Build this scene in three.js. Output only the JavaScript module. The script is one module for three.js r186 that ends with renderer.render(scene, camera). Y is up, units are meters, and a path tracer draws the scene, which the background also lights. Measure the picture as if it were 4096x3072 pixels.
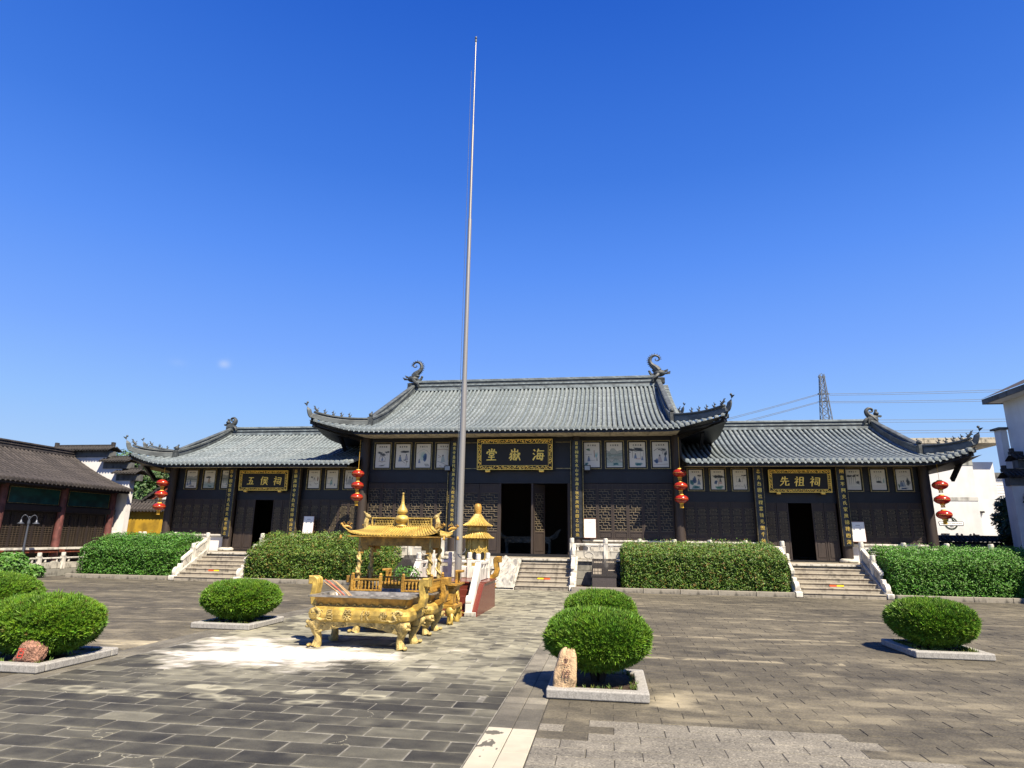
import * as THREE from 'three';
import { mergeGeometries } from 'three/addons/utils/BufferGeometryUtils.js';
import { RoundedBoxGeometry } from 'three/addons/geometries/RoundedBoxGeometry.js';

// ---------------------------------------------------------------- camera, sky, sun, exposure
const scene = new THREE.Scene();
const camera = new THREE.PerspectiveCamera(63.5, 4 / 3, 0.1, 3000);
camera.position.set(0, 1.6, 0);
camera.rotation.order = 'YXZ';
camera.rotation.set(THREE.MathUtils.degToRad(13.9), THREE.MathUtils.degToRad(8.8), THREE.MathUtils.degToRad(0.85));
const renderer = new THREE.WebGLRenderer({ antialias: true });
renderer.toneMapping = THREE.LinearToneMapping;
const EXPOSURE = 2.3;
renderer.toneMappingExposure = EXPOSURE;
renderer.shadowMap.enabled = true;
const toLin = (c) => { c /= 255; return c <= 0.04045 ? c / 12.92 : ((c + 0.055) / 1.055) ** 2.4; };
{ // clear sky: one gradient of air over elevation, with two wisps of cloud low over the left
  const W = 1024, H = 512, d = new Float32Array(W * H * 4);
  const stops = [[-90, 120, 125, 125], [-4, 190, 205, 225], [0, 186, 212, 246], [5, 176, 210, 250], [10, 150, 195, 254], [16, 122, 171, 255], [24, 91, 147, 245], [32, 66, 124, 226], [46, 40, 97, 203], [60, 30, 80, 182], [90, 22, 66, 160]];
  const wisps = [[-34.5, 13.9, 0.24, 0.14, 0.6], [-34.2, 14.05, 0.12, 0.14, 0.4], [-38.0, 13.6, 0.5, 0.1, 0.12]];
  for (let r = 0; r < H; r++) {
    const e = ((r + 0.5) / H - 0.5) * 180;
    let k = 0; while (k < stops.length - 2 && e > stops[k + 1][0]) k++;
    const a = stops[k], b = stops[k + 1], t = THREE.MathUtils.clamp((e - a[0]) / (b[0] - a[0]), 0, 1);
    for (let c = 0; c < W; c++) {
      const az = ((c + 0.5) / W - 0.5) * 360;
      const o = (r * W + c) * 4;
      const rel = az + 90; // 0 is straight at the halls
      let w = 0;
      for (const [wa, we, sa, se, st] of wisps) w += st * Math.exp(-(((rel - wa) / sa) ** 2) - ((e - we) / se) ** 2);
      for (let i = 0; i < 3; i++) {
        const v = toLin(a[i + 1] + (b[i + 1] - a[i + 1]) * t);
        d[o + i] = (v + (0.93 - v) * Math.min(1, w)) / EXPOSURE;
      }
      d[o + 3] = 1;
    }
  }
  const sky = new THREE.DataTexture(d, W, H, THREE.RGBAFormat, THREE.FloatType);
  sky.mapping = THREE.EquirectangularReflectionMapping;
  sky.magFilter = THREE.LinearFilter; sky.minFilter = THREE.LinearFilter; sky.needsUpdate = true;
  scene.background = sky; scene.environment = sky;
  scene.environmentIntensity = 1; scene.backgroundIntensity = 1;
}
const sun = new THREE.DirectionalLight(0xfff1da, 5);
sun.position.set(0.5 * 60 - 3.6, 60, 0.55 * 60 - 14);
sun.target.position.set(-3.6, 0, -14);
sun.castShadow = true; sun.shadow.radius = 1; sun.shadow.mapSize.set(4096, 4096);
Object.assign(sun.shadow.camera, { left: -36, right: 36, top: 36, bottom: -36, near: 1, far: 140 });
sun.name = 'sun'; scene.add(sun); scene.add(sun.target);

// ---------------------------------------------------------------- helpers
let seed = 7;
const rnd = () => { seed = (seed + 0x6d2b79f5) | 0; let t = Math.imul(seed ^ (seed >>> 15), 1 | seed); t = (t + Math.imul(t ^ (t >>> 7), 61 | t)) ^ t; return ((t ^ (t >>> 14)) >>> 0) / 4294967296; };
const rr = (a, b) => a + (b - a) * rnd();
const V = (x, y, z) => new THREE.Vector3(x, y, z);
const lerp = (a, b, t) => a + (b - a) * t, clamp = THREE.MathUtils.clamp;
const hash = (x, y) => { let h = Math.imul(x | 0, 374761393) + Math.imul(y | 0, 668265263); h = Math.imul(h ^ (h >>> 13), 1274126177); return ((h ^ (h >>> 16)) >>> 0) / 4294967296; };
const vnoise = (x, y, p = 0) => {
  let ix = Math.floor(x), iy = Math.floor(y); const fx = x - ix, fy = y - iy, sx = fx * fx * (3 - 2 * fx), sy = fy * fy * (3 - 2 * fy);
  const w = (v) => p ? ((v % p) + p) % p : v;
  const a = hash(w(ix), w(iy)), b = hash(w(ix + 1), w(iy)), c = hash(w(ix), w(iy + 1)), d = hash(w(ix + 1), w(iy + 1));
  return lerp(lerp(a, b, sx), lerp(c, d, sx), sy);
};
const fbm = (x, y, o = 4, p = 0) => { let s = 0, a = 0.5, n = 0; for (let i = 0; i < o; i++) { s += a * vnoise(x, y, p); n += a; a *= 0.5; x *= 2; y *= 2; p *= 2; } return s / n; };
const used = {};
const numbered = (n) => { used[n] = (used[n] ?? -1) + 1; return used[n] ? `${n}_${String(used[n]).padStart(3, '0')}` : n; };

function flat(g) { // non-indexed, position + normal + uv only
  if (g.index) g = g.toNonIndexed();
  for (const k of Object.keys(g.attributes)) if (!['position', 'normal', 'uv'].includes(k)) g.deleteAttribute(k);
  if (!g.attributes.normal) g.computeVertexNormals();
  if (!g.attributes.uv) g.setAttribute('uv', new THREE.BufferAttribute(new Float32Array(g.attributes.position.count * 2), 2));
  g.morphAttributes = {}; g.groups = [];
  return g;
}
function metreUV(g, s = 1) {
  const p = g.attributes.position, uv = g.attributes.uv, a = V(0, 0, 0), b = V(0, 0, 0), c = V(0, 0, 0), n = V(0, 0, 0);
  for (let i = 0; i < p.count; i += 3) {
    a.fromBufferAttribute(p, i); b.fromBufferAttribute(p, i + 1); c.fromBufferAttribute(p, i + 2);
    n.copy(b).sub(a).cross(c.clone().sub(a)); const x = Math.abs(n.x), y = Math.abs(n.y), z = Math.abs(n.z);
    [a, b, c].forEach((q, k) => { if (y >= x && y >= z) uv.setXY(i + k, q.x * s, q.z * s); else if (x >= z) uv.setXY(i + k, q.z * s, q.y * s); else uv.setXY(i + k, q.x * s, q.y * s); });
  }
  return g;
}
const join = (gs) => { gs = [gs].flat().map(flat); return gs.length > 1 ? mergeGeometries(gs) : gs[0]; };
function part(name, gs, m, parent, keepUV) {
  const g = join(gs); if (!keepUV) metreUV(g);
  const o = new THREE.Mesh(g, m); o.name = name; o.castShadow = o.receiveShadow = true;
  parent.add(o); return o;
}
function inst(name, geo, m, parent, at) { const o = new THREE.Mesh(geo, m); o.name = name; o.castShadow = o.receiveShadow = true; if (at) o.position.set(...at); parent.add(o); return o; }
function thing(name, label, category, pos = [0, 0, 0], turn = 0, group) {
  const o = new THREE.Group(); o.name = numbered(name); o.position.set(...pos); o.rotation.y = turn;
  o.userData = { label, category }; if (group) o.userData.group = group;
  scene.add(o); return o;
}
function struct(name, pos = [0, 0, 0]) { const o = new THREE.Group(); o.name = numbered(name); o.position.set(...pos); o.userData = { kind: 'structure' }; scene.add(o); return o; }
function single(name, gs, m, label, category, group, keepUV) { // a thing that is one mesh
  const o = part(numbered(name), gs, m, scene, keepUV); o.userData = { label, category }; if (group) o.userData.group = group; return o;
}
const bx = (w, h, d, x = 0, y = 0, z = 0) => new THREE.BoxGeometry(w, h, d).translate(x, y, z);
const rb = (w, h, d, x = 0, y = 0, z = 0, r = 0.01) => new RoundedBoxGeometry(w, h, d, 1, Math.min(r, w / 2.1, h / 2.1, d / 2.1)).translate(x, y, z);
const span = (x0, x1, y0, y1, z0, z1) => bx(x1 - x0, y1 - y0, z1 - z0, (x0 + x1) / 2, (y0 + y1) / 2, (z0 + z1) / 2);
const cyl = (r0, r1, h, x = 0, y = 0, z = 0, n = 14) => new THREE.CylinderGeometry(r1, r0, h, n).translate(x, y + h / 2, z);
const ball = (r, x = 0, y = 0, z = 0, sx = 1, sy = 1, sz = 1, n = 10) => new THREE.SphereGeometry(r, n, Math.max(6, n - 3)).scale(sx, sy, sz).translate(x, y, z);
const tube = (pts, r, n = 6, seg = 0) => new THREE.TubeGeometry(new THREE.CatmullRomCurve3(pts.map((p) => V(...p))), seg || pts.length * 3, r, n, false);
const bar = (a, b, w, h) => { // box from point a to point b
  const A = V(...a), B = V(...b), d = B.clone().sub(A), L = d.length(), g = new THREE.BoxGeometry(w, h, L);
  g.applyMatrix4(new THREE.Matrix4().lookAt(A, B, Math.abs(d.y / L) > 0.98 ? V(0, 0, 1) : V(0, 1, 0)).setPosition(A.add(B).multiplyScalar(0.5))); return g;
};
const lathe = (pts, n = 20, x = 0, y = 0, z = 0) => new THREE.LatheGeometry(pts.map((p) => new THREE.Vector2(...p)), n).translate(x, y, z);
const extrude = (pts, depth, bevel = 0) => { // outline in x,y, centred on z = 0
  const s = new THREE.Shape(pts.map((p) => new THREE.Vector2(...p)));
  return new THREE.ExtrudeGeometry(s, { depth, bevelEnabled: bevel > 0, bevelSize: bevel, bevelThickness: bevel, bevelSegments: 1, steps: 1 }).translate(0, 0, -depth / 2);
};
function sweep(pts, w, h) { // rectangular bar along pts; w(t), h(t); the bar stands on the points
  const pos = [], quad = (a, b, c, d) => pos.push(...a, ...b, ...c, ...a, ...c, ...d), ring = [];
  for (let i = 0; i < pts.length; i++) {
    const a = pts[Math.max(0, i - 1)], b = pts[Math.min(pts.length - 1, i + 1)], t = V(b[0] - a[0], b[1] - a[1], b[2] - a[2]).normalize(), s = V(-t.z, 0, t.x).normalize(), u = V(0, 0, 0).crossVectors(s, t).normalize(); if (u.y < 0) u.negate();
    const k = i / (pts.length - 1), W = w(k) / 2, Hh = h(k), p = V(...pts[i]);
    const q = (x, y) => p.clone().addScaledVector(s, x).addScaledVector(u, y).toArray();
    ring.push([q(-W, 0), q(W, 0), q(W, Hh * 0.72), q(W * 0.55, Hh), q(-W * 0.55, Hh), q(-W, Hh * 0.72)]);
  }
  for (let i = 0; i < ring.length - 1; i++) for (let j = 0; j < 6; j++) { const k = (j + 1) % 6; quad(ring[i][j], ring[i + 1][j], ring[i + 1][k], ring[i][k]); }
  for (const r of [ring[0], ring[ring.length - 1]]) for (let j = 1; j < 5; j++) pos.push(...r[0], ...r[j], ...r[j + 1]);
  const g = new THREE.BufferGeometry(); g.setAttribute('position', new THREE.Float32BufferAttribute(pos, 3)); g.computeVertexNormals(); return g;
}
function sheet(f, nu, nv) { // f(u, v) -> [x, y, z]
  const p = [], ix = [], uv = [];
  for (let i = 0; i <= nu; i++) for (let j = 0; j <= nv; j++) { p.push(...f(i / nu, j / nv)); uv.push(i / nu, j / nv); }
  for (let i = 0; i < nu; i++) for (let j = 0; j < nv; j++) { const a = i * (nv + 1) + j, b = a + nv + 1; ix.push(a, b, a + 1, b, b + 1, a + 1); }
  const g = new THREE.BufferGeometry(); g.setAttribute('position', new THREE.Float32BufferAttribute(p, 3)); g.setAttribute('uv', new THREE.Float32BufferAttribute(uv, 2)); g.setIndex(ix); g.computeVertexNormals(); return g;
}
const turnGeo = (g, rx, ry, rz, x = 0, y = 0, z = 0) => { if (rx) g.rotateX(rx); if (ry) g.rotateY(ry); if (rz) g.rotateZ(rz); return g.translate(x, y, z); };

// ---------------------------------------------------------------- materials
function tex(w, h, f, srgb = true, rep = true) {
  const d = new Uint8Array(w * h * 4);
  for (let y = 0; y < h; y++) for (let x = 0; x < w; x++) { const c = f(x, y), o = (y * w + x) * 4; if (c.length) { d[o] = c[0]; d[o + 1] = c[1]; d[o + 2] = c[2]; d[o + 3] = c[3] ?? 255; } else { d[o] = d[o + 1] = d[o + 2] = c; d[o + 3] = 255; } }
  const t = new THREE.DataTexture(d, w, h); t.magFilter = THREE.LinearFilter; t.minFilter = THREE.LinearMipmapLinearFilter; t.generateMipmaps = true;
  t.wrapS = t.wrapT = rep ? THREE.RepeatWrapping : THREE.ClampToEdgeWrapping; if (srgb) t.colorSpace = THREE.SRGBColorSpace; t.needsUpdate = true; return t;
}
const mottle = tex(256, 256, (x, y) => 255 * clamp(0.62 + 0.52 * (fbm(x / 32, y / 32, 5, 8) - 0.22), 0.3, 1));
const speck = tex(256, 256, (x, y) => 255 * clamp(0.62 + 0.4 * hash(x, y) * (0.5 + vnoise(x / 8, y / 8, 32)), 0.2, 1));
const grain = tex(256, 256, (x, y) => 255 * clamp(0.55 + 0.45 * fbm(x / 6, y / 90, 4), 0.3, 1));
const stainT = tex(256, 256, (x, y) => { const s = fbm(x / 20, y / 64, 5, 0), b = fbm(x / 40 + 9, y / 40, 4), f = hash(x, y); const v = clamp(1.04 - 0.75 * Math.max(0, s - 0.52) * 1.6 - 0.4 * Math.max(0, b - 0.55) * 2 - 0.07 * f, 0.45, 1); return [255 * v, 255 * v * 0.99, 255 * v * 0.96]; });
const cleanT = tex(256, 256, (x, y) => 255 * clamp(0.93 + 0.09 * (fbm(x / 30, y / 30, 5, 0) - 0.5) + 0.05 * (fbm(x / 9, y / 60, 3) - 0.5), 0.6, 1));
const bumpT = tex(256, 256, (x, y) => 255 * fbm(x / 10, y / 10, 5, 0), false);
const rep = (t, a, b = a) => { const c = t.clone(); c.repeat.set(a, b); c.needsUpdate = true; return c; };
const mat = (r, g, b, o = {}) => { const m = new THREE.MeshStandardMaterial({ roughness: 0.8, side: THREE.DoubleSide, ...o }); m.color.setRGB(r, g, b); return m; };
const M = {
  tile: mat(0.27, 0.325, 0.342, { map: rep(mottle, 0.9), roughness: 0.62, bumpMap: rep(bumpT, 3), bumpScale: 0.004 }),
  tile2: mat(0.325, 0.38, 0.395, { map: rep(mottle, 0.7), roughness: 0.66, bumpMap: rep(bumpT, 3), bumpScale: 0.004 }),
  pan: mat(0.2, 0.24, 0.25, { map: rep(mottle, 1.1), roughness: 0.75 }),  // darker than the barrel tiles: shade in the channels put into the colour
  ridge: mat(0.12, 0.14, 0.146, { map: rep(mottle, 0.8), roughness: 0.6 }),
  beast: mat(0.075, 0.088, 0.092, { map: rep(mottle, 2), roughness: 0.6 }),
  brownTile: mat(0.075, 0.064, 0.06, { map: rep(mottle, 0.9), roughness: 0.8 }),
  brownTile2: mat(0.06, 0.051, 0.049, { map: rep(mottle, 0.7), roughness: 0.8 }),
  lacquer: mat(0.0075, 0.007, 0.0085, { map: rep(grain, 2, 0.6), roughness: 0.5 }),
  navy: mat(0.007, 0.009, 0.016, { map: rep(mottle, 0.6), roughness: 0.5 }),
  timber: mat(0.056, 0.039, 0.031, { map: rep(grain, 3, 0.7), roughness: 0.6 }),
  lattice: mat(0.25, 0.2, 0.125, { map: rep(grain, 3, 1), roughness: 0.6 }),
  boardBlue: mat(0.024, 0.028, 0.035, { map: rep(mottle, 2), roughness: 0.4 }),
  black: mat(0.005, 0.005, 0.006, { roughness: 0.6 }),
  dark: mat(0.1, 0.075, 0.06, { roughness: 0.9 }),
  cream: mat(0.42, 0.39, 0.32, { map: rep(stainT, 0.7) }),
  gilt: mat(1, 0.69, 0.16, { roughness: 0.38, metalness: 0.85 }),
  frameGold: mat(0.62, 0.48, 0.2, { roughness: 0.4, metalness: 0.6, map: rep(mottle, 3) }),
  gold: mat(0.8, 0.56, 0.13, { roughness: 0.46, metalness: 0.2, map: rep(mottle, 1.6), bumpMap: rep(bumpT, 2.5), bumpScale: 0.003 }),
  gold2: mat(0.66, 0.37, 0.06, { roughness: 0.5, metalness: 0.15, map: rep(mottle, 1.8), bumpMap: rep(bumpT, 2.5), bumpScale: 0.006 }),
  goldLight: mat(0.76, 0.57, 0.2, { roughness: 0.5, metalness: 0.1, map: rep(mottle, 2.2), bumpMap: rep(bumpT, 4), bumpScale: 0.01 }),
  iron: mat(0.07, 0.058, 0.05, { roughness: 0.6, metalness: 0.3, map: rep(mottle, 2) }),
  rim: mat(0.5, 0.47, 0.4, { roughness: 0.4, metalness: 0.5, map: rep(mottle, 3) }),
  ash: mat(0.24, 0.22, 0.2, { roughness: 1, map: rep(mottle, 4) }),
  marble: mat(0.64, 0.63, 0.6, { map: rep(stainT, 0.55), roughness: 0.6 }),
  marbleOld: mat(0.44, 0.43, 0.4, { map: rep(stainT, 1.1), roughness: 0.75 }),
  relief: mat(0.36, 0.355, 0.335, { map: rep(stainT, 0.9), roughness: 0.7 }),
  plaster: mat(0.74, 0.73, 0.71, { map: rep(cleanT, 0.4), roughness: 0.9 }),
  whiteWall: mat(0.74, 0.74, 0.72, { map: rep(cleanT, 0.25), roughness: 0.9 }),
  step: mat(0.31, 0.285, 0.24, { map: rep(stainT, 0.8), roughness: 0.8 }),
  stepEdge: mat(0.16, 0.07, 0.035, { roughness: 0.8 }),
  sticker1: mat(0.75, 0.1, 0.02, { roughness: 0.6 }), sticker2: mat(0.85, 0.6, 0.02, { roughness: 0.6 }),
  kerb: mat(0.25, 0.235, 0.205, { map: rep(stainT, 0.9), roughness: 0.85 }),
  granite: mat(0.42, 0.41, 0.38, { map: rep(speck, 3), roughness: 0.8 }),
  redGranite: mat(0.2, 0.045, 0.027, { map: rep(speck, 5), roughness: 0.25 }),
  tablet: mat(0.045, 0.042, 0.042, { map: rep(speck, 4), roughness: 0.12 }),
  tabletSide: mat(0.10, 0.085, 0.08, { map: rep(speck, 4), roughness: 0.4 }),
  wallStone: mat(0.24, 0.24, 0.225, { map: rep(stainT, 0.7), roughness: 0.9 }),
  steel: mat(0.34, 0.32, 0.28, { metalness: 0.55, roughness: 0.38 }),
  redPaint: mat(0.2, 0.065, 0.057, { map: rep(mottle, 0.8), roughness: 0.7 }),
  brick: mat(0.3, 0.068, 0.03, { roughness: 0.8, map: rep(mottle, 2) }),
  leftTimber: mat(0.03, 0.019, 0.016, { map: rep(grain, 2, 1), roughness: 0.7 }),
  leftLattice: mat(0.09, 0.065, 0.043, { map: rep(grain, 3, 1), roughness: 0.7 }),
  green: mat(0.009, 0.085, 0.073, { map: rep(mottle, 0.7), roughness: 0.5 }),
  yellow: mat(0.42, 0.26, 0.014, { map: rep(stainT, 0.25), roughness: 0.9 }),
  greyCap: mat(0.12, 0.127, 0.13, { map: rep(stainT, 0.6), roughness: 0.9 }),
  capTile: mat(0.055, 0.05, 0.046, { map: rep(mottle, 1.2), roughness: 0.85 }),
  lantern: mat(0.27, 0.017, 0.011, { roughness: 0.22 }),
  lanternGold: mat(0.7, 0.42, 0.05, { roughness: 0.5 }),
  lampGrey: mat(0.075, 0.085, 0.11, { roughness: 0.4, metalness: 0.3 }),
  soil: mat(0.1, 0.058, 0.024, { map: rep(mottle, 3), bumpMap: rep(bumpT, 6), bumpScale: 0.03 }),
  rockPink: mat(0.5, 0.26, 0.175, { map: rep(mottle, 5), bumpMap: rep(bumpT, 4), bumpScale: 0.02 }),
  rockCream: mat(0.5, 0.36, 0.225, { map: rep(stainT, 3), bumpMap: rep(bumpT, 4), bumpScale: 0.008 }),
  redInk: mat(0.5, 0.05, 0.03, { roughness: 0.8 }),
  bark: mat(0.05, 0.037, 0.026, { map: rep(grain, 6, 2), roughness: 1 }),
  core: mat(0.055, 0.11, 0.013, { roughness: 1 }),
  stickWood: mat(0.45, 0.28, 0.13, { roughness: 0.8 }), stickRed: mat(0.45, 0.1, 0.06, { roughness: 0.8 }),
  wire: mat(0.12, 0.14, 0.16, { roughness: 0.6 }), pylon: mat(0.10, 0.115, 0.13, { roughness: 0.6, metalness: 0.3 }),
  glass: new THREE.MeshPhysicalMaterial({ color: 0x1c2024, roughness: 0.1, metalness: 0, side: THREE.DoubleSide }),
};
M.leaf = mat(1, 1, 1, { roughness: 0.56 });
M.backing = mat(0.016, 0.013, 0.012, { map: rep(grain, 2, 1), roughness: 0.55 });  // near-black: darkness of the room behind the lattice put into the colour
M.needle = mat(1, 1, 1, { roughness: 0.6 });
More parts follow.
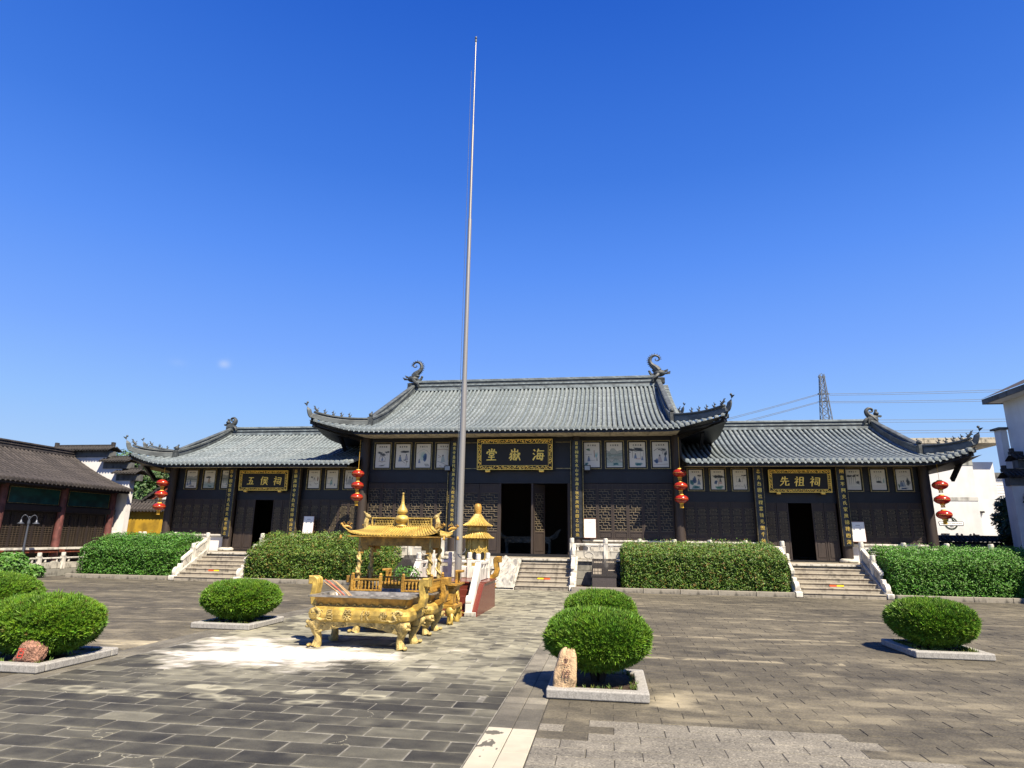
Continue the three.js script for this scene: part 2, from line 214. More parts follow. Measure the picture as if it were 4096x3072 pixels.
// ---------------------------------------------------------------- brush lettering: strokes on a 10 x 10 grid, y down
const SHI = '2.2,.4 3,1.4;.8,2.6 4,2.6 .6,6.4;2.4,4.6 2.4,9.8;2.8,4.8 3.8,5.8;';
const STROKES = {
  海: '1,1 2,2;.5,4 1.7,5;.6,9.5 2.4,6.5;5,.5 3.8,3;4.5,2 9.5,2;4.5,4 3.8,8.5 9,8.5;4.5,4 8.6,4 8.2,9.6 7,9.3;2.8,6.2 9.9,6.2;6.2,4.8 6.6,5.6;6,7 6.4,7.8',
  嶽: '5,0 5,2.6;2.5,1 2.5,2.6 7.5,2.6 7.5,1;3,3.5 1,5.2;1.6,3.6 2.6,5 2.8,8 1.6,9.6;2.4,6 .6,8;4.8,3.4 5.4,3.9;3.8,4.6 6.4,4.6;4.2,5.6 6,5.6;4.2,6.6 6,6.6;4.2,7.6 6,7.6 6,9.2 4.2,9.2 4.2,7.6;6.6,5.2 9.6,5.2;8,3.4 8,5.2 6.4,9.6;8,5.6 9.8,9.6;8.8,3.6 9.5,4.4',
  堂: '5,0 5,2;2.6,.6 3.4,1.8;7.4,.6 6.6,1.8;1,4 1.2,2.6 8.8,2.6 8.8,3.8;3.2,3.8 6.8,3.8 6.8,5.4 3.2,5.4 3.2,3.8;2.4,7 7.6,7;5,5.6 5,9.2;1,9.3 9,9.3',
  五: '2,1.5 8,1.5;5,1.5 3.8,8.5;2.5,4.8 7,4.8 6.6,8.5;1,8.7 9,8.7',
  侯: '2.8,.5 .8,4;1.9,2.8 1.9,9.6;4,1.2 8.4,1.2 8.4,3;3.8,3.2 9.4,3.2;5,3.4 4.2,5;4.6,4.6 9,4.6;3.6,6.4 9.6,6.4;6.6,4.6 6.4,6.6 3.8,9.6;6.6,6.6 9.6,9.6',
  祠: SHI + '5,1.6 9.2,1.6 9.2,9.4 8.2,9;5,3.6 7.8,3.6;5.2,5.4 7.6,5.4 7.6,8 5.2,8 5.2,5.4',
  先: '3.2,.8 2,3.4;2.6,2.4 8,2.4;5.2,.2 5.2,4.8;1,4.8 9.2,4.8;4,4.8 3.6,7 1,9.4;6.2,4.8 6.2,8.8 9.2,8.8 9.4,7.2',
  祖: SHI + '5.4,1 8.6,1 8.6,9;5.4,1 5.4,9;5.4,3.6 8.6,3.6;5.4,6.2 8.6,6.2;4.4,9 9.8,9',
  世: '1,3.6 9,3.6;3,1.2 3,9 9,9;5,.6 5,6.4 7.2,6.4;7.2,.8 7.2,6.4',
  代: '2.8,.5 .8,4;1.9,2.8 1.9,9.6;3.6,4 9.4,3;5.8,.6 6.6,6 8.4,9.2 9.6,8;7.8,.8 8.8,1.8',
  榮: '2.6,.4 2,1.8;4.2,.4 4.4,1.6;3.4,0 3,3;6,.4 5.6,1.8;7.8,.4 8,1.6;7,0 6.6,3;.8,4.8 1.2,3.4 8.8,3.4 8.8,4.6;1.4,6 8.6,6;5,4.4 5,9.8;4.8,6.2 1.2,9.2;5.2,6.2 8.8,9.2',
  昌: '3,.6 7,.6 7,4 3,4 3,.6;3,2.3 7,2.3;2.2,5 7.8,5 7.8,9.6 2.2,9.6 2.2,5;2.2,7.3 7.8,7.3',
  忠: '3,1.4 7,1.4 7,3.6 3,3.6 3,1.4;5,.2 5,5;1.6,6.4 1,8;3.4,6 3.6,8.8 7,8.8 7.2,7.6;5,6 5.4,7;8,6.4 8.8,7.6',
  勇: '3,.6 7,.6 5.4,1.8;3,2 7.4,2 7.4,5.2;3,2 3,5.2;3,3.6 7.4,3.6;5.2,2 5.2,5.2;1.6,6.4 8,6.4 7.6,9.6 6.6,9.2;4.6,5.4 3.8,7.6 1.6,9.6',
  為: '3,.6 3.6,1.6;1.4,2.6 8,2.6 7.8,5 8.4,6 8.2,9.6 7.4,9.2;5,.8 1.2,7;3,5 8,5;2,8 1.6,9.4;3.6,8 3.8,9;5.2,8 5.6,9',
  國: '1.2,.8 8.8,.8 8.8,9.4 1.2,9.4 1.2,.8;2.6,3 7.4,3;5.8,1.6 6.6,6 7.6,7.6;3,4.4 4.8,4.4 4.8,6 3,6 3,4.4;2.6,7.6 5,7.2',
  社: SHI + '5,3.4 9,3.4;7,1 7,9;4.6,9 9.6,9',
  稷: '3.8,.6 1,1.6;.8,3.4 4.4,3.4;2.6,1.4 2.6,9.6;2.4,4 .8,7;5.2,1 9.2,1 9.2,4 5.2,4 5.2,1;7.2,1 7.2,4;5.2,2.5 9.2,2.5;5,5.6 9.4,5.2;6,5.6 5.6,9.6;8.6,6 5.4,9.4;6.4,7 9.6,9.6',
  業: '3.8,.2 3.8,2.4;6.2,.2 6.2,2.4;2,.8 2.8,2;8,.8 7.2,2;1,2.6 9,2.6;2.4,4.2 7.6,4.2;2.6,5.6 7.4,5.6;1,7 9,7;5,4 5,9.8;4.8,7 1.4,9.4;5.2,7 8.6,9.4',
  績: '2.6,.6 1.2,3 3,3 1,5.6 3.4,5.6;2.2,5.6 2.2,9.4;5,1.4 9,1.4;7,.4 7,3.6;4.6,3.6 9.4,3.6;5.4,4.6 8.6,4.6 8.6,8 5.4,8 5.4,4.6;5.4,6.2 8.6,6.2;6,8.2 5,9.6;8,8.2 9,9.6',
  光: '5,.4 5,4;2.4,1.2 3.4,3;7.6,1.2 6.6,3;1,4.4 9,4.4;4,4.4 3.4,7.4 1.2,9.4;6.2,4.4 6.2,9 9.2,9 9.4,7.4',
  照: '1.4,1 4.2,1 4.2,5.6 1.4,5.6 1.4,1;1.4,3.2 4.2,3.2;5.2,1 9,1 8.6,3;7,1 5.4,3.4;5.6,4 8.8,4 8.8,6 5.6,6 5.6,4;1.6,7.6 1,9.4;4,7.6 4.2,9;6.2,7.6 6.6,9;8.4,7.6 9.2,9.2',
  千: '7.4,.6 2.6,2;1,4.2 9,4.2;5,1.6 5,9.8',
  秋: '3.8,.6 1,1.6;.8,3.4 4.8,3.4;2.8,1.4 2.8,9.6;2.6,4 .8,7;3,4 4.6,6;6,3 5.4,5;9,3 8,5;7.2,1 7.2,5 5,9.6;7.2,5.4 9.6,9.6',
  剛: '1.2,1 1.2,9.4;1.2,1 6,1 6,9.4 5.2,9;2.6,2.4 3,3.4;4.8,2.4 4.2,3.4;2,4 5.4,4;3.6,4 3.6,7;2.2,5.4 2.2,7.4 5,7.4 5,5.4;7.6,2 7.6,7;9.2,.6 9.2,9.4 8.2,9',
  直: '1.4,1.6 8.6,1.6;5,.2 5,3;2.8,3 7.2,3 7.2,8.4;2.8,3 2.8,8.4;2.8,4.8 7.2,4.8;2.8,6.6 7.2,6.6;1,9 9,9',
  不: '1,1.4 9,1.4;5.2,1.4 1.2,6.6;5,3.6 5,9.8;6,4 8.8,6.6',
  阿: '1.4,1 1.4,9.8;1.4,1 3.6,1 2.4,4 3.8,5.4 2,7;4.4,1.4 9.8,1.4;8.6,1.4 8.6,9.4 7.6,9;4.8,3.6 7,3.6 7,6.6 4.8,6.6 4.8,3.6',
  史: '2.4,2 7.6,2 7.6,5 2.4,5 2.4,2;5,.4 5,5.6 1,9.6;3,6.4 9.2,9.6',
  氏: '7.6,.8 2.4,2;2.4,2 2.4,8.8 4.4,7.8;2.4,4.6 8.8,4.6;5.4,1.4 6,6 8.4,9.2 9.4,7.6',
  家: '5,0 5,1.2;1,3 1.2,1.4 8.8,1.4 8.8,2.8;2,3.6 8,3.6;5.4,3.6 1.6,6.2;4,5 5.4,7.6 4.2,9.8;4.6,6.2 1.6,8.6;8,4.4 5.4,6.4;5.6,6.4 9,9.4',
  風: '2,1 2,7 .8,9.6;2,1 8,1 8,8 9.4,9.4;3.4,2.6 6.8,2.2;3.6,4 6.6,4 6.6,6 3.6,6 3.6,4;5,3 5,8;3.2,8.2 7,7.8',
  綿: '2.6,.6 1.2,3 3,3 1,5.6 3.4,5.6;2.2,5.6 2.2,9.4;7,.2 6.4,1.4;5,1.4 9,1.4 9,5 5,5 5,1.4;5,3.2 9,3.2;4.6,6 4.6,9;4.6,6 9.4,6 9.4,8.6;7,5 7,9.8',
  接: '.6,2.8 3.6,2.8;2.2,.6 2.2,9.4 1.2,8.8;.6,6.4 3.6,5;6.6,.2 6.8,1.2;4.6,1.8 9.4,1.8;5.6,2.4 6,3.6;8.2,2.4 7.6,3.6;4.2,4.4 9.8,4.4;4.4,6.4 9.8,6.4;6.4,4.6 5.2,7.8 8.8,9.6;8.4,6.4 5,9.6',
  四: '1.2,1.8 8.8,1.8 8.8,9 1.2,9 1.2,1.8;4,2 3.6,5.6 2.4,7;6,2 6,6.2 8,6.2',
  中: '2,2.4 8,2.4 8,6 2,6 2,2.4;5,.4 5,9.8', 山: '5,1 5,9;1.6,4 1.6,9 8.4,9 8.4,4',
  水: '5,.4 5,9.6 4,9;1,3 4,3 1,8;8.6,1.6 5.4,4.6;5.2,4.2 9.4,9', 百: '1,1.2 9,1.2;5,1.2 4,3;2.4,3.2 7.6,3.2 7.6,9.2 2.4,9.2 2.4,3.2;2.4,6.2 7.6,6.2',
  秀: '6.8,.2 3,1.2;1,2.4 9,2.4;5,.8 5,5;4.8,2.6 1.2,5;5.2,2.6 8.8,5;2.6,5.8 7.4,5.8 6.8,7.4 8,7.4 7.4,9.6 6.4,9.2;4.6,5.8 4,8 1.4,9.6',
  地: '.6,3.6 4,3.6;2.4,1 2.4,8;.4,8.6 4.4,7.6;4.4,4.6 9,3.2 8.8,6.4;6.8,.6 6.8,7.4;5.4,1.6 5.4,8.8 9.4,8.8 9.6,7.4',
  德: '2.8,.4 .8,2.8;3,2.8 .6,5.6;2,4.6 2,9.6;4.2,1.6 9.6,1.6;6.8,.2 6.8,3;4.6,3.2 9.2,3.2 9.2,5 4.6,5 4.6,3.2;4,6 9.8,6;4.4,7.4 4,8.8;5.8,7.2 6,9.2 8.2,9.2;9,7.2 9.6,8.4',
};
const POOL = Object.keys(STROKES);
function glyph(ch, size, depth, w = 0.1, slant = 0) { // raised strokes in the x,y plane, back at z = 0
  const out = [];
  for (const s of STROKES[ch].split(';')) {
    const p = s.trim().split(' ').map((q) => q.split(',').map(Number)).map(([x, y]) => [(x / 10 - 0.5) * size + (0.5 - y / 10) * size * slant, (0.5 - y / 10) * size]);
    for (let i = 0; i + 1 < p.length; i++) {
      const [ax, ay] = p[i], [bx_, by] = p[i + 1], L = Math.hypot(bx_ - ax, by - ay), tw = size * w * (Math.abs(by - ay) > Math.abs(bx_ - ax) ? 1.15 : 0.85);
      const a = -L / 2 - tw * 0.3, b = L / 2 + tw * 0.25;
      const g = extrude([[a, -tw * 0.5], [b - tw * 0.3, -tw * 0.36], [b, 0], [b - tw * 0.2, tw * 0.4], [a + tw * 0.35, tw * 0.52]], depth).translate(0, 0, depth / 2);
      out.push(g.rotateZ(Math.atan2(by - ay, bx_ - ax)).translate((ax + bx_) / 2, (ay + by) / 2, 0));
    }
  }
  return join(out);
}

// ---------------------------------------------------------------- ground and paving
camera.aspect = 4 / 3; camera.updateProjectionMatrix(); camera.updateMatrixWorld(true);
const inFrame = (x, y, z) => { const p = V(x, y, z).project(camera); return Math.abs(p.x) < 1.06 && Math.abs(p.y) < 1.08 && p.z < 1; };
{
  const earth = mat(0.17, 0.15, 0.12, { map: rep(mottle, 0.15), roughness: 1 });
  const g = struct('ground');
  part('earth', new THREE.PlaneGeometry(1600, 1600).rotateX(-Math.PI / 2).translate(0, -0.06, -300), earth, g);
}
const stainRing = (X, Z, x, z, r) => { const d = Math.hypot((X - x) / 1.5, Z - z); return Math.exp(-(((d - r) / 0.035) ** 2)) * 0.5 + Math.exp(-((d / (r * 0.9)) ** 2)) * 0.25; };
const rings = []; for (let i = 0; i < 16; i++) rings.push([rr(-5.6, -2.3), i % 2 ? rr(-6.75, -6.55) : rr(-6.35, -6.2), rr(0.05, 0.09)]);
const PATH = { x0: -6.33, x1: -1.08, z0: -1.91, z1: -20.41, dx: 0.5, dz: 0.25 };
const pathOff = (r) => (r % 2 ? 0.37 : 0.12) - 0.33 - 0.0;
function ashAt(X, Z) { // incense ash and wax trodden into the stone round the burners
  const n = fbm(X * 1.3 + 4, Z * 1.6, 5), n2 = fbm(X * 5 + 30, Z * 9, 3);
  const a = 1.2 - Math.hypot((X + 4.75) / 1.85, (Z + 8.75) / 0.95) + (n - 0.5) * 1.7 + (n2 - 0.5) * 0.8;
  const c = 1.0 - Math.hypot((X + 6.6) / 1.6, (Z + 9.0) / 0.16) + (n - 0.5) * 1.2 + (n2 - 0.5) * 0.4;
  return Math.max(clamp(a * 1.25, 0, 1), clamp(c, 0, 0.5));
}
const pathMap = tex(720, 2048, (px, py) => {
  const X = lerp(PATH.x0, PATH.x1, px / 720), Z = lerp(PATH.z0, PATH.z1, py / 2048);
  const row = Math.floor((PATH.z0 - Z) / PATH.dz), fz = ((PATH.z0 - Z) / PATH.dz) % 1, col = Math.floor((X - PATH.x0 - pathOff(row)) / PATH.dx), fx = (((X - PATH.x0 - pathOff(row)) / PATH.dx) % 1 + 1) % 1;
  const h = hash(col + 91, row + 7), h2 = hash(col + 11, row + 57);
  const big = fbm(X * 0.9 + 3, Z * 0.9, 4), m = fbm(X * 4 + 1 + h * 7, Z * 6 + h2 * 5, 5), f = hash(px, py);
  let v = 50 + 20 * h + 60 * (m - 0.45) + 12 * (f - 0.5);
  if (h2 > 0.86) v += 34;
  const worn = 0.8 * clamp((-Z - 7.2) / 2.2 + (big - 0.5) * 4.2, 0, 1) * (0.5 + 0.5 * clamp((m - 0.32) * 4, 0, 1)); // paler, scoured stone further up the path
  v = lerp(v, 146 + 34 * h + 70 * (m - 0.5), worn);
  const edge = Math.min(fx, 1 - fx) * PATH.dx, ez = Math.min(fz, 1 - fz) * PATH.dz, bloom = Math.exp(-Math.min(edge, ez) / 0.016) * clamp((m - 0.3) * 2.5, 0, 1);
  v = lerp(v, 176, bloom * 0.5);
  const cloud = clamp((fbm(X * 2.2 + 50 + h * 1.2, Z * 3.0 + h2, 5) - 0.55) * 4, 0, 1); v = lerp(v, 128, cloud * (0.2 + 0.5 * h2));
  let s = 0; if (Z > -7 && Z < -5.9) for (const [x, z, r] of rings) s += stainRing(X, Z, x, z, r) * (0.5 + m);
  v = lerp(v, 205, clamp(s, 0, 0.75));
  const crk = Math.abs(fbm(X * 1.7 + 8, Z * 1.7 + 3, 3) - 0.5); if (crk < 0.0022 && h > 0.84) v = 180;
  const a = ashAt(X, Z); v = lerp(v, 244 + 14 * (f - 0.5), a);
  return [v * 1.0, v * 0.98, v * lerp(0.85, 0.965, a)];
}, true, false);
const PLZ = { x0: -0.64, x1: 17.4, z0: -1.96, z1: -20.41, dx: 0.43, dz: 0.205 };
const plzOff = (r) => (r % 2 ? 0.215 : 0.0);
const pale = (X, Z) => { // a patch relaid in lighter stone
  const row = Math.floor((PLZ.z0 - Z) / PLZ.dz), col = Math.floor((X - PLZ.x0 - plzOff(row)) / PLZ.dx), cx = PLZ.x0 + plzOff(row) + (col + 0.5) * PLZ.dx, cz = PLZ.z0 - (row + 0.5) * PLZ.dz;
  const end = 2.05 + 0.42 * Math.floor((cz + 6.1) / 0.41) * (cz > -6.0 ? 1 : 0);
  if (cz < -6.2 || cx > Math.min(end, 3.2)) return 0;
  if (cz < -5.98 && cx < -0.3) return 0; if (Math.abs(cz + 5.96) < 0.1 && cx > -0.25 && cx < 0.2) return 0; if (Math.abs(cz + 5.75) < 0.1 && cx < -0.4) return 0;
  return 1;
};
const plazaTone = (X, Z, px, py, P, off) => {
  const row = Math.floor((P.z0 - Z) / P.dz), col = Math.floor((X - P.x0 - off(row)) / P.dx), h = hash(col + 31, row + 17);
  const m = fbm(X * 4.5 + 1, Z * 6.5, 5), big = fbm(X * 0.6 + 7, Z * 0.9, 4), f = hash(px, py), f2 = hash(px >> 1, py >> 1);
  let v = 82 + 12 * h + 44 * (m - 0.5) + 50 * (big - 0.5) + 26 * (f - 0.5) + 12 * (f2 - 0.5), w = 0;
  const streak = clamp((fbm(X * 1.6 + 20, Z * 4.2 + 9, 5) - 0.58) * 6, 0, 1); w = Math.max(w, streak * 0.4);
  for (const [lz, lx0, lx1] of [[-11.62, 0.6, 3.9], [-14.5, 2, 7], [-9.5, 0.4, 3.1], [-12.9, -13, -7.2], [-16.5, -14, -8]]) if (X > lx0 && X < lx1) w = Math.max(w, Math.exp(-(((Z - lz + 0.06 * (X - lx0) * 0.4 + (m - 0.5) * 0.2) / 0.07) ** 2)) * clamp((m - 0.3) * 4, 0, 1) * 0.8);
  v = lerp(v, 168, w);
  return [v, f, h, m];
};
const plazaMap = tex(2000, 2048, (px, py) => {
  const X = lerp(PLZ.x0, PLZ.x1, px / 2000), Z = lerp(PLZ.z0, PLZ.z1, py / 2048);
  let [v, f, h, m] = plazaTone(X, Z, px, py, PLZ, plzOff), warm = 1;
  const dry = clamp(1.1 - Math.hypot((X - 0.62) / 0.34, (Z + 7.15) / 0.5) + (m - 0.5), 0, 1); v = lerp(v, 192, dry * 0.75);
  if (Z > -6.6 && pale(X, Z)) { v = 116 + 14 * h + 40 * (m - 0.5) + 96 * (f - 0.5) * hash(px >> 1, py >> 1); warm = 0.6; }
  return [v * (1 + 0.03 * warm), v * (1 - 0.03 * warm), v * (1 - 0.19 * warm)];
}, true, false);
const LPZ = { x0: -21.6, x1: -6.77, z0: -1.96, z1: -20.41, dx: 0.43, dz: 0.205 };
const leftMap = tex(1100, 1400, (px, py) => {
  const X = lerp(LPZ.x0, LPZ.x1, px / 1100), Z = lerp(LPZ.z0, LPZ.z1, py / 1400);
  let [v, f] = plazaTone(X, Z, px, py, LPZ, plzOff);
  v = lerp(v, 222, ashAt(X, Z) * 0.9);
  return [v * 1.03, v * 0.97, v * 0.81];
}, true, false);
function paving(holder, name, P, off, map, gap, limit, mortar, bedY = -0.0065, rough = 0.85) {
  const m = mat(0.7, 0.7, 0.7, { map, roughness: rough, bumpMap: rep(bumpT, 40, 80), bumpScale: 0.003 });
  const list = [];
  const rows = Math.round((P.z0 - P.z1) / P.dz);
  for (let r = 0; r < rows; r++) for (let c = -1; ; c++) {
    const a = Math.max(P.x0, P.x0 + off(r) + c * P.dx), b = Math.min(P.x1, P.x0 + off(r) + (c + 1) * P.dx); if (a >= P.x1) break; if (b - a < 0.06) continue;
    const z = P.z0 - (r + 0.5) * P.dz, x = (a + b) / 2, see = inFrame(x, 0, z);
    list.push({ a, b, z, see, d: Math.hypot(x, 1.6, z) + (see ? 0 : 100), h: hash(r * 7 + 3, c + 40), t: hash(c + 5, r + 80) });
  }
  list.sort((p, q) => p.d - q.d);
  const shape = ({ a, b, z, h, t }) => {
    const x0 = a + gap / 2, x1 = b - gap / 2, zn = z + P.dz / 2 - gap / 2, zf = z - P.dz / 2 + gap / 2, y = -0.0015 + 0.003 * (h - 0.5), tx = (t - 0.5) * 0.004, by = -0.03, c = 0.004;
    const T = [[x0 + c, y - tx, zn - c], [x1 - c, y + tx, zn - c], [x1 - c, y + tx, zf + c], [x0 + c, y - tx, zf + c]], B = [[x0, y - c, zn], [x1, y - c, zn], [x1, y - c, zf], [x0, y - c, zf]], D = B.map(([q, , w]) => [q, by, w]);
    const pos = [], quad = (p, q, r, s) => pos.push(...p, ...q, ...r, ...p, ...r, ...s);
    quad(...T); for (let i = 0; i < 4; i++) { const j = (i + 1) % 4; quad(B[i], B[j], T[j], T[i]); quad(D[i], D[j], B[j], B[i]); }
    const g = new THREE.BufferGeometry(); g.setAttribute('position', new THREE.Float32BufferAttribute(pos, 3));
    const uv = []; for (let i = 0; i < pos.length; i += 3) uv.push((pos[i] - P.x0) / (P.x1 - P.x0), (pos[i + 2] - P.z0) / (P.z1 - P.z0));
    g.setAttribute('uv', new THREE.Float32BufferAttribute(uv, 2)); g.computeVertexNormals(); return g;
  };
  list.slice(0, limit).forEach((s) => part(name, shape(s), m, holder, true));
  const rest = list.slice(limit).map(shape);
  if (rest.length) { const o = part(name + '_field', rest, m, holder, true); o.userData.kind = 'stuff'; }
  part('mortar_bed', span(P.x0 - 0.002, P.x1 + 0.002, -0.04, bedY, P.z1, P.z0), mortar, holder);
}
const mortarPale = mat(0.3, 0.29, 0.25, { map: rep(mottle, 2), roughness: 1 }), mortarDark = mat(0.08, 0.072, 0.055, { map: rep(mottle, 2), roughness: 1 });
paving(struct('stone_path'), 'slab', PATH, pathOff, pathMap, 0.013, 300, mortarPale, -0.0045);
paving(struct('plaza_pavement'), 'paver', PLZ, plzOff, plazaMap, 0.006, 300, mortarDark);
paving(struct('plaza_pavement'), 'paver', LPZ, plzOff, leftMap, 0.006, 300, mortarDark);
for (const side of [0, 1]) { // two-stone border along each edge of the path
  const P = side ? { x0: -6.765, x1: -6.335, z0: -1.9, z1: -20.41, dx: 0.215, dz: 0.42 } : { x0: -1.075, x1: -0.645, z0: -1.9, z1: -20.41, dx: 0.215, dz: 0.42 };
  const map = tex(64, 1400, (px, py) => {
    const X = lerp(P.x0, P.x1, px / 64), Z = lerp(P.z0, P.z1, py / 1400), m = fbm(X * 5, Z * 5, 5), f = hash(px, py), h = hash(Math.floor(px / 32), Math.floor((P.z0 - Z) / P.dz) + side * 50);
    let v = 112 + 34 * h + 70 * (m - 0.5) + 18 * (f - 0.5);
    if (!side && Z > -5.86) { v = 214 + 40 * (m - 0.5); if (m > 0.66) v = 110; }
    if (!side && Z < -5.86 && Z > -6.7) v -= 26 * (0.4 + m);
    if (side) v = 104 + 20 * h + 60 * (m - 0.5) + 14 * (f - 0.5);
    return [v * 1.02, v * 0.985, v * 0.88];
  }, true, false);
  paving(struct('path_border'), 'border_stone', P, () => 0, map, 0.006, 120, mortarDark);
}
// ---------------------------------------------------------------- terrace, kerbs, stairs, balustrades
const CX = -3.6, TY = 0.9, ZK = -20.6, ZT = -22.3, ZF = -24.5;
{
  const t = thing('stone_terrace', 'long raised stone terrace that carries the three dark halls', 'terrace', [CX, 0, -28]);
  part('core', span(-15.7, 15.7, -0.05, 0.84, -8.6, 5.62), M.wallStone, t);
  for (let i = 0; i < 28; i++) { const w = 31.4 / 28, x = -15.7 + (i + 0.5) * w; part('coping_stone', rb(w - 0.008, 0.06, 0.5, x, 0.87, 5.47, 0.008), M.marbleOld, t); }
  part('floor', span(-15.7, 15.7, 0.84, 0.896, -8.6, 5.215), M.step, t);
  for (let r = 0; r < 3; r++) for (let i = 0; i < 32; i++) { const w = 31.4 / 32, x = -15.7 + (i + 0.5 + (r % 2 ? 0.35 : 0)) * w; if (x > 15.3) continue; part('wall_stone', rb(w - 0.012, 0.268, 0.03, x, 0.12 + r * 0.28, 5.632, 0.008), M.wallStone, t); }
}
function kerb(x0, x1, z, label) {
  const t = thing('kerb', label, 'kerb', [(x0 + x1) / 2, 0, z], 0, 'kerbs in front of the hedges'), n = Math.max(1, Math.round((x1 - x0) / 1.05)), w = (x1 - x0) / n;
  for (let i = 0; i < n; i++) part('kerb_stone', rb(w - 0.01, 0.17, 0.16, (i + 0.5) * w - (x1 - x0) / 2, 0.045, 0, 0.012), M.kerb, t);
}
kerb(-19.2, -15.24, ZK + 0.05, 'granite kerb in front of the hedge by the yellow wall');
kerb(-12.56, -6.0, ZK + 0.05, 'granite kerb in front of the hedge with yellowish leaf tips behind the burners');
kerb(-1.2, 5.46, ZK + 0.05, 'granite kerb in front of the boxy hedge beside the engraved tilted tablet');
kerb(8.26, 17.4, ZK + 0.05, 'granite kerb in front of the hedge below the white wall with the round emblem');
part('planting_soil', span(-19.2, 17.4, -0.05, 0.06, ZT, ZK - 0.04), M.soil, struct('planting_bed'));

const postGeo = (h = 0.72, w = 0.15) => join([rb(w, h * 0.72, w, 0, h * 0.36, 0, 0.012), rb(w * 1.08, 0.03, w * 1.08, 0, h * 0.74, 0, 0.008), cyl(w * 0.42, w * 0.5, 0.03, 0, h * 0.755, 0, 12), cyl(w * 0.52, w * 0.52, h * 0.19, 0, h * 0.79, 0, 12), cyl(w * 0.52, w * 0.34, h * 0.03, 0, h * 0.97, 0, 12)]);
const POST = metreUV(postGeo());
function railPanel(L) { // one bay between two posts, along x from 0
  return {
    rail: join([rb(L, 0.085, 0.1, 0, 0.5, 0, 0.02)]),
    panel: join([rb(L, 0.27, 0.06, 0, 0.155, 0, 0.008), bx(L * 0.9, 0.02, 0.075, 0, 0.275, 0), bx(L * 0.9, 0.02, 0.075, 0, 0.04, 0), new THREE.TorusGeometry(0.1, 0.012, 6, 20).scale(1.5, 0.95, 1).translate(0, 0.155, 0.032)]),
    baluster: [-0.38, 0, 0.38].map((k) => join([rb(0.1, 0.03, 0.07, k * L, 0.31, 0, 0.008), rb(0.06, 0.1, 0.06, k * L, 0.37, 0, 0.015), rb(0.14, 0.035, 0.075, k * L, 0.44, 0, 0.012)])),
  };
}
function balustrade(x0, x1, z, y, n, label, dirZ) { // along x, or along z when dirZ is set
  const L = (x1 - x0), t = thing('marble_balustrade', label, 'balustrade', dirZ ? [z, y, (x0 + x1) / 2] : [(x0 + x1) / 2, y, z], dirZ ? Math.PI / 2 : 0, 'carved marble balustrades'), w = L / n;
  for (let i = 0; i <= n; i++) inst('post', POST, M.marble, t, [-L / 2 + i * w, 0, 0]);
  for (let i = 0; i < n; i++) {
    const g = railPanel(w - 0.15), c = -L / 2 + (i + 0.5) * w;
    part('rail', g.rail.translate(c, 0, 0), M.marble, t); const p = part('panel', g.panel.translate(c, 0, 0), M.marbleOld, t);
    g.baluster.forEach((b) => part('baluster', b.translate(c, 0, 0), M.marble, t));
  }
  return t;
}
balustrade(CX + 2.33, CX + 9.3, ZT - 0.12, TY, 6, 'white marble balustrade on the terrace behind the engraved tilted tablet and boxy hedge');
balustrade(CX - 9.3, CX - 2.33, ZT - 0.12, TY, 6, 'white marble balustrade on the terrace behind the plain black tilted tablet');
balustrade(CX + 11.75, CX + 15.6, ZT - 0.12, TY, 3, 'white marble balustrade on the terrace below the lanterns by the emblem wall');
balustrade(CX - 15.6, CX - 11.55, ZT - 0.12, TY, 3, 'white marble balustrade on the terrace below the lanterns hung against the yellow wall');
balustrade(11.9, 17.2, -26.9, TY - 0.12, 4, 'white marble post balustrade in front of the dark tile-capped boundary wall');
balustrade(-24.2, -19.6, -27.2, TY, 4, 'white marble post balustrade in front of the yellow wall');
function slopeRail(parent, x) { // stair flank: kerb, slanted panel, rail, posts, drum stone
  const zb = ZK - 0.05, zt = ZT + 0.02, sl = (TY - 0.02) / (zb - zt), Y = (z) => (zb - z) * sl;
  const para = (a, b, lo, hi, w, m, n) => { const s = extrude([[-a, Y(a) + lo], [-b, Y(b) + lo], [-b, Y(b) + hi], [-a, Y(a) + hi]], w, 0.006); return part(n, s.rotateY(Math.PI / 2).translate(x, 0, 0), m, parent); };
  para(zb - 0.1, zt, -0.12, 0.13, 0.22, M.marbleOld, 'string_stone');
  para(zb - 0.45, zt - 0.02, 0.15, 0.40, 0.07, M.marbleOld, 'panel'); para(zb - 0.40, zt - 0.02, 0.44, 0.52, 0.1, M.marble, 'rail');
  inst('post', POST, M.marble, parent, [x, Y(zb - 0.95), zb - 0.95]);
  part('drum_stone', join([rb(0.2, 0.16, 0.42, x, 0.07, zb - 0.12, 0.02), new THREE.CylinderGeometry(0.16, 0.16, 0.13, 18).rotateZ(Math.PI / 2).translate(x, 0.27, zb - 0.2), rb(0.14, 0.28, 0.16, x, 0.4, zb - 0.34, 0.03)]), M.marble, parent);
}
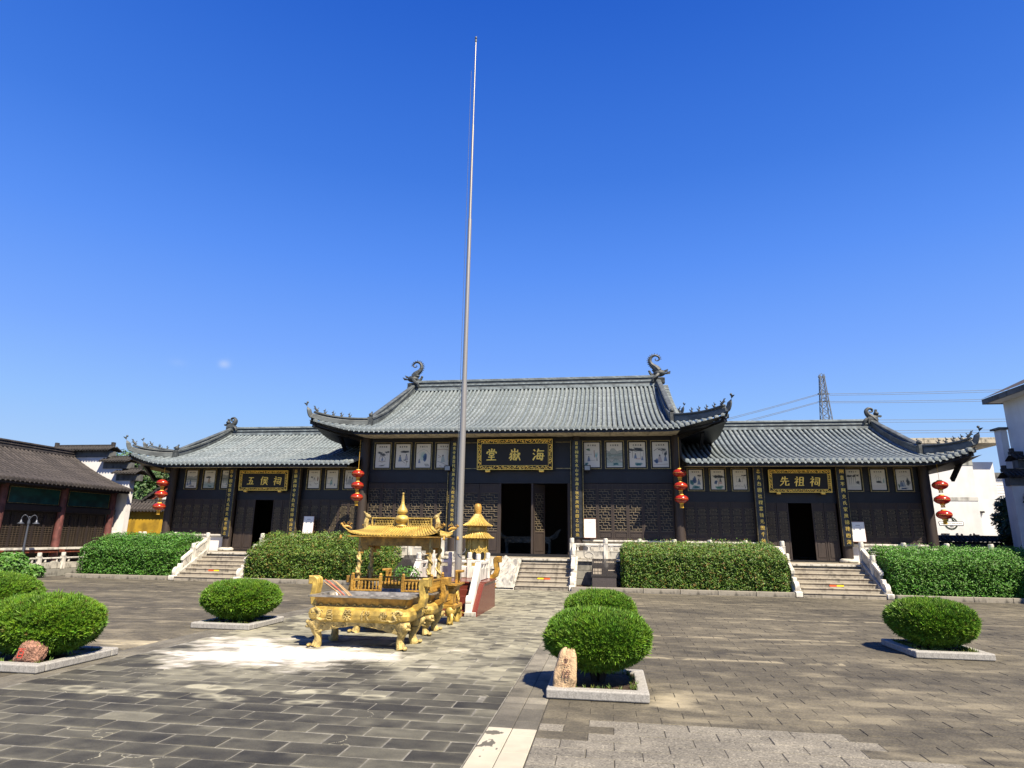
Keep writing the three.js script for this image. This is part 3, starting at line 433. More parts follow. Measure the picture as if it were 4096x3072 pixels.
function stairs(x0, x1, label, flanks, mid) {
  const t = thing('stone_staircase', label, 'staircase', [0, 0, 0]), n = 7, rise = TY / n, run = (ZK - ZT) / (n - 1);
  const seg = mid ? [[x0, mid[0]], [mid[1], x1]] : [[x0, x1]];
  for (const [a, b] of seg) for (let i = 0; i < n - 1; i++) {
    const z = ZK - i * run, y = (i + 1) * rise;
    const s = part('step', [span(a, b, i ? 0.02 : -0.05, y - 0.035, ZT + 0.002, z), rb(b - a, 0.032, run + 0.03, (a + b) / 2, y - 0.017, z - run / 2 + 0.005, 0.006)], M.step, t);
    part('edge_strip', bx(b - a - 0.02, 0.012, 0.006, (a + b) / 2, y - 0.04, z + 0.004), M.stepEdge, s);
  }
  const [a, b] = seg[seg.length - 1], y = rise * 2.45, z = ZK - 2 * run + 0.004, sx = a + (b - a) * 0.45;
  part('warning_sticker', [bx(0.2, 0.05, 0.004, sx, y, z)], mid ? M.sticker2 : M.sticker1, t); part('warning_sticker', [bx(0.2, 0.05, 0.004, sx + 0.21, y, z)], mid ? M.sticker1 : M.sticker2, t);
  for (const f of flanks) slopeRail(t, f);
  if (mid) { // carved marble ramp between the two flights
    const [p, q] = mid, blob = [];
    const hgt = (u, v) => { const X = u * 9, Yy = v * 12; return 0.16 * Math.pow(fbm(X * 0.7 + 2, Yy * 0.7 + 5, 4), 1.2) + 0.1 * Math.abs(Math.sin(X * 1.3 + 3 * Math.sin(Yy * 0.5)) * Math.cos(Yy * 1.1 + 2 * Math.sin(X * 0.7))); };
    part('carved_ramp', sheet((u, v) => [lerp(p + 0.02, q - 0.02, u), lerp(0.02, TY - 0.06, v) + (u > 0.05 && u < 0.95 && v > 0.03 && v < 0.97 ? hgt(u, v) : 0.03), lerp(ZK + 0.1, ZT + 0.02, v)], 60, 90), M.relief, t);
    part('ramp_base', extrude([[-ZK - 0.1, -0.02], [-ZT - 0.02, -0.02], [-ZT - 0.02, TY - 0.07], [-ZK - 0.08, 0.0]], q - p - 0.05).rotateY(Math.PI / 2).translate((p + q) / 2, 0, 0), M.marbleOld, t);
  }
}
stairs(CX - 2.3, CX + 2.3, 'wide stone staircase with a carved marble ramp up to the middle hall', [CX - 2.42, CX + 2.42], [CX - 0.6, CX + 0.6]);
stairs(CX + 9.32, CX + 11.62, 'narrow stone staircase up to the hall beside the white wall with the round emblem', [CX + 9.2, CX + 11.74]);
stairs(CX - 11.4, CX - 9.2, 'narrow stone staircase up to the hall beside the yellow wall', [CX - 11.52, CX - 9.08]);

// ---------------------------------------------------------------- tiled roofs
function rowGeo(path, r, side = 1) { // path: [y, z] from eave to top; barrel tiles that overlap, round end tile, drip tile
  const pos = [], N = 6, tri = (...p) => p.forEach((q) => pos.push(...q));
  const ring = (y, z, R, lift) => { const o = []; o.push([R, y - 0.07, z]); for (let i = 0; i <= N; i++) { const a = Math.PI * i / N; o.push([Math.cos(a) * R, y + Math.sin(a) * R + lift, z]); } o.push([-R, y - 0.07, z]); return o; };
  for (let i = 0; i + 1 < path.length; i++) {
    const [y0, z0] = path[i], [y1, z1] = path[i + 1], A = ring(y0, z0, r, 0), B = ring(y1, z1, r * 0.84, 0);
    for (let k = 0; k < N + 2; k++) tri(A[k], A[k + 1], B[k + 1], A[k], B[k + 1], B[k]);
    if (i) { const C = ring(y0, z0, r * 0.84, 0); for (let k = 0; k < N; k++) tri(C[k], C[k + 1], A[k + 1], C[k], A[k + 1], A[k]); }
  }
  const [y, z] = path[0], E = 10, R = r * 1.12;
  for (let k = 0; k < E; k++) { const a = 2 * Math.PI * k / E, b = 2 * Math.PI * (k + 1) / E, zf = z + 0.012; tri([0, y + r * 0.1, zf + 0.012], [Math.cos(a) * R, y + r * 0.1 + Math.sin(a) * R, zf], [Math.cos(b) * R, y + r * 0.1 + Math.sin(b) * R, zf]); tri([Math.cos(a) * R, y + r * 0.1 + Math.sin(a) * R, zf], [Math.cos(a) * R, y + r * 0.1 + Math.sin(a) * R, zf - 0.05], [Math.cos(b) * R, y + r * 0.1 + Math.sin(b) * R, zf]); tri([Math.cos(b) * R, y + r * 0.1 + Math.sin(b) * R, zf], [Math.cos(a) * R, y + r * 0.1 + Math.sin(a) * R, zf - 0.05], [Math.cos(b) * R, y + r * 0.1 + Math.sin(b) * R, zf - 0.05]); }
  const dx = 0.1 * side, dw = 0.062, top = y - 0.01, zd = z + 0.004;
  tri([dx - dw, top, zd], [dx + dw, top, zd], [dx + dw * 0.8, top - 0.06, zd], [dx - dw, top, zd], [dx + dw * 0.8, top - 0.06, zd], [dx, top - 0.105, zd + 0.01], [dx - dw, top, zd], [dx, top - 0.105, zd + 0.01], [dx - dw * 0.8, top - 0.06, zd]);
  const g = new THREE.BufferGeometry(); g.setAttribute('position', new THREE.Float32BufferAttribute(pos, 3)); g.computeVertexNormals();
  return metreUV(flat(g));
}
function taper(pts, radii, n = 7, seg = 40) {
  const c = new THREE.CatmullRomCurve3(pts.map((p) => V(...p))), f = c.computeFrenetFrames(seg, false), pos = [], rings = [];
  for (let i = 0; i <= seg; i++) { const t = i / seg, p = c.getPointAt(t), k = t * (radii.length - 1), a = Math.floor(k), R = lerp(radii[a], radii[Math.min(a + 1, radii.length - 1)], k - a), o = []; for (let j = 0; j < n; j++) { const w = 2 * Math.PI * j / n; o.push(p.clone().addScaledVector(f.normals[i], Math.cos(w) * R).addScaledVector(f.binormals[i], Math.sin(w) * R).toArray()); } rings.push(o); }
  for (let i = 0; i < seg; i++) for (let j = 0; j < n; j++) { const k = (j + 1) % n; pos.push(...rings[i][j], ...rings[i + 1][j], ...rings[i + 1][k], ...rings[i][j], ...rings[i + 1][k], ...rings[i][k]); }
  for (const r of [rings[0], rings[seg]]) for (let j = 1; j + 1 < n; j++) pos.push(...r[0], ...r[j], ...r[j + 1]);
  const g = new THREE.BufferGeometry(); g.setAttribute('position', new THREE.Float32BufferAttribute(pos, 3)); g.computeVertexNormals(); return g;
}
function dragonGeo() { // ridge-end beast, facing +x, standing at y = 0, about 1.45 m tall
  const tail = [[0.12, 0.55, 0], [0.0, 0.72, 0], [-0.17, 0.9, 0], [-0.24, 1.1, 0], [-0.18, 1.3, 0], [-0.02, 1.4, 0], [0.14, 1.33, 0], [0.18, 1.18, 0], [0.08, 1.1, 0], [0.0, 1.16, 0], [0.03, 1.22, 0]];
  const g = [taper(tail, [0.17, 0.17, 0.13, 0.1, 0.085, 0.075, 0.065, 0.05, 0.04, 0.03, 0.02], 8, 60)];
  const c = new THREE.CatmullRomCurve3(tail.map((p) => V(...p)));
  for (let i = 0; i < 15; i++) { const t = 0.16 + i * 0.046, p = c.getPointAt(t), d = c.getTangentAt(t), n = V(-d.y, d.x, 0), R = lerp(0.12, 0.05, i / 14); const q = p.clone().addScaledVector(n, R + 0.045).addScaledVector(d, 0.03); g.push(bar(p.clone().addScaledVector(n, R * 0.7).toArray(), q.toArray(), 0.035, 0.03)); }
  g.push(ball(0.24, 0.16, 0.42, 0, 1.15, 0.8, 0.75, 12), ball(0.17, 0.02, 0.58, 0, 1.1, 0.7, 0.8, 10));
  g.push(taper([[-0.1, 0.3, 0], [-0.2, 0.36, 0], [-0.28, 0.5, 0]], [0.1, 0.07, 0.05], 7, 10), ball(0.06, -0.28, 0.53, 0));
  for (const [x, y, dx, dy] of [[0.3, 0.5, 0.24, 0.06], [0.38, 0.38, 0.26, 0.07]]) for (const k of [-0.04, 0, 0.04]) g.push(bar([x, y, k], [x + dx, y + dy + k * 0.8, k * 2], 0.04, 0.035));
  g.push(taper([[0.1, 0.34, 0.1], [0.0, 0.2, 0.16], [-0.14, 0.08, 0.17], [-0.16, -0.1, 0.14]], [0.1, 0.09, 0.07, 0.05], 7, 16));
  for (let i = 0; i < 4; i++) g.push(rb(0.36, 0.05, 0.3, 0.2, 0.03 + i * 0.075 - 0.14, 0, 0.015));
  g.push(rb(0.42, 0.36, 0.22, 0.12, -0.0, 0, 0.02));
  return metreUV(join(g));
}
const DRAGON = dragonGeo();
const SCROLL = metreUV(join([taper([[0.22, -0.05, 0], [0.1, 0.12, 0], [-0.02, 0.26, 0], [-0.05, 0.4, 0], [0.04, 0.5, 0], [0.14, 0.46, 0], [0.13, 0.36, 0], [0.06, 0.36, 0]], [0.13, 0.13, 0.11, 0.09, 0.07, 0.055, 0.04, 0.03], 8, 40), ball(0.14, 0.18, 0.1, 0, 1, 0.9, 0.7), ball(0.09, 0.26, 0.28, 0), bar([0.2, 0.2, 0], [0.42, 0.16, 0], 0.08, 0.07), bar([0.24, 0.28, 0], [0.27, 0.45, 0], 0.07, 0.06), rb(0.34, 0.3, 0.22, 0.1, -0.02, 0, 0.02), taper([[-0.08, 0.05, 0.08], [-0.16, -0.02, 0.1], [-0.2, -0.14, 0.1]], [0.07, 0.06, 0.04], 6, 8)]));
const FIGURE = metreUV(join([ball(0.055, 0, 0.06, 0, 0.9, 1.2, 0.8, 8), ball(0.036, 0.02, 0.155, 0, 1, 1, 0.9, 8), bar([0.03, 0.15, 0], [0.075, 0.145, 0], 0.03, 0.025), bar([0.0, 0.18, 0], [-0.012, 0.235, 0], 0.022, 0.022), bar([-0.04, 0.06, 0], [-0.085, 0.15, 0], 0.025, 0.025), rb(0.12, 0.03, 0.07, 0, 0, 0, 0.008)]));
const LEAP = metreUV(join([taper([[-0.08, 0.03, 0], [0.0, 0.09, 0], [0.07, 0.17, 0], [0.1, 0.27, 0]], [0.05, 0.055, 0.04, 0.025], 7, 14), bar([0.05, 0.12, 0], [0.14, 0.13, 0], 0.03, 0.03), bar([-0.02, 0.1, 0], [-0.09, 0.2, 0], 0.03, 0.03), bar([-0.05, 0.03, 0], [-0.02, -0.03, 0], 0.04, 0.04), bar([0.1, 0.25, 0], [0.155, 0.27, 0], 0.03, 0.03)]));

function roof(parent, o) {
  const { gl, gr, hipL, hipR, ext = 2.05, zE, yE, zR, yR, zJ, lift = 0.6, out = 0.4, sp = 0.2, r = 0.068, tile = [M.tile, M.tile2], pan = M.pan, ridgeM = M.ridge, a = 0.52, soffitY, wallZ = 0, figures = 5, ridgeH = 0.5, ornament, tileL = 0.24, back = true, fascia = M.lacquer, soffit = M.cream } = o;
  const R = new THREE.Group(); R.name = 'roof'; parent.add(R);
  const yS = (z) => { const t = (zE - z) / (zE - zR); return yE + (yR - yE) * (a * t + (1 - a) * t * Math.abs(t)); };
  const S = (x) => (hipR && x > gr - 0.7 ? (x - gr + 0.7) / (ext + 0.7) : hipL && x < gl + 0.7 ? (gl + 0.7 - x) / (ext + 0.7) : 0);
  const zEv = (x) => zE + out * S(x) ** 2, up = (x) => lift * Math.pow(S(x), 2.2);
  const top = (x) => (hipR && x > gr ? lerp(zJ, zE + out, (x - gr) / ext) : hipL && x < gl ? lerp(zJ, zE + out, (gl - x) / ext) : zR);
  const xa = gl - (hipL ? ext : 0), xb = gr + (hipR ? ext : 0);
  // tile rows
  const n = Math.round((xb - xa) / sp), shared = {};
  for (let i = 0; i <= n; i++) {
    const x = xa + (xb - xa) * (i + 0.02) / (n + 0.04), z0 = zEv(x), z1 = top(x), m = tile[hash(i, 5) > 0.5 ? 1 : 0]; if (z0 - z1 < 0.12) continue;
    const flatRow = S(x) === 0, mk = () => { const k = Math.max(1, Math.round((z0 - z1) / tileL)), p = []; for (let j = 0; j <= k; j++) { const z = lerp(z0, z1, j / k); p.push([yS(z) + up(x), z]); } return rowGeo(p, r, i < n ? 1 : -1); };
    inst('tile_row', flatRow ? (shared.g ??= mk()) : mk(), m, R, [x, 0, 0]);
  }
  // the pan tiles below, fascia and soffit
  const C = Math.max(4, Math.round((zE - zR) / 0.15)); // courses of overlapping pan tiles
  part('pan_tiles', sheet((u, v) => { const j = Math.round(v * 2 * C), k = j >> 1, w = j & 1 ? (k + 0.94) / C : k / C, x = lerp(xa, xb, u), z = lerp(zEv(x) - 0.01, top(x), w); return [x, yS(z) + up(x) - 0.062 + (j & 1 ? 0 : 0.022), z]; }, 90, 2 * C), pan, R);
  part('fascia', sheet((u, v) => { const x = lerp(xa, xb, u), z = zEv(x) - 0.07; return [x, yS(zEv(x)) + up(x) - 0.03 - v * 0.15, z]; }, 60, 1), fascia, R);
  const sEdge = (u) => { const x = lerp(xa, xb, u), z = zEv(x) - 0.07; return [x, yS(zEv(x)) + up(x) - 0.18, z]; };
  const wl = hipL ? gl - 0.1 : gl, wr = hipR ? gr + 0.1 : gr;
  part('soffit', sheet((u, v) => { const e = sEdge(lerp((wl - xa) / (xb - xa), (wr - xa) / (xb - xa), u)); return [e[0], lerp(e[1], soffitY, v), lerp(e[2], wallZ, v)]; }, 30, 1), soffit, R);
  for (const [hip, g, s] of [[hipL, gl, -1], [hipR, gr, 1]]) if (hip) {
    const xt = g + s * ext, zb = 2 * zR - zE, zt = zE + out, X = (u) => lerp(g + s * 0.1, xt, u);
    part('corner_soffit', sheet((u, v) => { const e = sEdge((X(u) - xa) / (xb - xa)); return [lerp(e[0], g + s * 0.12, v), lerp(e[1], soffitY, v), lerp(e[2], wallZ, v)]; }, 12, 4), M.lacquer, R);
    part('corner_board', [bar([g + s * 0.15, soffitY - 0.12, wallZ + 0.1], [xt - s * 0.12, yS(zt) + up(xt) - 0.2, zt - 0.12], 0.16, 0.2), bar([g + s * 1.0, soffitY + 0.02, wallZ + 0.75], [g + s * 1.0, soffitY - 0.5, wallZ + 0.1], 0.1, 0.16)], M.lacquer, R);
    part('corner_panel', new THREE.BufferGeometry().setFromPoints([V(g + s * 1.55, soffitY + 0.05, wallZ - 0.4), V(g + s * 0.75, soffitY - 0.02, wallZ - 0.1), V(g + s * 0.9, soffitY + 0.12, wallZ + 0.62), V(g + s * 1.55, soffitY + 0.05, wallZ - 0.4), V(g + s * 0.9, soffitY + 0.12, wallZ + 0.62), V(g + s * 1.68, soffitY + 0.3, wallZ + 0.9)]), soffit, R);
    // side skirt, its tiles and edge
    const sy = (z) => { const d = Math.min(zt - z, z - (2 * zR - zt)); const q = clamp(1 - d / (ext + 0.7), 0, 1); return yS(zE) + lift * Math.pow(q, 2.2); };
    const side = (u, v) => { const z = lerp(zt, 2 * zR - zt, u), zi = clamp(z, 2 * zR - zJ, zJ), d = Math.max(0, z - zJ, 2 * zR - zJ - z) / ext; const w = v * (1 - clamp(d, 0, 1)); return [lerp(xt, g, w), lerp(sy(z), yS(zJ), w), z]; };
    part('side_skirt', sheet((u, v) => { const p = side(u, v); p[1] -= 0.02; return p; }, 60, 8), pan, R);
    part('side_fascia', sheet((u, v) => { const p = side(u, 0); return [p[0] - s * 0.06, p[1] - 0.03 - v * 0.15, p[2]]; }, 60, 1), fascia, R);
    part('side_soffit', sheet((u, v) => { const p = side(u, 0); return [lerp(p[0] - s * 0.06, g + s * 0.1, v), lerp(p[1] - 0.18, soffitY, v), p[2]]; }, 40, 1), fascia, R);
    // gable wall, gable ridge with its outer row of short tiles, hip ridge with its lifted end
    const out2 = []; for (let i = 0; i <= 12; i++) { const z = lerp(zJ - 0.05, zR, i / 12); out2.push([-z, yS(z)]); } for (let i = 11; i >= 0; i--) { const z = lerp(zJ - 0.05, zR, i / 12); out2.push([-(2 * zR - z), yS(z)]); }
    part('gable_wall', extrude(out2, 0.1).rotateY(Math.PI / 2).translate(g - s * 0.06, 0, 0), M.lacquer, R);
    const gp = [], gq = []; for (let i = 0; i <= 26; i++) { const z = lerp(zR, zJ + 0.05, i / 26); gp.push([g, yS(z) + 0.02, z]); gq.push([g, yS(z) + 0.3, z]); }
    part('gable_ridge', [sweep(gp, () => 0.17, () => 0.3), sweep(gq, () => 0.23, () => 0.09)], ridgeM, R);
    const stub = []; for (let z = zR + 0.25; z < zJ - 0.1; z += 0.2) { const c = new THREE.CylinderGeometry(0.055, 0.055, 0.32, 8).rotateZ(Math.PI / 2); stub.push(c.translate(g + s * 0.27, yS(z) + 0.1, z)); }
    part('gable_edge_tiles', stub, tile[0], R);
    part('gable_ridge_end', [rb(0.2, 0.42, 0.24, g, yS(zJ) + 0.16, zJ + 0.06, 0.02), ball(0.1, g, yS(zJ) + 0.46, zJ + 0.02, 0.9, 1, 1.1, 8), bar([g, yS(zJ) + 0.5, zJ], [g, yS(zJ) + 0.62, zJ - 0.08], 0.05, 0.05), bar([g, yS(zJ) + 0.44, zJ + 0.08], [g, yS(zJ) + 0.46, zJ + 0.2], 0.06, 0.06)], M.beast, R);
    const hp = [], N = 30, yl = yS(zt) + up(xt);
    for (let i = 0; i <= N; i++) { const k = i / N, x = lerp(g, xt, k), z = top(x); hp.push([x, yS(z) + up(x) + 0.02, z]); }
    const end = hp[N]; for (const [dx, dy] of [[0.04, 0.06], [0.07, 0.15], [0.09, 0.26], [0.095, 0.38], [0.09, 0.48]]) hp.push([end[0] + s * dx, end[1] + dy, end[2] + dx]);
    for (let i = 0; i < hp.length; i++) { const k = i / (hp.length - 1); hp[i][1] += 0.1 * Math.pow(clamp((k - 0.55) / 0.45, 0, 1), 2); }
    part('hip_ridge', [sweep(hp, (t) => lerp(0.15, t > 0.85 ? 0.07 : 0.13, t), (t) => 0.25 * (1 - 0.45 * Math.pow(t, 4))), sweep(hp.slice(0, N - 1).map((p) => [p[0], p[1] + 0.25, p[2]]), () => 0.2, () => 0.06), ball(0.045, hp[hp.length - 1][0], hp[hp.length - 1][1] + 0.05, hp[hp.length - 1][2])], ridgeM, R);
    for (let i = 0; i < figures; i++) { const q = hp[Math.round(lerp(11, N - 3, figures > 1 ? i / (figures - 1) : 0))], lastOne = i === figures - 1; const f = inst('roof_figure', lastOne ? LEAP : FIGURE, M.beast, R, [q[0], q[1] + (lastOne ? 0.3 : 0.29), q[2]]); f.rotation.y = s > 0 ? -0.6 : Math.PI + 0.6; f.scale.setScalar(lastOne ? 0.85 : 0.95); }
  }
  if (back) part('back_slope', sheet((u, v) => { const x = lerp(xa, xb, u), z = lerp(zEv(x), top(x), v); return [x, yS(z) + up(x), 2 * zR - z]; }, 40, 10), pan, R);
  // main ridge in courses
  const L = gr - gl, mx = (gl + gr) / 2, hs = [0.26, 0.18, 0.14, 0.2, 0.22], ws = [0.3, 0.2, 0.26, 0.19, 0.27], tot = hs.reduce((p, q) => p + q); let y = yR - 0.04;
  hs.forEach((h, i) => { const hh = h / tot * ridgeH; part('ridge_course', rb(L - (i % 2 ? 0.04 : 0), hh - 0.004, ws[i], mx, y + hh / 2, zR, 0.012), i % 2 ? ridgeM : tile[0], R); y += hh; });
  if (ornament) for (const [hip, g, s] of [[hipL, gl, -1], [hipR, gr, 1]]) if (hip) { const d = inst('ridge_beast', ornament.geo, M.beast, R, [g - s * 0.1, yR + ornament.dy, zR + 0.02]); d.scale.set(s * ornament.k * 1.15, ornament.k * 0.98, ornament.k * 1.3); }
  return R;
}
// ---------------------------------------------------------------- halls
function latticeGeo(w, h, fine) { // bars in the x,y plane from 0,0, 2.4 cm thick
  const g = [], t = fine ? 0.016 : 0.02, H = (x0, x1, y) => g.push(bx(x1 - x0, t, 0.024, (x0 + x1) / 2, y, 0)), U = (x, y0, y1) => g.push(bx(t, y1 - y0 - t, 0.022, x, (y0 + y1) / 2, 0));
  const n = Math.max(1, Math.round(h / (fine ? 0.22 : 0.36))), u = h / n;
  for (let i = 0; i < n; i++) {
    const y = i * u; H(0, w, y + u * 0.02);
    if (fine) { for (let k = 1; k < 5; k++) H(k % 2 ? 0 : w * 0.14, k % 2 ? w : w * 0.86, y + u * k / 5); U(w * 0.14, y + u * 0.2, y + u * 0.6); U(w * 0.86, y + u * 0.4, y + u * 0.8); U(w * 0.5, y + u * 0.6, y + u * 0.8); }
    else { H(0, w * 0.2, y + u * 0.5); H(w * 0.8, w, y + u * 0.5); H(w * 0.2, w * 0.8, y + u * 0.2); H(w * 0.2, w * 0.8, y + u * 0.8); H(w * 0.34, w * 0.66, y + u * 0.5); U(w * 0.2, y + u * 0.2, y + u * 0.5); U(w * 0.8, y + u * 0.5, y + u * 0.8); U(w * 0.34, y + u * 0.5, y + u * 0.8); U(w * 0.66, y + u * 0.2, y + u * 0.5); U(w * 0.5, y, y + u * 0.2); U(w * 0.5, y + u * 0.8, y + u); H(0, w * 0.2, y + u * 0.78); H(w * 0.8, w, y + u * 0.22); U(w * 0.2, y + u * 0.78, y + u); U(w * 0.8, y, y + u * 0.22); }
  }
  H(0, w, h);
  return metreUV(join(g));
}
const latCache = {};
function leaf(parent, x, y, z, w, h, latY0, latY1, fine, name = 'lattice_panel', turn = 0) { // one lattice leaf, its hinge at x
  const s = fine ? 0.05 : 0.06, key = [w, latY0, latY1, fine].join(), G = new THREE.Group(); G.name = name; G.position.set(x, y, z); G.rotation.y = turn; parent.add(G);
  const g = [span(0.004, s, 0, h, -0.025, 0.025), span(w - s, w - 0.004, 0, h, -0.025, 0.025)];
  for (const [a, b] of [[0, 0.06], [latY0 - 0.06, latY0], [latY1, latY1 + 0.06], [h - 0.06, h]]) g.push(span(s, w - s, a, b, -0.022, 0.022));
  part('leaf_frame', g, M.timber, G);
  part('lower_board', [span(s, w - s, 0.06, latY0 - 0.06, -0.01, 0.008), rb(w - 2 * s - 0.06, Math.max(0.05, latY0 - 0.2), 0.02, w / 2, latY0 / 2, 0.012, 0.006)], M.timber, G);
  if (h - latY1 > 0.2) part('upper_board', [span(s, w - s, latY1 + 0.06, h - 0.06, -0.01, 0.006)], M.timber, G);
  inst('lattice', (latCache[key] ??= latticeGeo(w - 2 * s, latY1 - latY0, fine)), M.lattice, G, [s, latY0, 0.006]);
  part('interior_dark_board', span(s, w - s, latY0, latY1, -0.022, -0.016), M.backing, G);  // opaque dark board, added in place of glass over an unlit interior
  return G;
}
function columnGeo(h, r = 0.19) { return join([cyl(r, r * 0.96, h - 0.14, 0, 0.14, 0, 20)]); }
const baseGeo = (r = 0.19) => lathe([[0, 0], [r * 1.5, 0], [r * 1.62, 0.05], [r * 1.5, 0.11], [r * 1.15, 0.145], [0, 0.145]], 20);
function shell(t, w, h, d, z, o) { // room behind the façade: floor, side and back walls, ceiling
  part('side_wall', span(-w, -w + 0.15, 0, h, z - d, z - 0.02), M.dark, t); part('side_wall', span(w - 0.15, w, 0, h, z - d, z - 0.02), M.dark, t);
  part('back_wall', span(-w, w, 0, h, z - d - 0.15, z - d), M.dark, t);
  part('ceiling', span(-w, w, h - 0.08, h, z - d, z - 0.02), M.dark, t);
}
// ---- middle hall
const hall = thing('temple_hall', 'tall dark middle hall with dragon ridge ends, gold name board and open doorway', 'hall', [CX, TY, ZF]);
roof(hall, { gl: -6.15, gr: 6.15, hipL: true, hipR: true, ext: 1.78, zE: 1.5, yE: 4.73, zR: -5.5, yR: 7.95, zJ: 0.05, lift: 0.5, out: 0.45, soffitY: 4.62, ornament: { geo: DRAGON, k: 0.94, dy: 0.25 }, ridgeH: 0.56, figures: 5 });
for (const x of [-6.25, -2.44, 2.44, 6.25]) { const c = part('column', columnGeo(4.6).translate(x, 0, 0.12), M.timber, hall); part('column_base', baseGeo().translate(x, 0, 0.12), M.marbleOld, c); }
shell(hall, 6.4, 4.6, 9, -0.1);
part('top_beam', span(-6.4, 6.4, 4.45, 4.66, -0.1, 0.06), M.lacquer, hall);
for (const s of [-1, 1]) {
  const a = s < 0 ? -6.06 : 2.63, b = s < 0 ? -2.63 : 6.06, w = (b - a) / 6;
  part('picture_board', span(a - 0.2, b + 0.2, 3.28, 4.45, -0.1, 0.02), M.lacquer, hall);
  part('frieze_board', [span(a - 0.2, b + 0.2, 2.84, 3.27, -0.1, 0.03), span(a, b, 3.24, 3.27, 0.03, 0.05), span(a, b, 2.80, 2.84, -0.1, 0.05)], M.navy, hall);
  for (let i = 0; i < 6; i++) leaf(hall, a + i * w, 0.66, 0.0, w, 2.12, 0.34, 1.9, false);
  part('dado', span(a - 0.2, b + 0.2, 0, 0.6, -0.12, 0.04), M.marbleOld, hall); part('dado_cap', rb(b - a + 0.3, 0.06, 0.26, (a + b) / 2, 0.63, 0.02, 0.01), M.marble, hall);
}
part('picture_board', span(-2.3, 2.3, 3.28, 4.45, -0.1, 0.0), M.navy, hall);
for (const s of [-1, 1]) part('gilt_moulding', [span(s * 1.92 - 0.32, s * 1.92 + 0.32, 4.40, 4.42, 0.0, 0.014), span(s * 1.92 - 0.32, s * 1.92 + 0.32, 3.36, 3.38, 0.0, 0.014), span(s * 2.24 - 0.008, s * 2.24 + 0.008, 3.38, 4.40, 0.0, 0.014)], M.frameGold, hall);
part('frieze_board', [span(-2.3, 2.3, 2.84, 3.27, -0.1, 0.03), span(-2.25, 2.25, 2.78, 2.84, -0.1, 0.05)], M.navy, hall);
for (let i = 0; i < 2; i++) leaf(hall, -2.26 + i * 0.82, 0.1, 0, 0.81, 2.66, 0.85, 2.3, false, 'door_leaf');
leaf(hall, 0.72, 0.1, -0.05, 0.62, 2.66, 0.85, 2.3, false, 'door_leaf', 0.9);
part('door_jamb', [span(-0.63, -0.56, 0.1, 2.78, -0.08, 0.03), span(0.64, 0.72, 0.1, 2.78, -0.08, 0.03), span(2.06, 2.26, 0.1, 2.78, -0.08, 0.03)], M.timber, hall);
part('threshold', span(-2.3, 2.3, 0, 0.1, -0.1, 0.05), M.lacquer, hall);
// ---- two side halls
function sideHall(s, label) {
  const t = thing('side_hall', label, 'hall', [CX + s * 10.56, TY, ZF]);
  // inner end meets the middle hall, outer end carries the hip
  const o = { zE: 1.5, yE: 3.47, zR: -3.5, yR: 5.42, zJ: 0.25, lift: 0.46, out: 0.14, ext: 1.15, soffitY: 3.42, ornament: { geo: SCROLL, k: 1.05, dy: 0.34 }, ridgeH: 0.42, figures: 5, sp: 0.205 };
  roof(t, s > 0 ? { ...o, gl: -4.1, gr: 4.2, hipR: true } : { ...o, gl: -4.2, gr: 4.1, hipL: true, figures: 3 });
  for (const x of [-1.44, 1.44, s * 4.28]) { const c = part('column', columnGeo(3.4, 0.17).translate(x, 0, 0.12), M.timber, t); part('column_base', baseGeo(0.19).translate(x, 0, 0.12), M.marbleOld, c); }
  shell(t, 4.2, 3.4, 6.5, -0.1);
  part('top_beam', span(-4.3, 4.3, 3.36, 3.46, -0.1, 0.05), M.lacquer, t);
  for (const q of [-1, 1]) {
    const a = q < 0 ? -4.12 : 1.6, b = q < 0 ? -1.6 : 4.12, w = (b - a) / 6;
    part('picture_board', span(a - 0.15, b + 0.15, 2.5, 3.36, -0.1, 0.02), M.lacquer, t);
    part('frieze_board', [span(a - 0.15, b + 0.15, 2.15, 2.49, -0.1, 0.03), span(a, b, 2.1, 2.15, -0.1, 0.045)], M.navy, t);
    for (let i = 0; i < 6; i++) leaf(t, a + i * w, 0.66, 0, w, 1.44, 0.24, 1.22, true);
    part('dado', span(a - 0.1, b + 0.1, 0, 0.6, -0.12, 0.05), M.plaster, t); part('dado_cap', rb(b - a + 0.25, 0.06, 0.26, (a + b) / 2, 0.63, 0.03, 0.01), M.marble, t);
  }
  part('picture_board', span(-1.3, 1.3, 2.5, 3.36, -0.1, 0.0), M.navy, t);
  part('frieze_board', [span(-1.3, 1.3, 2.15, 2.49, -0.1, 0.03), span(-1.28, 1.28, 2.08, 2.15, -0.1, 0.045)], M.navy, t);
  for (let i = 0; i < 2; i++) { leaf(t, -1.24 + i * 0.42, 0.06, 0, 0.41, 2.02, 0.7, 1.72, true, 'door_leaf'); leaf(t, 0.4 + i * 0.42, 0.06, 0, 0.41, 2.02, 0.7, 1.72, true, 'door_leaf'); }
  part('threshold', span(-1.3, 1.3, 0, 0.06, -0.08, 0.05), M.lacquer, t);
  if (s > 0) part('gable_side', span(4.2, 4.34, 0, 3.4, -6.7, 0.1), M.lacquer, t); else part('gable_side', span(-4.34, -4.2, 0, 3.4, -6.7, 0.1), M.lacquer, t);
  return t;
}
sideHall(-1, 'low dark side hall with hipped roof end next to the yellow wall');
sideHall(1, 'low dark side hall with hipped roof end next to the white emblem wall');
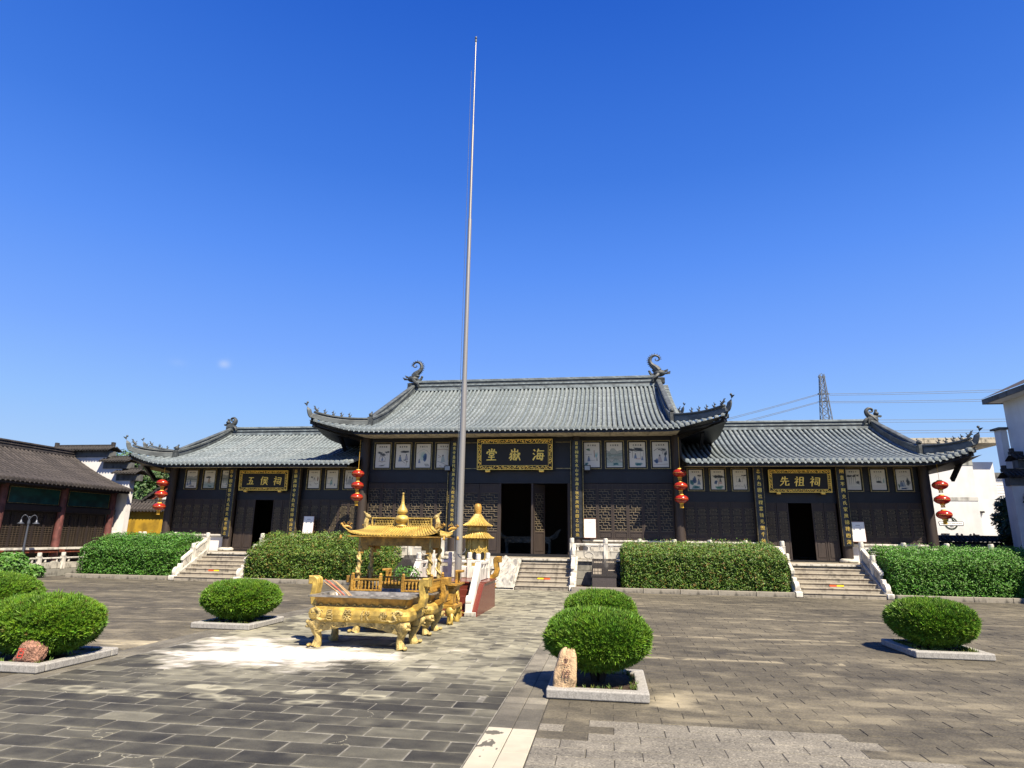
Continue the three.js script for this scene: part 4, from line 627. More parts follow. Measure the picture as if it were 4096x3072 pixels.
{ // altar inside the middle hall
  const t = thing('altar_table', 'long altar table with upturned carved ends inside the open doorway', 'table', [CX + 0.15, TY, -27.5]), m = mat(0.30, 0.30, 0.26, { map: rep(mottle, 2) });
  part('table_top', [rb(2.2, 0.06, 0.5, 0, 0.72, 0, 0.01)], m, t);
  for (const s of [-1, 1]) part('upturned_end', taper([[s * 1.0, 0.7, 0], [s * 1.18, 0.78, 0], [s * 1.28, 0.95, 0], [s * 1.42, 1.06, 0]], [0.09, 0.1, 0.08, 0.03], 8, 14), m, t);
  part('apron', [rb(2.0, 0.2, 0.06, 0, 0.58, 0.2, 0.02), ...[-0.8, -0.5, -0.2, 0.1, 0.4, 0.7].map((x) => ball(0.09, x, 0.58, 0.24, 1.2, 0.8, 0.4))], m, t);
  for (const [x, z] of [[-0.9, 0.18], [0.9, 0.18], [-0.9, -0.18], [0.9, -0.18]]) part('leg', taper([[x, 0.6, z], [x * 1.04, 0.35, z], [x, 0, z]], [0.06, 0.04, 0.05], 7, 10), m, t);
}
// ---------------------------------------------------------------- boards, couplets, pictures, notices
function scrollFrame(w, h, f, seedv) { // carved scrollwork along the four sides
  const g = []; let k = seedv;
  const curl = (x, y, r, a, z) => g.push(new THREE.TorusGeometry(r, r * 0.36, 5, 9, Math.PI * 1.5).rotateZ(a).translate(x, y, z));
  const run = (x0, y0, x1, y1) => { const L = Math.hypot(x1 - x0, y1 - y0), n = Math.round(L / (f * 0.62)); for (let i = 0; i <= n; i++) { const t = i / n, x = lerp(x0, x1, t), y = lerp(y0, y1, t), s = hash(k++, 3); curl(x + (s - 0.5) * f * 0.16, y + (hash(k, 9) - 0.5) * f * 0.3, f * (0.2 + 0.1 * s), s * 6.28, 0.03); g.push(ball(f * 0.12, x + f * 0.28 * (hash(k, 1) - 0.5), y + f * 0.6 * (hash(k, 2) - 0.5), 0.032, 1.6, 0.8, 0.5, 6)); } };
  const a = w / 2 - f / 2, b = h / 2 - f / 2;
  run(-a, b, a, b); run(-a, -b, a, -b); run(-a, -b + f, -a, b - f); run(a, -b + f, a, b - f);
  return join(g);
}
function nameBoard(x, y, z, w, h, f, chars, size, label, slant, seedv, cols) {
  const t = thing('name_board', label, 'sign', [x, y - h / 2, z]); t.rotation.x = 0.05;
  part('board', rb(w - 0.02, h - 0.02, 0.06, 0, h / 2, 0, 0.008), M.black, t);
  const e = 0.02, fr = part('carved_frame', scrollFrame(w, h, f, seedv).translate(0, h / 2, 0.012), M.gilt, t);
  part('frame_edge', [span(-w / 2, w / 2, h - e, h, -0.03, 0.055), span(-w / 2, w / 2, 0, e, -0.03, 0.055), span(-w / 2, -w / 2 + e, e, h - e, -0.03, 0.055), span(w / 2 - e, w / 2, e, h - e, -0.03, 0.055), span(-w / 2 + f, w / 2 - f, f - 0.012, f, 0.03, 0.05), span(-w / 2 + f, w / 2 - f, h - f, h - f + 0.012, 0.03, 0.05), span(-w / 2 + f - 0.012, -w / 2 + f, f, h - f, 0.03, 0.05), span(w / 2 - f, w / 2 - f + 0.012, f, h - f, 0.03, 0.05)], M.gilt, t);
  [...chars].forEach((c, i) => part('character', glyph(c, size, 0.012, 0.105, slant).translate(cols[i], h / 2 - 0.01, 0.0302), M.gilt, t));
  for (const s of [-1, 1]) part('foot_block', [rb(f * 1.1, f * 0.55, 0.12, s * w * 0.355, -f * 0.26, 0.02, 0.01), ball(f * 0.2, s * w * 0.355, -f * 0.3, 0.09, 1.6, 0.8, 0.6, 8)], M.gilt, t);
}
nameBoard(CX, 4.79, ZF + 0.26, 3.0, 1.2, 0.17, '堂嶽海', 0.47, 'large black gold-framed name board over the open middle doorway', 0.04, 10, [-0.92, 0, 0.95]);
nameBoard(CX - 10.56, 3.76, ZF + 0.24, 2.16, 0.82, 0.12, '五侯祠', 0.36, 'black gold-framed name board over the yellow wall side hall doorway', 0.12, 300, [-0.56, 0.04, 0.62]);
nameBoard(CX + 10.56, 3.76, ZF + 0.24, 2.16, 0.82, 0.12, '先祖祠', 0.36, 'black gold-framed name board over the emblem wall side hall doorway', 0.12, 500, [-0.53, -0.02, 0.52]);
function couplet(x, y0, y1, w, chars, label, side, small) {
  const h = y1 - y0, R = 0.33, t = thing('couplet_board', label, 'sign', [x, y0, ZF + 0.12], 0, 'couplet boards on the columns'), a = Math.asin(w / 2 / R);
  const arc = (r, yy0, yy1) => new THREE.CylinderGeometry(r, r, yy1 - yy0, 16, 1, true, -a, 2 * a).translate(0, (yy0 + yy1) / 2, 0.22 - 0.33);
  part('board', [arc(R, 0, h), arc(R - 0.03, 0, h), span(-w / 2, w / 2, h - 0.02, h - 0.001, 0.1, 0.2), span(-w / 2, w / 2, 0.001, 0.02, 0.1, 0.2)], M.boardBlue, t);
  part('gilt_edge', [span(-w / 2 - 0.012, -w / 2 + 0.006, 0, h, 0.14, 0.178), span(w / 2 - 0.006, w / 2 + 0.012, 0, h, 0.14, 0.178)], M.frameGold, t);
  const n = chars.length, u = h / (n + 0.35);
  const g = [...chars].map((c, i) => glyph(c, Math.min(u * 0.78, w * 0.5), 0.01, 0.12).translate(0, h - u * (i + 0.68), 0.2215));
  part('lettering', g, M.gilt, t);
  if (small) part('signature', [...small].map((c, i) => glyph(c, 0.055, 0.006, 0.12).translate(-w * 0.36, h * 0.42 - i * 0.085, 0.175)), M.gilt, t);
}
const YM = [1.62, 5.33], YW = [1.47, 4.26];
couplet(CX + 2.44, ...YM, 0.46, '百世祠堂秀水山中海嶽千秋家風照為國忠社稷地', 'black gold-edged couplet board on the column beside the white notice at the middle hall');
couplet(CX - 2.44, ...YM, 0.46, '地秀中昌百代家風忠勇先祖光照千秋榮德山水海', 'black gold-edged couplet board on the column beside the flagpole', 0, '山水中百');
couplet(CX - 12.0, ...YW, 0.31, '百中祖家侯不勇氏榮光四世德忠', 'dark couplet board on the column next to the small white wall beside the stair');
couplet(CX - 9.12, ...YW, 0.31, '百德海祠中不為光接綿四海家風', 'dark couplet board on the column next to the notice above the bushy hedge');
couplet(CX + 9.12, ...YW, 0.31, '忠勇為國社稷業績光照千秋', 'dark couplet board on the column behind the end of the boxy hedge', 0, '百中山水地');
couplet(CX + 12.0, ...YW, 0.31, '剛直不阿史氏家風綿接四海', 'dark couplet board on the column beside the notice by the emblem wall hall');
// ink pictures: one sheet of 20 printed panels, five to a row
const ART = ['a pavilion and round gate', 'two scholars under dark pines', 'a blue figure below a pale peak', 'a courtyard below a brown beam', 'a lone scholar by a lake', 'steep green mountains', 'scholars at a table below a pine', 'a bent tree over two figures', 'two blue robed figures', 'a brown robed figure among waves', 'a blue boat under layered hills', 'a house with an open book', 'a blue figure at a moon gate', 'tall figures beside a pillar', 'blue rocks and a standing figure', 'a dark pine over green ground', 'a black robed figure at a window', 'tall bare pines by water', 'sailing boats in a harbour', 'a grey cliff and blue figures'];
const CW = 200, CH = 290;
const artTex = (() => {
  const c = document.createElement('canvas'); c.width = CW * 5; c.height = CH * 4; const k = c.getContext('2d');
  k.fillStyle = '#000'; k.fillRect(0, 0, c.width, c.height);
  ART.forEach((_, i) => {
    const X = (i % 5) * CW, Y = Math.floor(i / 5) * CH; seed = 900 + i * 17;
    k.save(); k.beginPath(); k.rect(X, Y, CW, CH); k.clip(); k.translate(X, Y);
    k.fillStyle = '#e6e2d6'; k.fillRect(0, 0, CW, CH);
    const ink = (a, c0 = '40,44,44') => `rgba(${c0},${a})`;
    const stroke = (pts, w, col) => { k.strokeStyle = col; k.lineWidth = w; k.lineCap = 'round'; k.beginPath(); pts.forEach(([x, y], j) => (j ? k.lineTo(x, y) : k.moveTo(x, y))); k.stroke(); };
    const wash = (x, y, rx, ry, col) => { k.fillStyle = col; for (let j = 0; j < 7; j++) { k.beginPath(); k.ellipse(x + rr(-rx, rx) * 0.5, y + rr(-ry, ry) * 0.5, rx * rr(0.3, 0.7), ry * rr(0.3, 0.7), rr(-0.4, 0.4), 0, 7); k.fill(); } };
    const person = (x, y, s, col) => { k.fillStyle = col; k.beginPath(); k.moveTo(x - 0.3 * s, y); k.lineTo(x - 0.16 * s, y - 0.75 * s); k.lineTo(x + 0.16 * s, y - 0.75 * s); k.lineTo(x + 0.34 * s, y); k.fill(); k.fillStyle = ink(0.8); k.beginPath(); k.ellipse(x, y - 0.88 * s, 0.11 * s, 0.13 * s, 0, 0, 7); k.fill(); };
    const hill = (y, h, col) => { const p = [[-5, y + 40]]; for (let j = 0; j <= 10; j++) p.push([j * CW / 10, y - h * vnoise(j * 0.6 + i * 3, y)]); p.push([CW + 5, y + 40]); k.fillStyle = col; k.beginPath(); p.forEach(([x, yy], q) => (q ? k.lineTo(x, yy) : k.moveTo(x, yy))); k.fill(); stroke(p.slice(1, -1), 2.5, ink(0.45)); };
    const pine = (x, y, s, n = 9) => { stroke([[x, y + s], [x + rr(-8, 8), y + s * 0.5], [x + rr(-6, 14), y]], 5, ink(0.6, '80,60,45')); for (let j = 0; j < n; j++) wash(x + rr(-s, s) * 0.7, y + rr(-0.15, 0.3) * s, s * 0.42, s * 0.12, ink(0.42)); };
    const rock = (x, y, rx, ry, col) => { wash(x, y, rx, ry, col); for (let j = 0; j < 5; j++) stroke([[x + rr(-rx, rx) * 0.7, y - ry * rr(0, 0.6)], [x + rr(-rx, rx) * 0.7, y + ry * rr(0, 0.6)]], 2.5, ink(0.55)); };
    const title = () => { for (let q = 0; q < 4; q++) { k.strokeStyle = ink(0.85); k.lineWidth = 2.6; const g = POOL[Math.floor(rnd() * POOL.length)]; for (const s of STROKES[g].split(';')) { k.beginPath(); s.trim().split(' ').forEach((p, j) => { const [x, y] = p.split(',').map(Number), xx = 44 + q * 30 + x * 2.1, yy = 22 + y * 2.1; j ? k.lineTo(xx, yy) : k.moveTo(xx, yy); }); k.stroke(); } } };
    const blue = 'rgba(38,70,120,.6)', teal = 'rgba(30,105,110,.5)', brown = 'rgba(120,80,55,.5)', green = 'rgba(60,105,70,.4)';
    [() => { pine(60, 100, 50); pine(160, 95, 40); wash(100, 130, 45, 22, ink(0.35)); k.strokeStyle = ink(0.6); k.lineWidth = 4; k.beginPath(); k.ellipse(95, 185, 45, 36, 0, 0, 7); k.stroke(); person(95, 205, 46, blue); stroke([[40, 215], [150, 215]], 4, brown); wash(100, 265, 60, 8, ink(0.3)); },
      () => { for (let j = 0; j < 6; j++) wash(100 + j * 10, 95, 50, 14, ink(0.28)); person(60, 215, 80, blue); person(150, 200, 76, ink(0.4, '70,70,110')); stroke([[80, 200], [130, 235]], 5, ink(0.5)); pine(150, 205, 60, 2); },
      () => { stroke([[10, 120], [60, 80], [100, 65], [150, 85], [190, 130]], 4, ink(0.4, '70,110,110')); wash(100, 150, 70, 60, 'rgba(120,170,165,.16)'); rock(125, 175, 28, 55, blue); person(45, 235, 50, blue); for (let j = 0; j < 5; j++) stroke([[120 + j * 12, 245], [140 + j * 12, 275]], 5, ink(0.6)); },
      () => { stroke([[5, 70], [100, 66], [195, 82]], 7, brown); person(85, 225, 90, ink(0.3, '60,100,110')); stroke([[20, 140], [60, 160], [20, 170]], 5, brown); stroke([[10, 215], [70, 230], [190, 285]], 4, ink(0.6)); wash(160, 160, 12, 60, ink(0.12)); stroke([[40, 265], [70, 275]], 4, ink(0.6)); },
      () => { rock(55, 85, 35, 16, green); stroke([[130, 95], [135, 170]], 12, brown); wash(160, 150, 22, 40, 'rgba(80,150,160,.2)'); stroke([[20, 140], [100, 136]], 4, ink(0.4)); person(60, 220, 62, blue); rock(30, 250, 26, 18, teal); stroke([[80, 210], [140, 208]], 3, ink(0.6)); person(165, 215, 40, ink(0.3)); },
      () => { for (let j = 0; j < 4; j++) hill(120 + j * 40, 60, ['rgba(80,100,90,.35)', 'rgba(90,130,115,.3)', 'rgba(110,90,75,.22)', 'rgba(80,130,120,.3)'][j]); for (let j = 0; j < 9; j++) stroke([[20 + j * 18, 110 + rr(0, 20)], [50 + j * 16, 200 + rr(0, 30)]], 3, ink(0.45)); rock(110, 255, 50, 16, teal); },
      () => { pine(40, 90, 90, 6); for (let j = 0; j < 5; j++) wash(110, 75 + j * 5, 70, 10, ink(0.4)); person(75, 190, 60, blue); person(160, 210, 46, blue); k.fillStyle = 'rgba(170,80,60,.4)'; k.fillRect(80, 190, 60, 8); stroke([[140, 90], [140, 200]], 3, ink(0.5)); stroke([[180, 90], [180, 200]], 3, ink(0.5)); rock(120, 255, 70, 18, teal); },
      () => { stroke([[20, 100], [70, 70], [130, 75], [150, 120]], 6, ink(0.55)); pine(130, 80, 60, 5); wash(160, 130, 25, 30, ink(0.45)); person(90, 235, 90, ink(0.35, '110,80,90')); person(160, 220, 66, blue); rock(40, 220, 30, 30, blue); stroke([[10, 265], [190, 255]], 4, brown); },
      () => { hill(120, 40, 'rgba(70,80,75,.35)'); hill(150, 30, 'rgba(70,90,85,.3)'); person(30, 250, 70, blue); person(80, 240, 85, blue); for (let j = 0; j < 5; j++) stroke([[120 + j * 14, 170], [130 + j * 12, 240]], 3, ink(0.35, '60,90,120')); rock(110, 265, 60, 10, ink(0.4)); },
      () => { wash(90, 110, 70, 22, ink(0.35)); person(95, 215, 100, ink(0.45, '130,90,50')); for (let j = 0; j < 5; j++) { hill(200 + j * 16, 20, 'rgba(90,130,130,.18)'); } rock(120, 265, 60, 12, teal); },
      () => { hill(110, 50, 'rgba(60,70,65,.4)'); hill(140, 45, 'rgba(90,100,90,.3)'); hill(170, 40, 'rgba(100,110,95,.25)'); stroke([[30, 120], [26, 270]], 8, ink(0.5, '60,70,90')); stroke([[60, 225], [75, 240], [120, 230]], 6, blue); person(95, 230, 26, blue); stroke([[20, 268], [140, 266]], 4, ink(0.5)); },
      () => { wash(60, 110, 30, 20, ink(0.22)); k.strokeStyle = ink(0.4); k.lineWidth = 3; k.strokeRect(80, 90, 50, 60); person(105, 150, 40, ink(0.5)); stroke([[10, 180], [140, 168]], 5, brown); stroke([[110, 200], [140, 225], [180, 210]], 6, ink(0.6)); stroke([[30, 240], [60, 245], [40, 225], [30, 240]], 3, ink(0.6)); wash(170, 140, 12, 50, brown); },
      () => { k.strokeStyle = ink(0.5); k.lineWidth = 4; k.strokeRect(15, 130, 90, 85); stroke([[10, 112], [110, 122]], 5, ink(0.5)); person(85, 230, 80, 'rgba(60,130,140,.5)'); stroke([[90, 210], [70, 245]], 6, blue); person(150, 250, 36, blue); },
      () => { wash(30, 160, 20, 90, ink(0.14)); person(85, 220, 120, ink(0.4, '70,80,90')); person(130, 225, 110, ink(0.35, '60,90,130')); stroke([[5, 215], [195, 245]], 5, blue); },
      () => { rock(70, 150, 40, 60, blue); rock(40, 190, 40, 40, teal); pine(150, 85, 45, 8); person(145, 220, 84, blue); rock(90, 260, 80, 24, teal); stroke([[150, 160], [195, 150]], 3, brown); },
      () => { for (let j = 0; j < 6; j++) wash(60 + j * 22, 95 + (j % 2) * 14, 44, 18, ink(0.45)); stroke([[100, 110], [115, 250]], 8, brown); person(140, 180, 60, ink(0.75)); rock(70, 185, 26, 34, blue); rock(120, 260, 80, 22, 'rgba(40,120,100,.5)'); k.fillStyle = 'rgba(150,70,55,.4)'; k.fillRect(115, 185, 50, 22); },
      () => { pine(165, 85, 46, 8); k.strokeStyle = ink(0.5); k.lineWidth = 3; k.strokeRect(50, 100, 90, 80); person(95, 180, 60, ink(0.85)); for (let j = 0; j < 7; j++) stroke([[20 + j * 22, 250], [40 + j * 20, 225 + rr(-8, 20)]], 4, ink(0.5)); stroke([[160, 210], [175, 275], [190, 215]], 6, ink(0.6)); },
      () => { for (let j = 0; j < 4; j++) pine(40 + j * 30, 85, 60, 5); for (let j = 0; j < 4; j++) stroke([[40 + j * 30, 100], [42 + j * 29, 215]], 5, ink(0.5)); rock(160, 190, 30, 30, ink(0.3)); for (let j = 0; j < 5; j++) stroke([[60, 235 + j * 10], [195, 240 + j * 9]], 2.5, ink(0.35, '60,80,120')); },
      () => { for (let j = 0; j < 3; j++) { stroke([[70 + j * 30, 80 + j * 12], [72 + j * 30, 185]], 4, ink(0.55)); stroke([[70 + j * 30, 84 + j * 12], [35 + j * 30, 130]], 3, ink(0.4)); } rock(100, 180, 60, 26, ink(0.4)); wash(170, 160, 18, 50, 'rgba(100,150,140,.25)'); for (let j = 0; j < 5; j++) stroke([[10, 225 + j * 12], [190, 222 + j * 12]], 3, 'rgba(120,80,110,.25)'); },
      () => { stroke([[20, 110], [120, 80]], 3, ink(0.35)); stroke([[90, 110], [180, 88]], 3, ink(0.35)); wash(165, 180, 40, 60, ink(0.4)); person(60, 245, 86, blue); person(90, 245, 90, 'rgba(60,90,140,.4)'); rock(25, 240, 14, 40, green); rock(110, 268, 70, 12, blue); }][i]();
    title(); k.restore();
  });
  const t = new THREE.CanvasTexture(c); t.colorSpace = THREE.SRGBColorSpace; t.magFilter = THREE.LinearFilter; return t;
})();
seed = 4242;
const artMat = mat(0.82, 0.82, 0.82, { map: artTex, roughness: 0.35 });
function picture(i, x, y, w, h, where) {
  const t = thing('framed_picture', `framed ink picture of ${ART[i]} ${where}`, 'picture', [x, y, ZF + 0.02], 0, 'ink pictures under the eaves');
  const f = 0.022, b = 0.07;
  part('frame', [span(-w / 2, w / 2, h - f, h, 0, 0.06), span(-w / 2, w / 2, 0, f, 0, 0.06), span(-w / 2, -w / 2 + f, f, h - f, 0, 0.06), span(w / 2 - f, w / 2, f, h - f, 0, 0.06)], M.frameGold, t);
  part('mount', span(-w / 2 + f, w / 2 - f, f, h - f, 0, 0.02), M.black, t);
  const g = new THREE.PlaneGeometry(w - 2 * b, h - 2 * b).translate(0, h / 2, 0.026), uv = g.attributes.uv;
  for (let k = 0; k < uv.count; k++) uv.setXY(k, ((i % 5) + uv.getX(k)) / 5, 1 - (Math.floor(i / 5) + 1 - uv.getY(k)) / 4);
  part('sheet', g, artMat, t, true);
}
for (let i = 0; i < 4; i++) { picture(i, CX - 5.9 + 0.37 + i * 0.865, 4.24, 0.74, 1.1, 'on the middle hall'); picture(4 + i, CX + 2.65 + 0.37 + i * 0.875, 4.24, 0.74, 1.1, 'on the middle hall'); }
for (let i = 0; i < 3; i++) {
  picture(8 + i, CX - 14.33 + 0.31 + i * 0.83, 3.4, 0.62, 0.87, 'on a side hall'); picture(11 + i, CX - 8.76 + 0.31 + i * 0.8, 3.4, 0.62, 0.87, 'on a side hall');
  picture(14 + i, CX + 6.6 + 0.31 + i * 0.8, 3.4, 0.62, 0.87, 'on a side hall'); picture(17 + i, CX + 12.18 + 0.31 + i * 0.85, 3.4, 0.62, 0.87, 'on a side hall');
}
// notices
const noticeMat = (() => { const c = document.createElement('canvas'); c.width = 128; c.height = 200; const k = c.getContext('2d'); k.fillStyle = '#f4f4f0'; k.fillRect(0, 0, 128, 200); k.strokeStyle = '#9a9a90'; k.lineWidth = 1.5; k.strokeRect(7, 7, 114, 186); k.fillStyle = '#666a70'; k.fillRect(42, 32, 44, 5); for (let i = 0; i < 13; i++) { k.fillStyle = 'rgba(110,115,125,.55)'; let x = 24; while (x < 102) { const w = rr(3, 9); k.fillRect(x, 50 + i * 9, w, 3); x += w + 1.5; } } const t = new THREE.CanvasTexture(c); t.colorSpace = THREE.SRGBColorSpace; return mat(0.85, 0.85, 0.85, { map: t, roughness: 0.3 }); })();
for (const [x, where] of [[-0.69, 'leaning on the middle hall lattice beside the column'], [-12.0, 'by the side hall doorway above the bushy hedge'], [8.77, 'by the side hall doorway with the open stair and marble rail']]) {
  const t = thing('notice_board', `white printed notice ${where}`, 'notice', [x, 1.62, ZF + 0.3], 0, 'white notices'); t.rotation.x = -0.06;
  part('backing', rb(0.46, 0.72, 0.02, 0, 0.36, 0, 0.004), M.brick, t); part('sheet', new THREE.PlaneGeometry(0.43, 0.68).translate(0, 0.36, 0.0125), noticeMat, t, true);
  part('stand', [bar([-0.15, 0.1, -0.02], [-0.15, -0.0, -0.12], 0.02, 0.02), bar([0.15, 0.1, -0.02], [0.15, 0.0, -0.12], 0.02, 0.02)], M.timber, t);
}
for (const [x, w] of [[-6.27, 'beside the couplet board next to the flagpole'], [-0.75, 'below the lone scholar picture']]) {
  const t = thing('floodlight', `small black floodlight ${w}`, 'floodlight', [x, 4.16, ZF + 0.05], 0, 'floodlights on the middle hall');
  part('bracket', [bx(0.03, 0.1, 0.3, 0, -0.02, 0.15)], M.black, t); const h = part('housing', rb(0.26, 0.22, 0.12, 0, 0.08, 0.34, 0.02), M.black, t); part('lens', bx(0.2, 0.16, 0.01, 0, 0.08, 0.406), mat(0.28, 0.3, 0.3, { roughness: 0.15 }), t);
}
// lanterns
function lanterns(x, z, ys, label, ytop) {
  const t = thing('lantern_string', label, 'lantern', [x, ys[2] - 0.3, z], rr(0, 3), 'strings of red lanterns'), b = ys[2] - 0.3;
  part('cord', cyl(0.006, 0.006, ytop - ys[0], 0, ys[0] - b, 0, 5), M.lanternGold, t);
  ys.forEach((y, k) => {
    const G = new THREE.Group(); G.name = 'lantern'; G.position.set((k - 1) * 0.012, y - b, 0); G.rotation.y = k; t.add(G);
    const pr = []; for (let i = 0; i <= 14; i++) { const a = -Math.PI / 2 + Math.PI * i / 14; pr.push([Math.max(0.06, Math.cos(a) * 0.238), Math.sin(a) * 0.152]); }
    const g = new THREE.LatheGeometry(pr.map((p) => new THREE.Vector2(...p)), 48), p = g.attributes.position; for (let i = 0; i < p.count; i++) { const w = Math.atan2(p.getZ(i), p.getX(i)), s = 1 + 0.028 * Math.cos(w * 24) * Math.cos(p.getY(i) / 0.17); p.setX(i, p.getX(i) * s); p.setZ(i, p.getZ(i) * s); } g.computeVertexNormals();
    part('body', g, M.lantern, G); part('cap', [cyl(0.085, 0.075, 0.035, 0, 0.138, 0), cyl(0.075, 0.085, 0.035, 0, -0.173, 0)], M.lanternGold, G);
    part('tassel', [...Array(12).keys()].map((i) => { const w = i * 0.524; return bar([Math.cos(w) * 0.05, -0.18, Math.sin(w) * 0.05], [Math.cos(w) * 0.06, k === 2 ? -0.32 : -0.26, Math.sin(w) * 0.06], 0.012, 0.012); }), M.lanternGold, G);
    part('band', [new THREE.TorusGeometry(0.238, 0.004, 4, 40).rotateX(Math.PI / 2)], M.lanternGold, G);
  });
}
const LZ = -23.4;
lanterns(CX - 14.55, LZ, [3.58, 3.12, 2.62], 'string of three red lanterns hanging in front of the yellow wall', 4.35);
lanterns(CX - 6.1, LZ, [3.95, 3.5, 3.04], 'string of three red lanterns beside the picture of tall figures by a pillar', 5.3);
lanterns(CX + 6.22, LZ, [3.97, 3.5, 3.04], 'string of three red lanterns beside the picture of blue rocks', 5.3);
lanterns(CX + 14.85, LZ, [3.55, 3.06, 2.56], 'string of three red lanterns hanging in front of the white wall with the round emblem', 4.35);
// ---------------------------------------------------------------- plants
const up3 = V(0, 1, 0), Q = new THREE.Quaternion(), Q2 = new THREE.Quaternion();
function blade(l, w, n, spread) { const p = []; for (let i = 0; i < n; i++) { const a = i / n * 6.283, dx = Math.cos(a), dz = Math.sin(a), k = spread; p.push(-dz * w, 0, dx * w, dz * w, 0, -dx * w, dx * l * k, l, dz * l * k); } const g = new THREE.BufferGeometry(); g.setAttribute('position', new THREE.Float32BufferAttribute(p, 3)); g.computeVertexNormals(); return g; }
const TUFT = blade(0.048, 0.0085, 5, 0.42);
function leafCluster(l, w, n) { const p = []; for (let i = 0; i < n; i++) { const a = i / n * 6.283 + i, c = Math.cos(a), s = Math.sin(a), t = 0.55 + 0.3 * (i % 2); const at = (r, side, y) => [c * r - s * side, y, s * r + c * side]; const b = at(0, 0, 0), m1 = at(l * 0.5, w, l * 0.38 * t), m2 = at(l * 0.5, -w, l * 0.38 * t), mid = at(l * 0.5, 0, l * 0.26 * t), e = at(l, 0, l * 0.5 * t); p.push(...b, ...mid, ...m1, ...m1, ...mid, ...e, ...b, ...m2, ...mid, ...mid, ...m2, ...e); } const g = new THREE.BufferGeometry(); g.setAttribute('position', new THREE.Float32BufferAttribute(p, 3)); g.computeVertexNormals(); return g; }
const LEAF = leafCluster(0.046, 0.0145, 3), BIGLEAF = leafCluster(0.1, 0.028, 4), TREELEAF = leafCluster(0.13, 0.036, 4);
function scatter(name, geo, m, parent, pts) { // pts: {p, n, s, c}
  const o = new THREE.InstancedMesh(geo, m, pts.length), X = new THREE.Matrix4(); o.name = name; o.castShadow = o.receiveShadow = true; o.userData.kind = 'stuff';
  pts.forEach(({ p, n, s, c }, i) => { Q.setFromUnitVectors(up3, n); Q2.setFromAxisAngle(up3, rnd() * 6.283); Q.multiply(Q2); X.compose(p, Q, V(s, s, s)); o.setMatrixAt(i, X); o.setColorAt(i, c); });
  parent.add(o); return o;
}
const tint = (r, g, b, v, hue = 0) => { const k = 1 + (rnd() - 0.5) * v, h = (rnd() - 0.5) * hue; return new THREE.Color().setRGB(r * k * (1 + h), g * k, b * k * (1 - h)); };
function bush(label, x, z, rx, ry, cy, rz = rx, n = 15000, sd = 1) {
  const t = thing('topiary_bush', label, 'bush', [x, 0.06, z], 0, 'clipped bushes in planters'), pts = [], Y = cy - 0.06;
  const R = (d) => 1 + 0.1 * (fbm(d.x * 2.2 + sd, d.z * 2.2 + d.y * 3, 3) - 0.5) + 0.09 * (fbm(d.x * 7 + sd, d.z * 7 + d.y * 8, 2) - 0.5);
  const shape = (d) => { const k = Math.pow(Math.abs(d.x) ** 2.5 + Math.abs(d.y) ** 2.5 + Math.abs(d.z) ** 2.5, -1 / 2.5) * R(d), low = d.y < 0 ? 1 - 0.42 * d.y * d.y : 1; return V(d.x * rx * k * low, d.y * ry * k, d.z * rz * k * low); };
  for (let i = 0; i < n; i++) {
    const d = V(rnd() * 2 - 1, rnd() * 2 - 1, rnd() * 2 - 1); if (d.lengthSq() > 1 || d.lengthSq() < 0.05) { i--; continue; } d.normalize();
    const p = shape(d).multiplyScalar(rr(0.89, 1.0)), nn = V(d.x / rx, d.y / ry, d.z / rz).normalize().multiplyScalar(0.75).add(V(rr(-0.5, 0.5), rr(0.0, 0.8), rr(-0.5, 0.5))).normalize(); p.y += Y;
    const pt = fbm(d.x * 4 + sd * 2, d.z * 4 + d.y * 5, 3), c = tint(0.092, 0.212, 0.009, 0.75, 0.4); c.r *= 0.7 + 0.75 * pt; c.g *= 0.72 + 0.5 * pt; if (rnd() < 0.012) c.setRGB(0.11, 0.07, 0.02); pts.push({ p, n: nn, s: rr(0.65, 1.25) * (rnd() < 0.015 ? 1.8 : 1), c });
  }
  scatter('foliage', TUFT, M.needle, t, pts);
  const core = new THREE.SphereGeometry(1, 30, 20), cp = core.attributes.position; for (let i = 0; i < cp.count; i++) { const v = shape(V(cp.getX(i), cp.getY(i), cp.getZ(i)).normalize()).multiplyScalar(0.87); cp.setXYZ(i, v.x, v.y + Y, v.z); } core.computeVertexNormals();
  part('inner_growth', core, M.core, t);
  for (let i = 0; i < 5; i++) { const a = i * 1.26 + sd; part('stem', taper([[Math.cos(a) * 0.05, 0, Math.sin(a) * 0.05], [Math.cos(a) * 0.1, 0.15, Math.sin(a) * 0.1], [Math.cos(a) * rx * 0.5, Y, Math.sin(a) * rz * 0.5]], [0.03, 0.022, 0.014], 6, 8), M.bark, t); }
}
